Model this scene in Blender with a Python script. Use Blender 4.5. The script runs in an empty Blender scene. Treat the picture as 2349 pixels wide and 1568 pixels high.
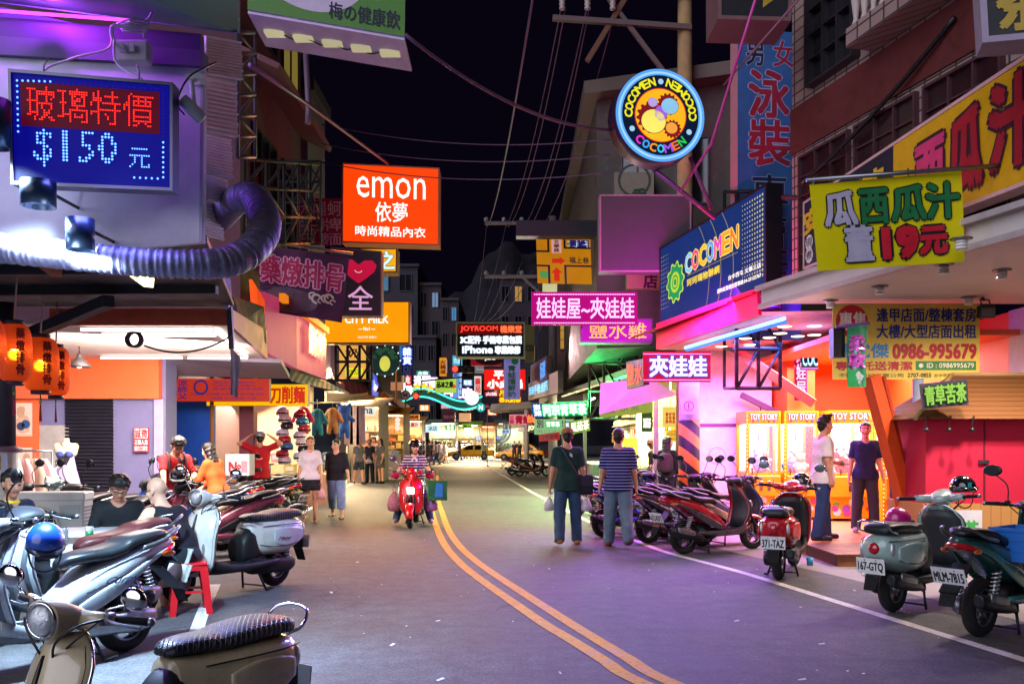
import bpy,math,random
import numpy as np
from mathutils import Vector,Matrix
random.seed(7);np.random.seed(7)
S=bpy.context.scene
COL=S.collection
# ---------------------------------------------------------------- camera
F,CX,HY,CH=2100.0,1174.5,1016.0,1.53
cd=bpy.data.cameras.new('camera');cam=bpy.data.objects.new('camera',cd);COL.objects.link(cam)
cam.location=(0,0,CH);cam.rotation_euler=(math.radians(90),0,0)
cd.sensor_width=36;cd.lens=F/2349*36;cd.shift_y=(HY-784)/2349;cd.clip_start=0.05;cd.clip_end=3000
S.camera=cam
# ---------------------------------------------------------------- night sky, exposure, one sun lamp added as fill for unseen shopfronts behind the camera
w=bpy.data.worlds.new('World');S.world=w;w.use_nodes=True
bg=w.node_tree.nodes['Background']
bg.inputs[0].default_value=(0.34,0.20,0.80,1);bg.inputs[1].default_value=0.005
S.view_settings.view_transform='Standard';S.view_settings.look='None'
S.view_settings.exposure=0.22;S.view_settings.gamma=1.0
sd=bpy.data.lights.new('unseen_shop_fill','SUN');sd.energy=1.9;sd.angle=math.radians(60);sd.color=(.82,.84,1.0)
so=bpy.data.objects.new('unseen_shop_fill',sd);COL.objects.link(so);so.location=(0,0,40);so.rotation_euler=(math.radians(70),0,math.radians(-42))
S.cycles.use_denoising=True;S.cycles.sample_clamp_indirect=4.0;S.cycles.max_bounces=6
S.cycles.diffuse_bounces=3;S.cycles.glossy_bounces=3;S.cycles.transmission_bounces=5;S.cycles.transparent_max_bounces=8
S.cycles.caustics_reflective=False;S.cycles.caustics_refractive=False
def P(px,py,Y):return Vector(((px-CX)/F*Y,Y,CH-(py-HY)/F*Y))
def G(px,py):
 Y=F*CH/(py-HY);return Vector(((px-CX)/F*Y,Y,0))
def lin(h):
 if not isinstance(h,str):return tuple(h)[:3]
 h=h.lstrip('#');o=[]
 for i in(0,2,4):
  c=int(h[i:i+2],16)/255;o.append(c/12.92 if c<=.04045 else((c+.055)/1.055)**2.4)
 return tuple(o)
def lamp(kind,loc,energy,col,size=.3,size_y=None,aim=None,spot=None,blend=.6):
 l=bpy.data.lights.new('lamp_light',kind);l.energy=energy;l.color=lin(col)
 if kind=='AREA':
  l.size=size
  if size_y:l.shape='RECTANGLE';l.size_y=size_y
 else:l.shadow_soft_size=size
 if kind=='SPOT':l.spot_size=math.radians(spot or 90);l.spot_blend=blend
 o=bpy.data.objects.new('lamp_light',l);COL.objects.link(o);o.location=loc
 if aim is not None:o.rotation_euler=(Vector(aim)-Vector(loc)).to_track_quat('-Z','Y').to_euler()
 return o
 # ---------------------------------------------------------------- materials
MC={}
def mat(h,rough=.5,metal=0,var=.12,scale=6,bump=0.0,coat=0,spec=.5,alpha=1,trans=0,detail=6,bscale=None):
 key=(str(h),rough,metal,var,scale,bump,coat,spec,alpha,trans,bscale)
 if key in MC:return MC[key]
 m=bpy.data.materials.new('surface');m.use_nodes=True;nt=m.node_tree;b=nt.nodes['Principled BSDF']
 c=lin(h);b.inputs['Base Color'].default_value=(*c,1);b.inputs['Roughness'].default_value=rough
 b.inputs['Metallic'].default_value=metal;b.inputs['Specular IOR Level'].default_value=spec
 b.inputs['Coat Weight'].default_value=coat;b.inputs['Coat Roughness'].default_value=.08
 b.inputs['Alpha'].default_value=alpha;b.inputs['Transmission Weight'].default_value=trans
 if var:
  tc=nt.nodes.new('ShaderNodeTexCoord');n=nt.nodes.new('ShaderNodeTexNoise')
  n.inputs['Scale'].default_value=scale;n.inputs['Detail'].default_value=detail;n.inputs['Roughness'].default_value=.65
  nt.links.new(tc.outputs['Object'],n.inputs['Vector'])
  mr=nt.nodes.new('ShaderNodeMapRange');mr.inputs[1].default_value=.3;mr.inputs[2].default_value=.7
  mr.inputs[3].default_value=1-var;mr.inputs[4].default_value=1+var
  nt.links.new(n.outputs[0],mr.inputs[0])
  mx=nt.nodes.new('ShaderNodeMix');mx.data_type='RGBA';mx.blend_type='MULTIPLY';mx.inputs[0].default_value=1
  mx.inputs[6].default_value=(*c,1);nt.links.new(mr.outputs[0],mx.inputs[7]);nt.links.new(mx.outputs[2],b.inputs['Base Color'])
  r2=nt.nodes.new('ShaderNodeMapRange');r2.inputs[1].default_value=.3;r2.inputs[2].default_value=.7
  r2.inputs[3].default_value=max(0,rough*(1-var));r2.inputs[4].default_value=min(1,rough*(1+1.6*var))
  nt.links.new(n.outputs[0],r2.inputs[0]);nt.links.new(r2.outputs[0],b.inputs['Roughness'])
  if bump:
   bp=nt.nodes.new('ShaderNodeBump');bp.inputs['Strength'].default_value=bump;bp.inputs['Distance'].default_value=.02
   if bscale:
    n2=nt.nodes.new('ShaderNodeTexNoise');n2.inputs['Scale'].default_value=bscale;n2.inputs['Detail'].default_value=4
    nt.links.new(tc.outputs['Object'],n2.inputs['Vector']);nt.links.new(n2.outputs[0],bp.inputs['Height'])
   else:nt.links.new(n.outputs[0],bp.inputs['Height'])
   nt.links.new(bp.outputs[0],b.inputs['Normal'])
 MC[key]=m;return m
def em(h,st=1.0,sample=False,base=None,rough=.35,var=.06):
 """a lit surface: sign face, tube, lens"""
 key=('em',str(h),st,sample,var)
 if key in MC:return MC[key]
 m=bpy.data.materials.new('lit');m.use_nodes=True;nt=m.node_tree;b=nt.nodes['Principled BSDF']
 c=lin(h);b.inputs['Base Color'].default_value=(*[x*.03 for x in c],1);b.inputs['Roughness'].default_value=.5;b.inputs['Specular IOR Level'].default_value=.08
 b.inputs['Emission Color'].default_value=(*c,1);b.inputs['Emission Strength'].default_value=st
 if var:
  tc=nt.nodes.new('ShaderNodeTexCoord');n=nt.nodes.new('ShaderNodeTexNoise');n.inputs['Scale'].default_value=1.7;n.inputs['Detail'].default_value=3
  nt.links.new(tc.outputs['Object'],n.inputs['Vector'])
  mr=nt.nodes.new('ShaderNodeMapRange');mr.inputs[1].default_value=.3;mr.inputs[2].default_value=.7
  mr.inputs[3].default_value=st*(1-2*var);mr.inputs[4].default_value=st*(1+var)
  nt.links.new(n.outputs[0],mr.inputs[0]);nt.links.new(mr.outputs[0],b.inputs['Emission Strength'])
 m.cycles.emission_sampling='AUTO' if sample else 'NONE'
 MC[key]=m;return m
def stripes(c1,c2,freq,duty=.5,axis='Z',rough=.8,vec=None,met=0,spec=.3,bump=0):
 """two colour bands in object space along an axis (or along a vector)"""
 key=('st',str(c1),str(c2),freq,duty,axis,vec,rough,met,bump)
 if key in MC:return MC[key]
 m=bpy.data.materials.new('banded');m.use_nodes=True;nt=m.node_tree;b=nt.nodes['Principled BSDF'];b.inputs['Roughness'].default_value=rough
 b.inputs['Metallic'].default_value=met;b.inputs['Specular IOR Level'].default_value=spec
 tc=nt.nodes.new('ShaderNodeTexCoord');d=nt.nodes.new('ShaderNodeVectorMath');d.operation='DOT_PRODUCT'
 v=vec or{'X':(1,0,0),'Y':(0,1,0),'Z':(0,0,1)}[axis];d.inputs[1].default_value=v
 nt.links.new(tc.outputs['Object'],d.inputs[0])
 mu=nt.nodes.new('ShaderNodeMath');mu.operation='MULTIPLY';mu.inputs[1].default_value=freq;nt.links.new(d.outputs['Value'],mu.inputs[0])
 fr=nt.nodes.new('ShaderNodeMath');fr.operation='FRACT';nt.links.new(mu.outputs[0],fr.inputs[0])
 gt=nt.nodes.new('ShaderNodeMath');gt.operation='GREATER_THAN';gt.inputs[1].default_value=duty;nt.links.new(fr.outputs[0],gt.inputs[0])
 mx=nt.nodes.new('ShaderNodeMix');mx.data_type='RGBA';mx.inputs[6].default_value=(*lin(c1),1);mx.inputs[7].default_value=(*lin(c2),1)
 nt.links.new(gt.outputs[0],mx.inputs[0]);nt.links.new(mx.outputs[2],b.inputs['Base Color'])
 if bump:
  sn=nt.nodes.new('ShaderNodeMath');sn.operation='PINGPONG';sn.inputs[1].default_value=.5;nt.links.new(mu.outputs[0],sn.inputs[0])
  bp=nt.nodes.new('ShaderNodeBump');bp.inputs['Strength'].default_value=bump;bp.inputs['Distance'].default_value=.03
  nt.links.new(sn.outputs[0],bp.inputs['Height']);nt.links.new(bp.outputs[0],b.inputs['Normal'])
 MC[key]=m;return m
def bricks(c1,c2,mortar,sx,sz,rough=.6):
 m=bpy.data.materials.new('tiles');m.use_nodes=True;nt=m.node_tree;b=nt.nodes['Principled BSDF'];b.inputs['Roughness'].default_value=rough
 tc=nt.nodes.new('ShaderNodeTexCoord');sp=nt.nodes.new('ShaderNodeSeparateXYZ');nt.links.new(tc.outputs['Object'],sp.inputs[0])
 ad=nt.nodes.new('ShaderNodeMath');ad.operation='ADD';nt.links.new(sp.outputs[0],ad.inputs[0]);nt.links.new(sp.outputs[1],ad.inputs[1])
 cb=nt.nodes.new('ShaderNodeCombineXYZ');nt.links.new(ad.outputs[0],cb.inputs[0]);nt.links.new(sp.outputs[2],cb.inputs[1])
 bt=nt.nodes.new('ShaderNodeTexBrick');bt.offset=0;bt.inputs['Scale'].default_value=1;bt.inputs['Brick Width'].default_value=sx;bt.inputs['Row Height'].default_value=sz
 bt.inputs['Mortar Size'].default_value=.012;bt.inputs['Color1'].default_value=(*lin(c1),1);bt.inputs['Color2'].default_value=(*lin(c2),1);bt.inputs['Mortar'].default_value=(*lin(mortar),1)
 nt.links.new(cb.outputs[0],bt.inputs['Vector']);nt.links.new(bt.outputs['Color'],b.inputs['Base Color'])
 return m
 # ---------------------------------------------------------------- mesh builder
class MB:
 def __init__(s,m=None):s.V=[];s.Fc=[];s.MI=[];s.SM=[];s.mats=[];s.cur=0;s.M=None;s.n=0
 def use(s,m):
  if m not in s.mats:s.mats.append(m)
  s.cur=s.mats.index(m);return s
 def add(s,V,Fa,smooth=False,m=None):
  if m is not None:s.use(m)
  if s.M is not None:V=[s.M@Vector(v)for v in V]
  s.V+=[tuple(v)for v in V]
  for f in Fa:s.Fc.append(tuple(i+s.n for i in f));s.MI.append(s.cur);s.SM.append(smooth)
  s.n+=len(V);return s
 def box(s,a,b,m=None,rot=None,bev=0):
  """axis box between opposite corners a, b; rot = z angle about its centre"""
  x0,y0,z0=[min(a[i],b[i])for i in range(3)];x1,y1,z1=[max(a[i],b[i])for i in range(3)]
  if bev:
   e=bev;V=[]
   for(x,sx)in((x0,1),(x1,-1)):
    for(y,sy)in((y0,1),(y1,-1)):
     for(z,sz)in((z0,1),(z1,-1)):
      V+=[(x,y+sy*e,z+sz*e),(x+sx*e,y,z+sz*e),(x+sx*e,y+sy*e,z)]
   import itertools
   def ix(i,j,k,w):return((i*2+j)*2+k)*3+w
   Fa=[]
   for i in(0,1):Fa.append([ix(i,0,0,0),ix(i,1,0,0),ix(i,1,1,0),ix(i,0,1,0)][::(-1 if i==0 else 1)])
   for j in(0,1):Fa.append([ix(0,j,0,1),ix(1,j,0,1),ix(1,j,1,1),ix(0,j,1,1)][::(1 if j==0 else-1)])
   for k in(0,1):Fa.append([ix(0,0,k,2),ix(1,0,k,2),ix(1,1,k,2),ix(0,1,k,2)][::(-1 if k==0 else 1)])
   for i in(0,1):
    for j in(0,1):Fa.append([ix(i,j,0,0),ix(i,j,1,0),ix(i,j,1,1),ix(i,j,0,1)])
    for k in(0,1):Fa.append([ix(i,0,k,0),ix(i,1,k,0),ix(i,1,k,2),ix(i,0,k,2)])
   for j in(0,1):
    for k in(0,1):Fa.append([ix(0,j,k,1),ix(1,j,k,1),ix(1,j,k,2),ix(0,j,k,2)])
   for i,j,k in itertools.product((0,1),repeat=3):Fa.append([ix(i,j,k,0),ix(i,j,k,1),ix(i,j,k,2)])
  else:
   V=[(x0,y0,z0),(x1,y0,z0),(x1,y1,z0),(x0,y1,z0),(x0,y0,z1),(x1,y0,z1),(x1,y1,z1),(x0,y1,z1)]
   Fa=[(0,3,2,1),(4,5,6,7),(0,1,5,4),(1,2,6,5),(2,3,7,6),(3,0,4,7)]
  if rot:
   c=Vector(((x0+x1)/2,(y0+y1)/2,0));R=Matrix.Rotation(rot,3,'Z');V=[R@(Vector(v)-c)+c for v in V]
  return s.add(V,Fa,False,m)
 def quad(s,a,b,c,d,m=None):return s.add([a,b,c,d],[(0,1,2,3)],False,m)
 def slab(s,q,t,m=None):
  """four corners a,b,c,d given thickness t against their normal"""
  q=[Vector(p)for p in q];n=(q[1]-q[0]).cross(q[3]-q[0]).normalized();V=q+[p-n*t for p in q]
  return s.add(V,[(0,1,2,3),(7,6,5,4),(0,4,5,1),(1,5,6,2),(2,6,7,3),(3,7,4,0)],False,m)
 def bar(s,p0,p1,wd,m=None):
  p0,p1=Vector(p0),Vector(p1);d=(p1-p0).normalized();u=d.cross(Vector((0,0,1)))
  if u.length<1e-3:u=Vector((1,0,0))
  u.normalize();v=d.cross(u);h=wd/2
  c=[u*h+v*h,-u*h+v*h,-u*h-v*h,u*h-v*h];V=[p0+k for k in c]+[p1+k for k in c]
  return s.add(V,[(3,2,1,0),(4,5,6,7),(0,1,5,4),(1,2,6,5),(2,3,7,6),(3,0,4,7)],False,m)
 def tube(s,pts,r,m=None,n=8,caps=True):
  """round tube through points; r number or list"""
  pts=[Vector(p)for p in pts];k=len(pts);rs=r if isinstance(r,(list,tuple))else[r]*k
  V=[];up=None
  for i,p in enumerate(pts):
   d=(pts[min(i+1,k-1)]-pts[max(i-1,0)]).normalized()
   if up is None:
    up=Vector((0,0,1))if abs(d.z)<.9 else Vector((1,0,0))
   u=d.cross(up)
   if u.length<1e-4:u=d.orthogonal()
   u.normalize();v=u.cross(d).normalized();up=v
   V+=[p+(u*math.cos(a)+v*math.sin(a))*rs[i]for a in[2*math.pi*j/n for j in range(n)]]
  Fa=[(i*n+j,i*n+(j+1)%n,(i+1)*n+(j+1)%n,(i+1)*n+j)for i in range(k-1)for j in range(n)]
  if caps:Fa+=[tuple(range(n))[::-1],tuple((k-1)*n+j for j in range(n))]
  return s.add(V,Fa,True,m)
 def loft(s,rings,m=None,caps=True,closed=False):
  n=len(rings[0]);k=len(rings);V=[p for r in rings for p in r]
  Fa=[(i*n+j,i*n+(j+1)%n,((i+1)%k)*n+(j+1)%n,((i+1)%k)*n+j)for i in range(k if closed else k-1)for j in range(n)]
  if caps and not closed:Fa+=[tuple(range(n))[::-1],tuple((k-1)*n+j for j in range(n))]
  return s.add(V,Fa,True,m)
 def superloft(s,secs,m=None,e=2.5,n=20,sub=4):
  """rings along x: (x, zc, half width, half height[, y])"""
  secs=[tuple(q)+(0,)*(5-len(q))for q in secs];A=np.array(secs,float);k=len(A)
  t=np.linspace(0,k-1,(k-1)*sub+1);B=np.zeros((len(t),5))
  for i,tt in enumerate(t):
   j=min(int(tt),k-2);f=tt-j;p0,p1,p2,p3=A[max(j-1,0)],A[j],A[j+1],A[min(j+2,k-1)]
   B[i]=.5*((2*p1)+(-p0+p2)*f+(2*p0-5*p1+4*p2-p3)*f*f+(-p0+3*p1-3*p2+p3)*f**3)
  rings=[]
  for x,z,hw,hh,y in B:
   r=[]
   for j in range(n):
    a=2*math.pi*j/n;c,q=math.cos(a),math.sin(a)
    r.append((x,y+max(hw,.002)*math.copysign(abs(c)**(2/e),c),z+max(hh,.002)*math.copysign(abs(q)**(2/e),q)))
   rings.append(r)
  return s.loft(rings,m)
 def ball(s,c,r,m=None,n=14,k=9,top=1.0,bot=-1.0):
  r=r if isinstance(r,(list,tuple))else(r,r,r);rings=[]
  a0,a1=math.asin(bot),math.asin(top)
  for i in range(k+1):
   a=a0+(a1-a0)*i/k;q=max(math.cos(a),.02);rings.append([(c[0]+r[0]*q*math.cos(2*math.pi*j/n),c[1]+r[1]*q*math.sin(2*math.pi*j/n),c[2]+r[2]*math.sin(a))for j in range(n)])
  return s.loft(rings,m)
 def lathe(s,prof,c,m=None,n=20,axis='Z',closed=False):
  """profile of (radius, height) turned about an axis through c"""
  rings=[]
  for(r,h)in prof:
   g=[]
   for j in range(n):
    a=2*math.pi*j/n;x,y=r*math.cos(a),r*math.sin(a)
    g.append({'Z':(c[0]+x,c[1]+y,c[2]+h),'Y':(c[0]+x,c[1]+h,c[2]-y),'X':(c[0]+h,c[1]+x,c[2]+y)}[axis])
   rings.append(g)
  return s.loft(rings,m,caps=not closed,closed=closed)
 def prism(s,poly,p0,ux,uy,t,m=None,nrm=None):
  """flat outline poly (u,v) on plane p0+u*ux+v*uy with thickness t"""
  p0,ux,uy=Vector(p0),Vector(ux),Vector(uy);n=Vector(nrm)if nrm else ux.cross(uy).normalized();k=len(poly)
  A=[p0+ux*u+uy*v for u,v in poly];V=A+[p-n*t for p in A]
  return s.add(V,[tuple(range(k)),tuple(range(2*k-1,k-1,-1))]+[(i,i+k,(i+1)%k+k,(i+1)%k)for i in range(k)],False,m)
 def build(s,name,parent=None,origin=None):
  o3=Vector(origin)if origin is not None else Vector((0,0,0))
  me=bpy.data.meshes.new(name);me.from_pydata([tuple(Vector(v)-o3)for v in s.V],[],s.Fc)
  for m in s.mats:me.materials.append(m)
  me.polygons.foreach_set('material_index',s.MI);me.polygons.foreach_set('use_smooth',s.SM)
  me.update()
  o=bpy.data.objects.new(name,me);COL.objects.link(o)
  if parent is not None:o.parent=parent
  return o
def thing(name,label,cat,loc=(0,0,0),rotz=0,group=None):
 o=bpy.data.objects.new(name,None);COL.objects.link(o);o.location=loc;o.rotation_euler=(0,0,rotz);o.empty_display_size=.1
 return tag(o,label,cat,group)
def tag(o,label=None,cat=None,group=None,kind=None):
 if label:o['label']=label
 if cat:o['category']=cat
 if group:o['group']=group
 if kind:o['kind']=kind
 return o
def dup(root,loc,rotz,label=None,group=None):
 r=root.copy();COL.objects.link(r);r.location=loc;r.rotation_euler=(0,0,rotz)
 if label:r['label']=label
 if group:r['group']=group
 for ch in list(root.children):
  c=ch.copy();COL.objects.link(c);c.parent=r
  for g in list(ch.children):
   d=g.copy();COL.objects.link(d);d.parent=c
 return r
def solo(name,mb,label,cat,group=None,origin=None):
 if origin is None:
  A=np.array([tuple(v)for v in mb.V]);origin=Vector(((A[:,0].min()+A[:,0].max())/2,(A[:,1].min()+A[:,1].max())/2,A[:,2].min()))
 o=mb.build(name,None,origin);o.location=origin;return tag(o,label,cat,group)
def struct(name,mb):o=mb.build(name);o['kind']='structure';return o
# ---------------------------------------------------------------- lettering
TC={}
def glyphs(txt,space=1.0):
 key=(txt,space)
 if key not in TC:
  c=bpy.data.curves.new('letters','FONT');c.body=txt;c.size=1;c.resolution_u=2;c.space_character=space
  o=bpy.data.objects.new('letters',c);COL.objects.link(o);me=o.to_mesh()
  V=np.array([v.co[:2]for v in me.vertices]).reshape(-1,2);Fa=[tuple(p.vertices)for p in me.polygons]
  o.to_mesh_clear();bpy.data.objects.remove(o);bpy.data.curves.remove(c)
  if len(V)==0:V=np.zeros((3,2));Fa=[]
  TC[key]=(V,Fa)
 return TC[key]
class Face:
 """a sign face: four corners top-left, top-right, bottom-right, bottom-left seen from the front; u right 0..1, v up 0..1"""
 def __init__(s,tl,tr,br,bl):s.q=[Vector(x)for x in(bl,br,tr,tl)];s.n=(s.q[1]-s.q[0]).cross(s.q[3]-s.q[0]).normalized()
 def w(s):return(s.q[1]-s.q[0]).length
 def h(s):return(s.q[3]-s.q[0]).length
 def at(s,u,v,d=0):
  a,b,c,e=s.q;return(a*(1-u)+b*u)*(1-v)+(e*(1-u)+c*u)*v+s.n*d
def text(mb,fc,txt,box,m,d=.006,bold=0,out=None,outw=0,vertical=False,slant=0,space=1.0,fit=True):
 """lettering fitted into box (u0,v0,u1,v1) of a face; bold and out (outline material) in metres"""
 u0,v0,u1,v1=box
 if vertical:
  k=len(txt);hh=(v1-v0)/k
  for i,ch in enumerate(txt):
   if ch!=' ':text(mb,fc,ch,(u0,v1-(i+1)*hh+hh*.05,u1,v1-i*hh-hh*.05),m,d,bold,out,outw)
  return
 V,Fa=glyphs(txt,space);lo,hi=V.min(0),V.max(0);sz=np.maximum(hi-lo,1e-4)
 N=(V-lo)/sz
 W,H=fc.w(),fc.h()
 du,dv=0,0
 if not fit:
  bw,bh=(u1-u0)*W,(v1-v0)*H;k=min(bw/sz[0],bh/sz[1]);cu,cv=(u0+u1)/2,(v0+v1)/2
  u0,u1,v0,v1=cu-k*sz[0]/W/2,cu+k*sz[0]/W/2,cv-k*sz[1]/H/2,cv+k*sz[1]/H/2
 def put(ox,oy,dd,mm):
  U=u0+N[:,0]*(u1-u0)+slant*N[:,1]*(u1-u0)+ox/W;Vv=v0+N[:,1]*(v1-v0)+oy/H
  mb.add([fc.at(a,b,dd)for a,b in zip(U,Vv)],Fa,False,mm)
 if out is not None:
  for i in range(8):a=i*math.pi/4;put(outw*math.cos(a),outw*math.sin(a),d+.0003*i,out)
  d+=.004
 if bold:
  for i in range(4):a=i*math.pi/2+.785;put(bold*math.cos(a),bold*math.sin(a),d+.0003*i,m)
 put(0,0,d+.0015,m)
def patch(mb,fc,box,m,d=.003):
 u0,v0,u1,v1=box;mb.quad(fc.at(u0,v0,d),fc.at(u1,v0,d),fc.at(u1,v1,d),fc.at(u0,v1,d),m)
def disc(mb,fc,u,v,r,m,d=.004,n=24,r2=0,ry=None,a0=0,a1=2*math.pi):
 W,H=fc.w(),fc.h();ry=ry or r;full=a1-a0>6.28
 pts=[fc.at(u+r*math.cos(a0+(a1-a0)*j/n)/W,v+ry*math.sin(a0+(a1-a0)*j/n)/H,d)for j in range(n if full else n+1)]
 if r2:
  k=len(pts);p2=[fc.at(u+r2*math.cos(a0+(a1-a0)*j/n)/W,v+r2*ry/r*math.sin(a0+(a1-a0)*j/n)/H,d)for j in range(k)]
  mb.add(pts+p2,[(j,(j+1)%k,k+(j+1)%k,k+j)for j in range(k if full else k-1)],False,m)
 else:mb.add(pts,[tuple(range(len(pts)))],False,m)
def leds(mb,fc,txt,box,step,r,m,d=.012,vertical=False):
 """lettering drawn as a grid of lamp dots"""
 u0,v0,u1,v1=box
 if vertical:
  k=len(txt);hh=(v1-v0)/k
  for i,ch in enumerate(txt):leds(mb,fc,ch,(u0,v1-(i+1)*hh+hh*.06,u1,v1-i*hh-hh*.06),step,r,m,d)
  return
 V,Fa=glyphs(txt);lo,hi=V.min(0),V.max(0);W,H=(u1-u0)*fc.w(),(v1-v0)*fc.h()
 T=(V-lo)/np.maximum(hi-lo,1e-4)*np.array([W,H]);nx,ny=int(W/step)+1,int(H/step)+1
 gx,gy=np.meshgrid(np.arange(nx)*step,np.arange(ny)*step);g=np.stack([gx.ravel(),gy.ravel()],1);ins=np.zeros(len(g),bool)
 for f in Fa:
  for i in range(1,len(f)-1):
   a,b,c=T[f[0]],T[f[i]],T[f[i+1]]
   dn=(b[1]-c[1])*(a[0]-c[0])+(c[0]-b[0])*(a[1]-c[1])
   if abs(dn)<1e-12:continue
   l1=((b[1]-c[1])*(g[:,0]-c[0])+(c[0]-b[0])*(g[:,1]-c[1]))/dn;l2=((c[1]-a[1])*(g[:,0]-c[0])+(a[0]-c[0])*(g[:,1]-c[1]))/dn
   ins|=(l1>=0)&(l2>=0)&(l1+l2<=1)
 for x,y in g[ins]:
  disc(mb,fc,u0+x/fc.w(),v0+y/fc.h(),r,m,d,6)
def dotrow(mb,fc,a,b,n,r,m,d=.012):
 for i in range(n):
  t=i/(n-1);disc(mb,fc,a[0]+(b[0]-a[0])*t,a[1]+(b[1]-a[1])*t,r,m,d,6)
def rect(px0,py0,px1,py1,Y,Y2=None):
 """face between picture corners at a distance (left edge Y, right edge Y2)"""
 Y2=Y2 or Y;return Face(P(px0,py0,Y),P(px1,py0,Y2),P(px1,py1,Y2),P(px0,py1,Y))
def board(fc,t,m,edge=None,rim=0,rimm=None):
 mb=MB();q=fc.q;mb.slab(q,t,edge or m)
 mb.quad(fc.at(0,0,.002),fc.at(1,0,.002),fc.at(1,1,.002),fc.at(0,1,.002),m)
 if rim:
  W,H=rim/fc.w(),rim/fc.h();rr=rimm or edge
  for b in((-W,-H,1+W,0),(-W,1,1+W,1+H),(-W,0,0,1),(1,0,1+W,1)):
   mb.slab([fc.at(b[0],b[1],.012),fc.at(b[2],b[1],.012),fc.at(b[2],b[3],.012),fc.at(b[0],b[3],.012)],t+.024,rr)
 return mb
def sign(name,label,fc,t,m,paint,cat='sign',edge=None,rim=0,rimm=None,group=None,extra=None):
 """one sign: panel mesh with its lettering, plus optional bracket part"""
 org=(fc.q[0]+fc.q[1])/2-fc.n*t/2
 root=thing(name,label,cat,org,0,group)
 mb=board(fc,t,m,edge,0);
 if paint:paint(mb,fc)
 mb.build('panel',root,org)
 if rim:
  W,H=rim/fc.w(),rim/fc.h();fr=MB()
  for b in((-W,-H,1+W,0),(-W,1,1+W,1+H),(-W,0,0,1),(1,0,1+W,1)):
   fr.slab([fc.at(b[0],b[1],.012),fc.at(b[2],b[1],.012),fc.at(b[2],b[3],.012),fc.at(b[0],b[3],.012)],t+.024,rimm or edge)
  fr.build('frame',root,org)
 if extra:
  for nm,fn in extra:
   e=MB();fn(e);e.build(nm,root,org)
 return root
 # common materials
BLACK=mat('161618',.45);RUBBER=mat('0c0c0d',.85,bump=.3,scale=40);CHROME=mat('d8d8dc',.12,1,var=.05);STEEL=mat('8a8a90',.35,1)
DARKMETAL=mat('242228',.5,.6);WHITE=mat('e6e4e2',.5);GREYP=mat('6c6c74',.5);CONC=mat('8a8580',.85,scale=3,bump=.2)
# ================================================================ ground, road, markings
def asphalt():
 m=bpy.data.materials.new('asphalt');m.use_nodes=True;nt=m.node_tree;b=nt.nodes['Principled BSDF'];L=nt.links.new
 tc=nt.nodes.new('ShaderNodeTexCoord')
 def noise(sc,det=6,rg=.6):
  n=nt.nodes.new('ShaderNodeTexNoise');n.inputs['Scale'].default_value=sc;n.inputs['Detail'].default_value=det;n.inputs['Roughness'].default_value=rg;L(tc.outputs['Object'],n.inputs['Vector']);return n
 big,fine,speck=noise(.6,7,.7),noise(42,4,.85),noise(5,6,.75)
 r1=nt.nodes.new('ShaderNodeValToRGB');r1.color_ramp.elements[0].position=.3;r1.color_ramp.elements[1].position=.72
 r1.color_ramp.elements[0].color=(.040,.041,.046,1);r1.color_ramp.elements[1].color=(.090,.089,.095,1);L(big.outputs[0],r1.inputs[0])
 r2=nt.nodes.new('ShaderNodeMapRange');r2.inputs[1].default_value=.25;r2.inputs[2].default_value=.75;r2.inputs[3].default_value=.05;r2.inputs[4].default_value=2.3;L(fine.outputs[0],r2.inputs[0])
 r3=nt.nodes.new('ShaderNodeMapRange');r3.inputs[1].default_value=.35;r3.inputs[2].default_value=.7;r3.inputs[3].default_value=.65;r3.inputs[4].default_value=1.3;L(speck.outputs[0],r3.inputs[0])
 mu=nt.nodes.new('ShaderNodeMath');mu.operation='MULTIPLY';L(r2.outputs[0],mu.inputs[0]);L(r3.outputs[0],mu.inputs[1])
 mx=nt.nodes.new('ShaderNodeMix');mx.data_type='RGBA';mx.blend_type='MULTIPLY';mx.inputs[0].default_value=1;L(r1.outputs[0],mx.inputs[6]);L(mu.outputs[0],mx.inputs[7]);L(mx.outputs[2],b.inputs['Base Color'])
 rr=nt.nodes.new('ShaderNodeMapRange');rr.inputs[3].default_value=.62;rr.inputs[4].default_value=.9;L(big.outputs[0],rr.inputs[0]);L(rr.outputs[0],b.inputs['Roughness'])
 bp=nt.nodes.new('ShaderNodeBump');bp.inputs['Strength'].default_value=.5;bp.inputs['Distance'].default_value=.006;L(fine.outputs[0],bp.inputs['Height']);L(bp.outputs[0],b.inputs['Normal'])
 return m
g=MB();g.quad((-400,-60,-.03),(400,-60,-.03),(400,900,-.03),(-400,900,-.03),mat('3a3a3e',.9));struct('ground',g)
ASPH=asphalt()
r=MB();r.quad((-16,-12,0),(14,-12,0),(14,130,0),(-40,130,0),ASPH);struct('road',r)
def strip(pts,wd,z,m,name):
 P3=[Vector((p[0],p[1],z))for p in pts];V=[]
 for i,p in enumerate(P3):
  d=(P3[min(i+1,len(P3)-1)]-P3[max(i-1,0)]).normalized();n=Vector((-d.y,d.x,0));V+=[p+n*wd/2,p-n*wd/2]
 k=len(P3);b=MB();b.add(V,[(2*i,2*i+1,2*i+3,2*i+2)for i in range(k-1)],False,m);return struct(name,b)
def spline(pts,n=8):
 pts=[Vector(p)for p in pts];o=[]
 for i in range(len(pts)-1):
  a,b,c,d=pts[max(i-1,0)],pts[i],pts[i+1],pts[min(i+2,len(pts)-1)]
  for j in range(n):
   t=j/n;o.append(.5*((2*b)+(c-a)*t+(2*a-5*b+4*c-d)*t*t+(-a+3*b-3*c+d)*t**3))
 return o+[pts[-1]]
def zz(a):return[G(954.3+x*.3448,1027.7+y*.3448)for x,y in a]
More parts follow.
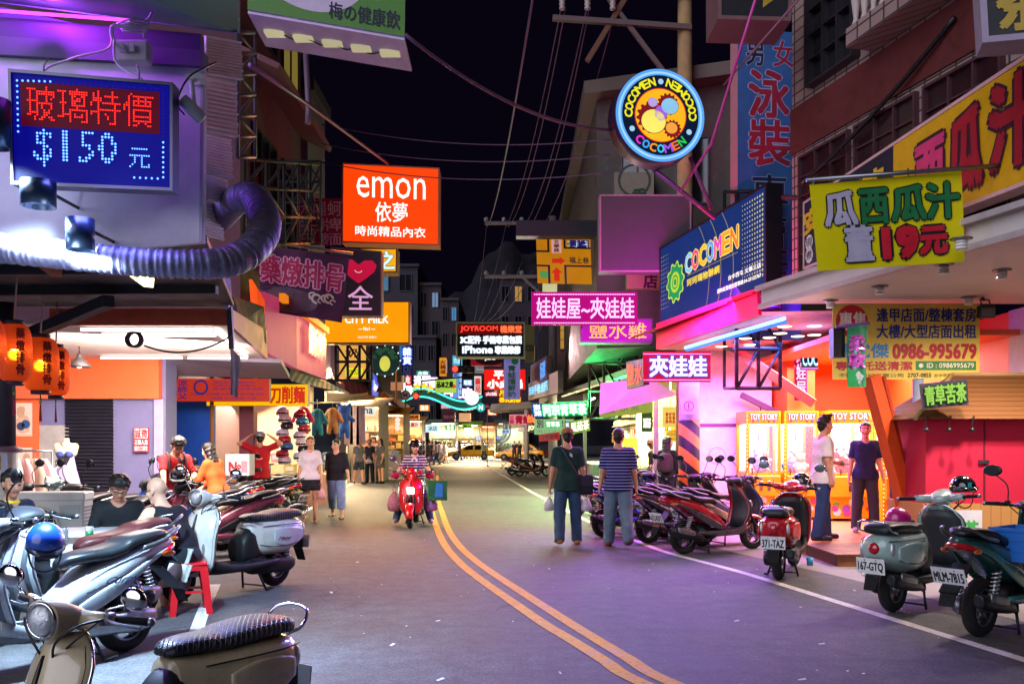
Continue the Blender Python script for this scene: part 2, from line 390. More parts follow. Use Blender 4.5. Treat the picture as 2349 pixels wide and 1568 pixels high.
def worn(h):
 m=mat(h,.75,var=.22,scale=5,bump=.3,detail=5);nt=m.node_tree;b=nt.nodes['Principled BSDF'];src=b.inputs['Base Color'].links[0].from_socket
 tc=nt.nodes.new('ShaderNodeTexCoord');n=nt.nodes.new('ShaderNodeTexNoise');n.inputs['Scale'].default_value=22;n.inputs['Detail'].default_value=7;n.inputs['Roughness'].default_value=.75;nt.links.new(tc.outputs['Object'],n.inputs['Vector'])
 mr=nt.nodes.new('ShaderNodeMapRange');mr.inputs[1].default_value=.56;mr.inputs[2].default_value=.66;nt.links.new(n.outputs[0],mr.inputs[0])
 mx=nt.nodes.new('ShaderNodeMix');mx.data_type='RGBA';mx.inputs[7].default_value=(.06,.058,.056,1);nt.links.new(mr.outputs[0],mx.inputs[0]);nt.links.new(src,mx.inputs[6]);nt.links.new(mx.outputs[2],b.inputs['Base Color']);return m
YEL=worn('d89a38');WPAINT=worn('cfcac6')
strip(spline([(1.45,4.6,0)]+zz([(1480,1550),(1250,1410),(1050,1285),(850,1165),(640,1020),(440,880),(290,760),(190,640),(135,520),(110,430),(98,340),(105,240),(117,135)])),.115,.004,YEL,'road_marking_centre_line')
strip(spline([(1.66,4.6,0)]+zz([(1680,1550),(1400,1390),(1150,1240),(950,1115),(740,980),(540,850),(400,750),(290,650),(215,540),(175,430),(148,340),(143,240),(142,135)])),.115,.004,YEL,'road_marking_centre_line')
strip(spline(zz([(510,140),(640,215),(760,285),(900,360),(1050,440),(1220,518)])),.11,.004,WPAINT,'road_marking_edge_line')
strip(spline([(3.95,4.8,0)]+[G(*p)for p in((2349,1513),(2000,1405),(1700,1312),(1528,1266),(1450,1236))]),.11,.004,WPAINT,'road_marking_edge_line')
strip([G(1130,1075),G(995,1075)],.35,.004,WPAINT,'road_marking_stop_line')
strip(spline([G(630,1215),G(700,1173),G(790,1118),G(850,1093)]),.10,.004,WPAINT,'road_marking_edge_line')
strip([G(437,1485),G(467,1400),G(494,1340)],.11,.004,WPAINT,'road_marking_edge_line')
for i,px in enumerate((885,938,990,1042,1092,1140)):
 b=MB();p=G(px,1068);b.quad(p+Vector((-.8,-1.6,.004)),p+Vector((.8,-1.6,.004)),p+Vector((1.0,1.6,.004)),p+Vector((-.6,1.6,.004)),WPAINT);struct('road_marking_crosswalk',b)
 # paved strip before the shops on the right
b=MB();q=[(4.7,5,.004),(9,5,.004),(9,17.4,.004),(2.75,17.4,.004),(3.0,13.2,.004),(3.75,10.5,.004),(4.35,8,.004)]
b.add(q,[tuple(range(len(q)))],False,mat('8d8782',.8,var=.2,scale=2.5,bump=.2));struct('pavement',b)
b=MB();q=[(-14,3,.004),(-3.6,3,.004),(-4.4,9,.004),(-5.2,14,.004),(-6,20,.004),(-14,20,.004)]
b.add(q,[tuple(range(len(q)))],False,mat('5c5a5c',.8,var=.2,scale=2.5,bump=.2));struct('pavement',b)
# litter
LIT=mat('d8d8d6',.7)
lb=MB()
for px,py in[(1260,1305),(1395,1350),(1960,1355),(1840,1560),(1885,1478),(2140,1315),(900,1480),(1005,1425),(760,1360),(1285,1545),(1475,1340),(1590,1285),(820,1290),(1010,1560),(1690,1425)]:
 p=G(px,py);a=random.uniform(0,3);s=random.uniform(.010,.024)
 lb.M=Matrix.Translation(p+Vector((0,0,.006)))@Matrix.Rotation(a,4,'Z');lb.add([(-s*1.6,-s*.5,0),(s*1.6,-s*.6,.004),(s*1.4,s*.5,.009),(-s*1.5,s*.5,.003)],[(0,1,2,3)],False,LIT)
lb.M=None
for k in range(60):
 p=Vector((random.uniform(-2.2,4.5),random.uniform(5.5,16),.005));s=random.uniform(.004,.011);lb.add([p+Vector((-s,-s,0)),p+Vector((s,-s*.7,.002)),p+Vector((s*.8,s,.004)),p+Vector((-s,s,.001))],[(0,1,2,3)],False,LIT)
o=lb.build('litter');tag(o,'scraps of white paper and specks scattered on the dark asphalt','litter',None,'stuff')
# hairline cracks in the asphalt
mb=MB();CK=mat('1c1c1e',.95)
for k in range(9):
 p=Vector((random.uniform(-2.5,3),random.uniform(6,17),.0025));a=random.uniform(0,3.1);pts=[p]
 for j in range(random.randint(6,14)):a+=random.uniform(-.6,.6);p=p+Vector((math.cos(a),math.sin(a),0))*.16;pts.append(p)
 for u,v in zip(pts,pts[1:]):n=Vector((-(v-u).y,(v-u).x,0)).normalized()*.004;mb.quad(u+n,u-n,v-n,v+n,CK)
struct('road_crack',mb)
# dark hill far behind the street
hb=MB();hp=[]
for i in range(61):
 x=-170+i*5.5;z=118+22*math.sin(i*.21+.9)+7*math.sin(i*.7)+3*math.sin(i*1.9);hp.append((x,z))
hb.add([(x,560,0)for x,z in hp]+[(x*1.05,640,z)for x,z in hp]+[(x*1.1,800,20)for x,z in hp],[(k*61+i,k*61+i+1,(k+1)*61+i+1,(k+1)*61+i)for k in(0,1)for i in range(60)],True,mat('120e1a',.95,var=.4,scale=.05))
struct('hills',hb)
# ================================================================ buildings
GLS=mat('15151c',.12,spec=.7);FRM=mat('3a3640',.5,.3)
def window(root,fc,box,org,label=None,fm=None,gm=None,cols=2,rows=1,dep=.06,name='window',bar=.035,sill=True):
 """framed window on a wall face"""
 u0,v0,u1,v1=box;W,H=fc.w(),fc.h();f=MB();fm=fm or FRM;bu,bv=bar/W,bar/H
 def bx(a,b,c,d,t,m):f.slab([fc.at(a,b,t),fc.at(c,b,t),fc.at(c,d,t),fc.at(a,d,t)],t+.01,m)
 bx(u0-bu,v0-bv,u1+bu,v0,dep,fm);bx(u0-bu,v1,u1+bu,v1+bv,dep,fm);bx(u0-bu,v0,u0,v1,dep,fm);bx(u1,v0,u1+bu,v1,dep,fm)
 for i in range(1,cols):u=u0+(u1-u0)*i/cols;bx(u-bu*.4,v0,u+bu*.4,v1,dep*.8,fm)
 for i in range(1,rows):v=v0+(v1-v0)*i/rows;bx(u0,v-bv*.3,u1,v+bv*.3,dep*.7,fm)
 o=f.build(name,root,org)
 p=MB();p.quad(fc.at(u0,v0,.012),fc.at(u1,v0,.012),fc.at(u1,v1,.012),fc.at(u0,v1,.012),gm or GLS);p.build('pane',o,None)
 for v in o.children[0].data.vertices:v.co-=Vector(org)
 return o
def block(name,label,xy,z0,z1,m,cat='building',roof=None,ov=.25):
 """building body from a footprint (counter-clockwise)"""
 cx=sum(p[0]for p in xy)/len(xy);cy=sum(p[1]for p in xy)/len(xy);org=Vector((cx,cy,z0));root=thing(name,label,cat,org)
 k=len(xy);V=[(x,y,z0)for x,y in xy]+[(x,y,z1)for x,y in xy];mb=MB()
 mb.add(V,[(i,(i+1)%k,k+(i+1)%k,k+i)for i in range(k)]+[tuple(range(k))[::-1],tuple(range(k,2*k))],False,m);mb.build('wall',root,org)
 if roof:
  rb=MB();s=1.0;c=Vector((cx,cy,0))
  R=[c+(Vector((x,y,0))-c)*(1+ov/max(.1,(Vector((x,y,0))-c).length))for x,y in xy]
  rb.add([(p.x,p.y,z1+.004)for p in R]+[(p.x,p.y,z1+.28)for p in R],[(i,(i+1)%k,k+(i+1)%k,k+i)for i in range(k)]+[tuple(range(k))[::-1],tuple(range(k,2*k))],False,roof);rb.build('roof',root,org)
 return root,org
def wallface(a,b,z0,z1):return Face((a[0],a[1],z1),(b[0],b[1],z1),(b[0],b[1],z0),(a[0],a[1],z0))
# ---- right corner building with tiled upper floors
A,B=(4.1,13.4),(5.25,8.6)
TILE=bricks('a08680','94786f','3a3030',.19,.15)
rt,og=block('corner_building','tile clad corner building with dark windows and red painted band above the white canopy',[(4.1,13.4),(5.25,8.6),(6.6,3.0),(14,3.0),(14,13.4)],3.75,14,TILE)
fc=wallface(A,(6.6,3.0),3.75,14)
fcs=wallface((4.1,13.4),(5.25,8.6),3.75,14);nrm=fcs.n
mb=MB();mb.slab([fcs.at(0,.193,.03),fcs.at(1.3,.193,.03),fcs.at(1.3,.257,.03),fcs.at(0,.257,.03)],.028,mat('5a1c1a',.75,var=.25));mb.build('painted_band',rt,og)
window(rt,fcs,(.12,.272,.33,.44),og,fm=mat('2a2428',.5),cols=3,rows=5,dep=.14)
for k in range(3):window(rt,fcs,(.06+.27*k,.02,.29+.27*k,.18),og,fm=mat('4a2a30',.5),gm=mat('2c1218',.3),cols=3,rows=6,dep=.07)
window(rt,fcs,(.96,.04,1.2,.18),og,fm=mat('3a2a30',.5),cols=2)
# balcony with turned balusters
bb=MB();bb.slab([fcs.at(.40,.262,.42),fcs.at(1.1,.262,.42),fcs.at(1.1,.285,.42),fcs.at(.4,.285,.42)],.40,TILE);bb.slab([fcs.at(.40,.376,.42),fcs.at(1.1,.376,.42),fcs.at(1.1,.392,.42),fcs.at(.4,.392,.42)],.16,mat('b8a49c',.7));balc=bb.build('balcony',rt,og)
bs=MB()
for k in range(19):
 p=fcs.at(.415+.036*k,.285,.33);hh=fcs.h()*.09
 bs.lathe([(.045,0),(.05,.04),(.03,.1),(.065,hh*.4),(.05,hh*.55),(.03,hh*.8),(.05,hh*.95),(.045,hh)],p,mat('c0aca4',.6),8)
o=bs.build('balusters',balc,og)
# canopy (white soffit) of the corner building
CANW=mat('cfc6c0',.6,var=.08,scale=2)
c0,c1,c2,c3=Vector((3.35,12.3,3.40)),Vector((4.62,7.4,3.40)),Vector((12,7.4,3.40)),Vector((12,12.3,3.40))
root=thing('canopy','white flat shop canopy with recessed round lamps under the yellow sign','canopy',c0)
mb=MB();V=[c0,c1,c2,c3];mb.add([v for v in V]+[v+Vector((0,0,.22))for v in V],[(0,1,2,3)[::-1],(4,5,6,7),(0,4,5,1)[::-1],(1,5,6,2),(2,6,7,3),(3,7,4,0)],False,CANW);mb.build('soffit',root,c0)
mb=MB();d=(c1-c0).normalized();n=Vector((-d.y,d.x,0))*-1
for t0,t1,z,h,off in((0,1,3.36,.05,.0),(0,1,3.60,.05,.05)):mb.bar(c0+Vector((0,0,z-3.40))+n*(off+.02),c1+Vector((0,0,z-3.40))+n*(off+.02),.06,mat('b8a8a8',.5))
mb.build('edge_trim',root,c0)
CFL=mat('ece8e4',.4)
for px,py in((2018,655),(2165,605),(2222,680),(2205,545),(1905,688),(2298,618)):
 Yc=2100*1.87/(HY-py);p=P(px,py,Yc);p.z=3.398;mb=MB()
 mb.lathe([(.005,-.003),(.095,-.003),(.10,-.012),(.075,-.016)],p,STEEL,20)
 for k in range(3):mb.lathe([(.05+.0*k,-.022-.03*k),(.055,-.033-.03*k),(.05,-.044-.03*k)],p,CFL,14)
 mb.build('recessed_lamp',root,c0)
 # back wall under the canopy + pillar + side wall
SHOPW=mat('b9bcc6',.7)
rt,og=block('shop_wall','pale grey wall with steel shutter at the back under the white canopy',[(7.0,12.32),(14,12.32),(14,12.9),(7.0,12.9)],0,3.39,SHOPW,'wall')
mb=MB();fcx=wallface((7.0,12.32),(12,12.32),0,3.39);mb.slab([fcx.at(.1,0,.03),fcx.at(.8,0,.03),fcx.at(.8,.82,.03),fcx.at(.1,.82,.03)],.028,stripes('2c2c34','44444e',9,.5,'Z',.4,met=.7));mb.build('shutter',rt,og)
# ---- claw machine shop: orange frame and floor
ORG=mat('e8521c',.55,var=.06)
root=thing('arcade_shop','orange painted arcade shop front open to the street behind the claw machines','shop',(6,16.5,0))
og=Vector((6,16.5,0))
mb=MB();mb.box((4.55,17.6,0),(9.5,17.8,3.6),ORG);mb.build('back_wall',root,og)
mb=MB();mb.box((5.0,16.62,2.1),(5.5,17.59,3.6),mat('e0661c',.5));mb.box((7.02,12.4,.0),(7.2,17.59,3.38),ORG);mb.build('side_wall',root,og)
mb=MB();mb.box((4.6,12.62,3.02),(9.5,17.59,3.1),mat('e07850',.6));mb.build('ceiling',root,og)
mb=MB();mb.box((3.98,12.6,.0),(9.0,17.59,.15),mat('c8935a',.35,var=.15,scale=3));mb.build('shop_floor',root,og)
mb=MB();mb.box((6.35,12.2,0),(6.62,12.45,1.45),ORG);mb.box((6.3,12.15,1.45),(6.66,12.5,1.5),ORG);mb.build('pillar',root,og)
strut=MB();a,b2=P(1998,862,11.9),P(2082,1176,12.1);strut.bar(a,b2,.17,mat('d8501c',.5));strut.bar(a+Vector((.17,.03,.0)),b2+Vector((.12,.03,0)),.05,mat('b03c14',.5))
solo('brace',strut,'thick orange steel brace slanting down before the claw machines','brace')
wood=MB()
for k in range(9):wood.box((4.0+.0,11.3+k*.142,.135),(6.4,11.3+k*.142+.138,.16),mat('6a3c22',.45,var=.3,scale=5))
wood.box((4.03,11.33,0),(6.38,11.36,.134),mat('7a4826',.5,var=.3,scale=4));wood.box((4.03,11.37,0),(4.06,12.55,.134),mat('5c361c',.5,var=.3));wood.box((4.07,11.37,.1),(6.37,12.57,.13),BLACK)
solo('wooden_step',wood,'brown wooden plank step at the arcade entrance','step')
pole=MB();pole.tube([P(2106,868,11.95),(P(2106,868,11.95).x,11.95,0)],.075,mat('7f889a',.45));pole.tube([(P(2106,868,11.95).x,11.95,1.32),(P(2106,868,11.95).x,11.95,1.27)],.09,mat('70788a',.45))
solo('drain_pipe',pole,'grey blue downpipe standing beside the crimson kiosk','pipe')
# ---- red awning with magenta fascia and blue neon tube
MAG=mat('f0208c',.5,var=.05)
root=thing('arcade_awning','magenta lit awning with blue neon tube and downlights under the round sign','awning',P(1640,780,15));og=Vector(root.location)
a,b_,c_,d_=P(1512,742,17.2),P(1742,662,13.8),P(1748,722,13.8),P(1512,802,17.2)
mb=MB();mb.slab([a,b_,c_,d_],.06,mat('e01c50',.5));mb.build('fascia',root,og)
mb=MB();fa=Face(a,b_,c_,d_);mb.slab([fa.at(-.10,1.02,.05)+Vector((-.35,0,-.22)),fa.at(1,1.0,.05)+Vector((-.06,0,-.05)),fa.at(1,1.12,-.5),fa.at(0,1.12,-.5)],.03,stripes('b02030','7a1828',6,.5,vec=(.3,-1,0),rough=.6));mb.build('corrugated_roof',root,og)
z0=c_.z;mb=MB();e0,e1=Vector((d_.x,d_.y,d_.z-.003)),Vector((c_.x,c_.y,c_.z-.003));mb.slab([e0,Vector((5.6,17.5,d_.z)),Vector((5.6,13.6,c_.z)),e1],.05,mat('e8c4c0',.6));mb.build('underside',root,og)
mb=MB();mb.tube([P(1572,797,16.2),P(1800,730,13.7)],.028,em('7ab4ff',3.2));mb.tube([P(1575,803,16.2),P(1803,738,13.7)],.022,em('2f6cff',2.0));mb.build('neon_tube',root,og)
for i,(px,py)in enumerate(((1655,789),(1720,785),(1710,770),(1765,768),(1790,758),(1830,765),(1800,742),(1868,762),(1868,741))):
 Yd=(2.955-CH)*2100/(HY-py);p=P(px,py,Yd);p.z-=.03;dl=MB();dl.lathe([(.004,-.01),(.07,-.01),(.085,-.004)],p,em('ffe4c0',6),14);dl.build('downlight',root,og)
mb=MB();mb.bar(P(1685,800,15.6),P(1866,925,15.0),.15,mat('e0602c',.5));solo('brace',mb,'orange diagonal brace holding up the magenta lit awning','brace')
# pink wall sheet and panels left of the claw machines
rt,og=block('side_wall_panel','pale wall panel glowing pink and violet behind the parked scooters',[(3.35,17.45),(4.95,17.45),(4.95,17.6),(3.35,17.6)],0,3.4,mat('e4dfe6',.7),'wall')
fcw=wallface((3.35,17.45),(4.95,17.45),0,3.4);mb=MB()
fn=mat('c4bcd2',.7)
for u,v,rr in((.35,.38,.17),(.62,.36,.16)):disc(mb,fcw,u,v,rr,fn,.006,28,rr*.86)
text(mb,fcw,'ET',(.66,.24,.82,.30),fn,.006);patch(mb,fcw,(-.0,.545,1,.56),mat('6a3a78',.5),.03)
mb.build('printed_sheet',rt,og)
mb=MB();mb.bar(P(1700,905,17.2),P(1800,955,17.2),.10,mat('52386a',.5));mb.tube([P(1745,930,17.35),(P(1745,930,17.35).x,17.35,.1)],.012,BLACK);solo('bracket',mb,'violet steel bracket crossing the pale pink wall panel','bracket')
# striped concrete utility pole
px=P(1581,1100,15.5).x
root=thing('striped_pillar','round pillar with black and orange warning stripes beside the arcade awning','pillar',(px,15.5,0));og=Vector((px,15.5,0))
mb=MB();mb.tube([(px,15.5,0),(px,15.5,2.93)],.172,mat('a08a98',.8,var=.2,bump=.2),18);mb.build('shaft',root,og)
mb=MB();mb.lathe([(.178,.25),(.178,1.92)],(px,15.5,0),None or stripes('e07a28','1a1a26',2.6,.5,vec=(.8,0,1),rough=.6),24);mb.build('warning_sleeve',root,og)
fp=rect(1562,912,1598,950,15.28);mb=board(fp,.004,mat('cfc8d0',.6));disc(mb,fp,.5,.5,.085,mat('4a4450',.6),.004,24,.07);patch(mb,fp,(.46,.3,.54,.7),mat('4a4450',.6),.005);mb.build('notice',root,og)
px=P(1571,100,18.6).x;og=Vector((px,18.6,0));root=thing('utility_pole','tall concrete utility pole with crossarms rising behind the round light box','utility pole',og)
mb=MB();mb.tube([(px,18.6,0),(px,18.6,13)],[.19,.13],mat('a8845c',.8,var=.2,bump=.2),18);mb.build('shaft',root,og)
mb=MB()
for zz_ in(10.55,9.9):mb.bar((px+.1,18.45,zz_),(px-2.7,18.3,zz_+.12),.1,mat('6a5a58',.7))
mb.bar((px,18.45,8.4),(px-1.6,18.4,10.5),.08,mat('6a5a58',.7));mb.bar((px-.6,18.4,11.5),(px-2.0,18.4,9.2),.1,mat('6a4a38',.7));mb.build('crossarm',root,og)
mb=MB()
for k in range(3):
 c_=P(1290+58*k,12,18.3)
 mb=MB();mb.lathe([(.01,-.1),(.06,-.09),(.065,-.05),(.035,-.03),(.06,-.01),(.065,.03),(.035,.05),(.06,.07),(.065,.11),(.01,.14)],c_,mat('b8a8a0',.3),12);mb.build('insulator',root,og)
 # ---- tea stall with green awning
GRNW=mat('b8c090',.6)
root=thing('tea_stall','herbal tea stall with green lit awning and pale counters along the kerb','stall',(3.2,24,0));og=Vector((3.2,24,0))
mb=MB();mb.slab([P(1545,842,18.5),P(1490,838,18.5),P(1288,906,34),P(1330,890,34)],.12,mat('8aa890',.5));mb.build('gutter',root,og)
mb=MB();mb.slab([P(1490,838,18.5)+Vector((0,0,-.02)),Vector((5.5,18.5,3.9)),Vector((4.5,34,4.1)),P(1288,906,34)+Vector((0,0,-.02))],.06,mat('5a8a78',.4,.3));mb.build('awning',root,og)
mb=MB();mb.slab([P(1378,878,18.6),P(1490,866,18.6),P(1560,905,18.9),P(1375,950,18.6)][::-1],.02,mat('cfc4d4',.6));mb.build('drop_sheet',root,og)
mb=MB();mb.box((3.4,21.5,0),(6.5,21.7,3.6),mat('d8d0a0',.6));mb.box((4.9,18.3,0),(5.0,21.5,3.4),mat('d8d0b8',.6));mb.build('back_wall',root,og)
for x,y,c_ in((2.15,27,'18201c'),(1.85,33,'18201c'),(2.99,19.04,'a8a898')):mb=MB();mb.box((x-.05,y-.05,0),(x+.05,y+.05,3.0),mat(c_,.5));mb.build('post',root,og)
mb=MB();mb.box((3.05,19.6,0),(4.8,20.2,.95),mat('c8ccb8',.4));mb.box((3.0,19.55,.952),(4.85,20.25,.99),STEEL);mb.build('counter',root,og);mb=MB();mb.box((2.2,25,0),(2.9,30,.95),mat('3a4a44',.5));mb.build('counter',root,og)
mb=MB();mb.box((3.3,19.4,1.75),(4.0,19.9,1.79),mat('8a6a3a',.5));mb.tube([(3.4,19.65,1.79),(3.4,19.65,3.3)],.012,STEEL,6);mb.tube([(3.9,19.65,1.79),(3.9,19.65,3.3)],.012,STEEL,6);mb.build('shelf',root,og)
mb=MB();rs=random.Random(4)
for k in range(46):
 x=3.1+rs.uniform(0,1.7);z=(.99,1.79)[k%3==0];x=x if z<1 else 3.32+rs.uniform(0,.6);y=rs.uniform(19.65,20.1)if z<1 else rs.uniform(19.45,19.8);r_=rs.uniform(.025,.06);h_=rs.uniform(.08,.28);mb.lathe([(.003,0),(r_,0),(r_,h_*.7),(r_*.4,h_*.85),(r_*.4,h_),(.003,h_)],(x,y,z),mat(rs.choice(('b83020','d8b030','3a8a50','d8d4c0','3070a8','8a5a2c','e08040')),.3),10)
o=mb.build('goods',root,og);o['kind']='stuff'
mb=MB();mb.box((3.3,21.2,0),(3.95,21.49,1.9),mat('b8c4c0',.3,.3));mb.box((3.35,21.18,.9),(3.9,21.2,1.8),em('e8fff0',.9));mb.build('drinks_fridge',root,og)
mb=MB();mb.box((3.42,21.3,1.92),(3.8,21.49,2.5),mat('c09a60',.5));mb.build('cupboard',root,og);mb=MB();mb.box((2.9,21.3,.99),(3.25,21.45,2.3),mat('dccf9a',.6));mb.build('screen_panel',root,og)
for k in range(4):mb=MB();mb.box((2.6,19+k*3.4,2.95),(2.66,20.2+k*3.4,2.99),em('fff2c8',6));mb.build('tube_lamp',root,og)
mb=MB();mb.box((4.0,21.75,0),(4.1,33.9,3.4),mat('d8d4a8',.6,var=.1));mb.build('side_wall',root,og)
for z in(1.2,1.65,2.1):mb=MB();mb.box((3.6,22,z),(3.99,33,z+.03),mat('b8a070',.5));mb.build('shelf',root,og)
mb=MB();rs=random.Random(9)
for z in(1.232,1.682,2.132):
 y=22.1
 while y<32.7:w_=rs.uniform(.1,.35);mb.box((3.65,y,z),(3.9,y+w_,z+rs.uniform(.12,.36)),mat(rs.choice(('b83020','d8b030','3a8a50','d8d4c0','3070a8','8a5a2c','e08040','c8c080')),.4));y+=w_+rs.uniform(.03,.12)
o=mb.build('goods',root,og);o['kind']='stuff'
for k in range(3):mb=MB();y=23.5+3.2*k;f_=Face((3.95,y+1.1,2.95),(3.95,y,2.95),(3.95,y,2.6),(3.95,y+1.1,2.6));mb.slab(f_.q,.03,em(('f0e068','e8f0d0','f0b040')[k],.9));text(mb,f_,('青草茶','冬瓜茶','苦茶')[k],(.1,.15,.9,.85),mat('2a6a20',.5),.006,.01);mb.build('menu_panel',root,og)
# crates and jars on the stall
mb=MB()
for r_ in range(4):
 for c_ in range(3):mb.box((2.55+.11*c_,20.9,1.05+.15*r_),(2.64+.11*c_,21.1,1.17+.15*r_),mat('d8c020',.4))
for v in range(5):mb.box((2.52,20.88,1.02+.15*v),(2.90,20.9,1.045+.15*v),mat('d8b818',.4))
solo('crate',mb,'yellow lattice crate stacked inside the tea stall','crate')
for i,(x,col,nm)in enumerate(((3.35,'b03020','red lidded jar on the tea stall counter'),(3.6,'3070b0','blue lidded jar on the tea stall counter'),(3.95,'2f9a50','green lidded jar on the tea stall counter'),(4.3,'d8d0c0','white lidded jar on the tea stall counter'))):
 t=thing('jar',nm,'jar',(x,19.85,.99),0,'jars on the stall counter');mb=MB();mb.lathe([(.002,0),(.07,0),(.075,.02),(.075,.16),(.05,.2)],(0,0,0),mat('c8d0c8',.15,alpha=1),14);mb.build('jar_body',t);mb=MB();mb.lathe([(.055,.2),(.055,.24),(.002,.245)],(0,0,0),mat(col,.4),14);mb.build('lid',t)
fan=MB();fan.box((-.22,0,-.22),(.22,.12,.22),mat('9aa8a0',.5));fan.lathe([(.02,-.01),(.18,-.01),(.18,-.03),(.02,-.03)],(0,0,0),BLACK,20,'Y')
for k in range(6):a=k*math.pi/3;fan.slab([(.03*math.cos(a),-.04,.03*math.sin(a)),(.16*math.cos(a-.25),-.04,.16*math.sin(a-.25)),(.16*math.cos(a+.25),-.05,.16*math.sin(a+.25)),(.03*math.cos(a+.3),-.05,.03*math.sin(a+.3))],.006,mat('a8b8b0',.4))
fan.M=None;pf=P(1462,1098,24);V=[tuple(Vector(v)+pf)for v in fan.V];fan.V=V;solo('wall_fan',fan,'square grey extractor fan at the far end of the tea stall','fan')
# ---- right mid buildings behind the signs
rt,og=block('rear_building','narrow yellowish building with overhanging eaves behind the round sign',[(1.85,20),(4.6,19),(9,19),(9,32),(1.85,32)],3.6,9.0,mat('4a423c',.8,var=.35,bump=.3),roof=mat('5a5048',.7),ov=.5)
fcr=wallface((1.85,20),(4.6,19),3.6,9.0)
window(rt,fcr,(.2,.55,.42,.8),og);window(rt,fcr,(.6,.55,.82,.8),og)
rt,og=block('rear_building','low dark brick building with lattice windows above the green awning',[(1.55,34),(4.0,33),(9,33),(9,44),(1.3,44)],3.3,8.2,bricks('6a4038','5c3830','2a1c1c',.25,.09),roof=mat('3a3034',.8),ov=.4)
fcr=wallface((1.55,34),(4.0,33),3.3,8.2);window(rt,fcr,(.1,.35,.35,.7),og,gm=em('d8a040',.6),cols=4,rows=5);window(rt,fcr,(.6,.35,.85,.7),og)
fcl=wallface((1.3,44),(1.55,34),3.3,8.2)
for k in range(3):window(rt,fcl,(.08+.3*k,.35,.28+.3*k,.7),og)
# scaffold lattice in front of it
sc=MB()
def lattice(mb,fc,nu,nv,r,m,diag=True):
 for i in range(nu+1):mb.tube([fc.at(i/nu,0),fc.at(i/nu,1)],r,m,5)
 for j in range(nv+1):mb.tube([fc.at(0,j/nv),fc.at(1,j/nv)],r,m,5)
 if diag:
  for i in range(nu):
   for j in range(nv):mb.tube([fc.at((i+(j%2))/nu,j/nv),fc.at((i+1-(j%2))/nu,(j+1)/nv)],r*.8,m,5)
DK=mat('0c0a10',.7)
lattice(sc,rect(1352,770,1500,960,24,21),4,3,.035,DK);solo('sign_frame',sc,'dark steel lattice frame over the tea stall awning','frame')
sc=MB();lattice(sc,rect(1690,440,1790,890,14.95),2,5,.035,DK);lattice(sc,rect(1662,440,1690,890,16,14.95),1,5,.03,DK,False);sc.tube([P(1795,452,13.5),P(2010,462,12.2)],.035,mat('4a2a38',.5));solo('sign_frame',sc,'black steel sign frame before the tall blue vertical sign','frame')
# ---- left tall buildings
MAR=mat('3c2430',.8,var=.25,scale=1.5)
rt,og=block('left_tower','tall maroon building with awnings and one dim lit window left of the street',[(-16,16.0),(-4.75,16.0),(-4.75,20.6),(-16,20.6)],3.6,17,mat('5a3440',.8,var=.25))
fca=wallface((-4.75,16.0),(-4.75,20.6),3.6,17)
for k in range(3):window(rt,fca,(.15,.15+.27*k,.5,.28+.27*k),og,cols=3);window(rt,fca,(.62,.15+.27*k,.92,.28+.27*k),og,gm=em('b09a48',.35)if k==1 else None,cols=2)
for k in range(4):
 mb=MB();mb.slab([fca.at(.0,.09+.25*k,.7),fca.at(1,.09+.25*k,.7),fca.at(1,.115+.25*k,.0),fca.at(0,.115+.25*k,.0)],.1,mat('704048',.7));mb.build('awning',rt,og)
rt,og=block('left_tower','plain grey plastered building beyond the maroon one, beside the orange sign',[(-16,20.7),(-4.62,20.7),(-4.62,22.6),(-16,22.6)],3.6,9.5,mat('6a5c6c',.8,var=.2,bump=.2),roof=mat('3a3440',.8),ov=.15)
fca=wallface((-6.4,20.7),(-4.62,20.7),3.6,9.5);window(rt,fca,(.5,.5,.85,.75),og)
# scaffold frames standing above the left awnings
sc=MB();lattice(sc,Face(P(560,365,11),P(735,378,18),P(735,560,18),P(560,560,11)),5,3,.026,DK);lattice(sc,rect(640,370,735,560,16.5),3,4,.022,DK);solo('sign_frame',sc,'dark steel scaffold of sign supports on the left side beneath the maroon building','frame')
sc=MB();lattice(sc,rect(545,75,585,360,9.5,10.5),1,6,.022,mat('3a2a3c',.5));solo('sign_frame',sc,'thin caged ladder frame under the plum drink sign','frame')
sc=MB();sc.tube([P(700,92,15.8),P(708,250,15.8),P(706,285,15.8)],.05,mat('6a5468',.5));solo('drain_pipe',sc,'bent grey downpipe at the edge of the maroon building against the sky','pipe')
# ---- left street row: ground floors and awnings
def stallroof(label,c,m,t=.06,name='awning'):
 b=MB();b.slab(c,t,m);return solo(name,b,label,'awning')
SOFF=mat('b8a8a8',.6)
# shuttered wall with orange lintel (recess left of the street)
OR2=mat('e8602c',.55,var=.06)
rt,og=block('shuttered_shop','closed lingerie shop with dark roller shutter and orange lintel under fluorescent tubes',[(-13,15.5),(-5.86,15.5),(-5.86,16.0),(-13,16.0)],0,3.3,mat('6f6c94',.75,var=.1),'shop')
fs=wallface((-13,15.5),(-5.86,15.5),0,3.3);Wd=7.14
def uX(px,Y=15.5):return((px-CX)/F*Y+13)/Wd
def vZ(py,Y=15.5):return(CH-(py-HY)/F*Y)/3.3
def pan(root,name,a,b,c,d,off,m,th=None):
 mb=MB();mb.slab([fs.at(uX(a),vZ(d),off),fs.at(uX(c),vZ(d),off),fs.at(uX(c),vZ(b),off),fs.at(uX(a),vZ(b),off)],th or off-.002,m);return mb.build(name,root,og)
pan(rt,'lintel',-80,800,372,915,.16,OR2);pan(rt,'orange_frame',20,916,92,1225,.05,mat('e8642a',.5));pan(rt,'lower_wall',92,975,160,1225,.03,mat('a8a09a',.7,var=.15))
mb=MB();n=38;rings=[]
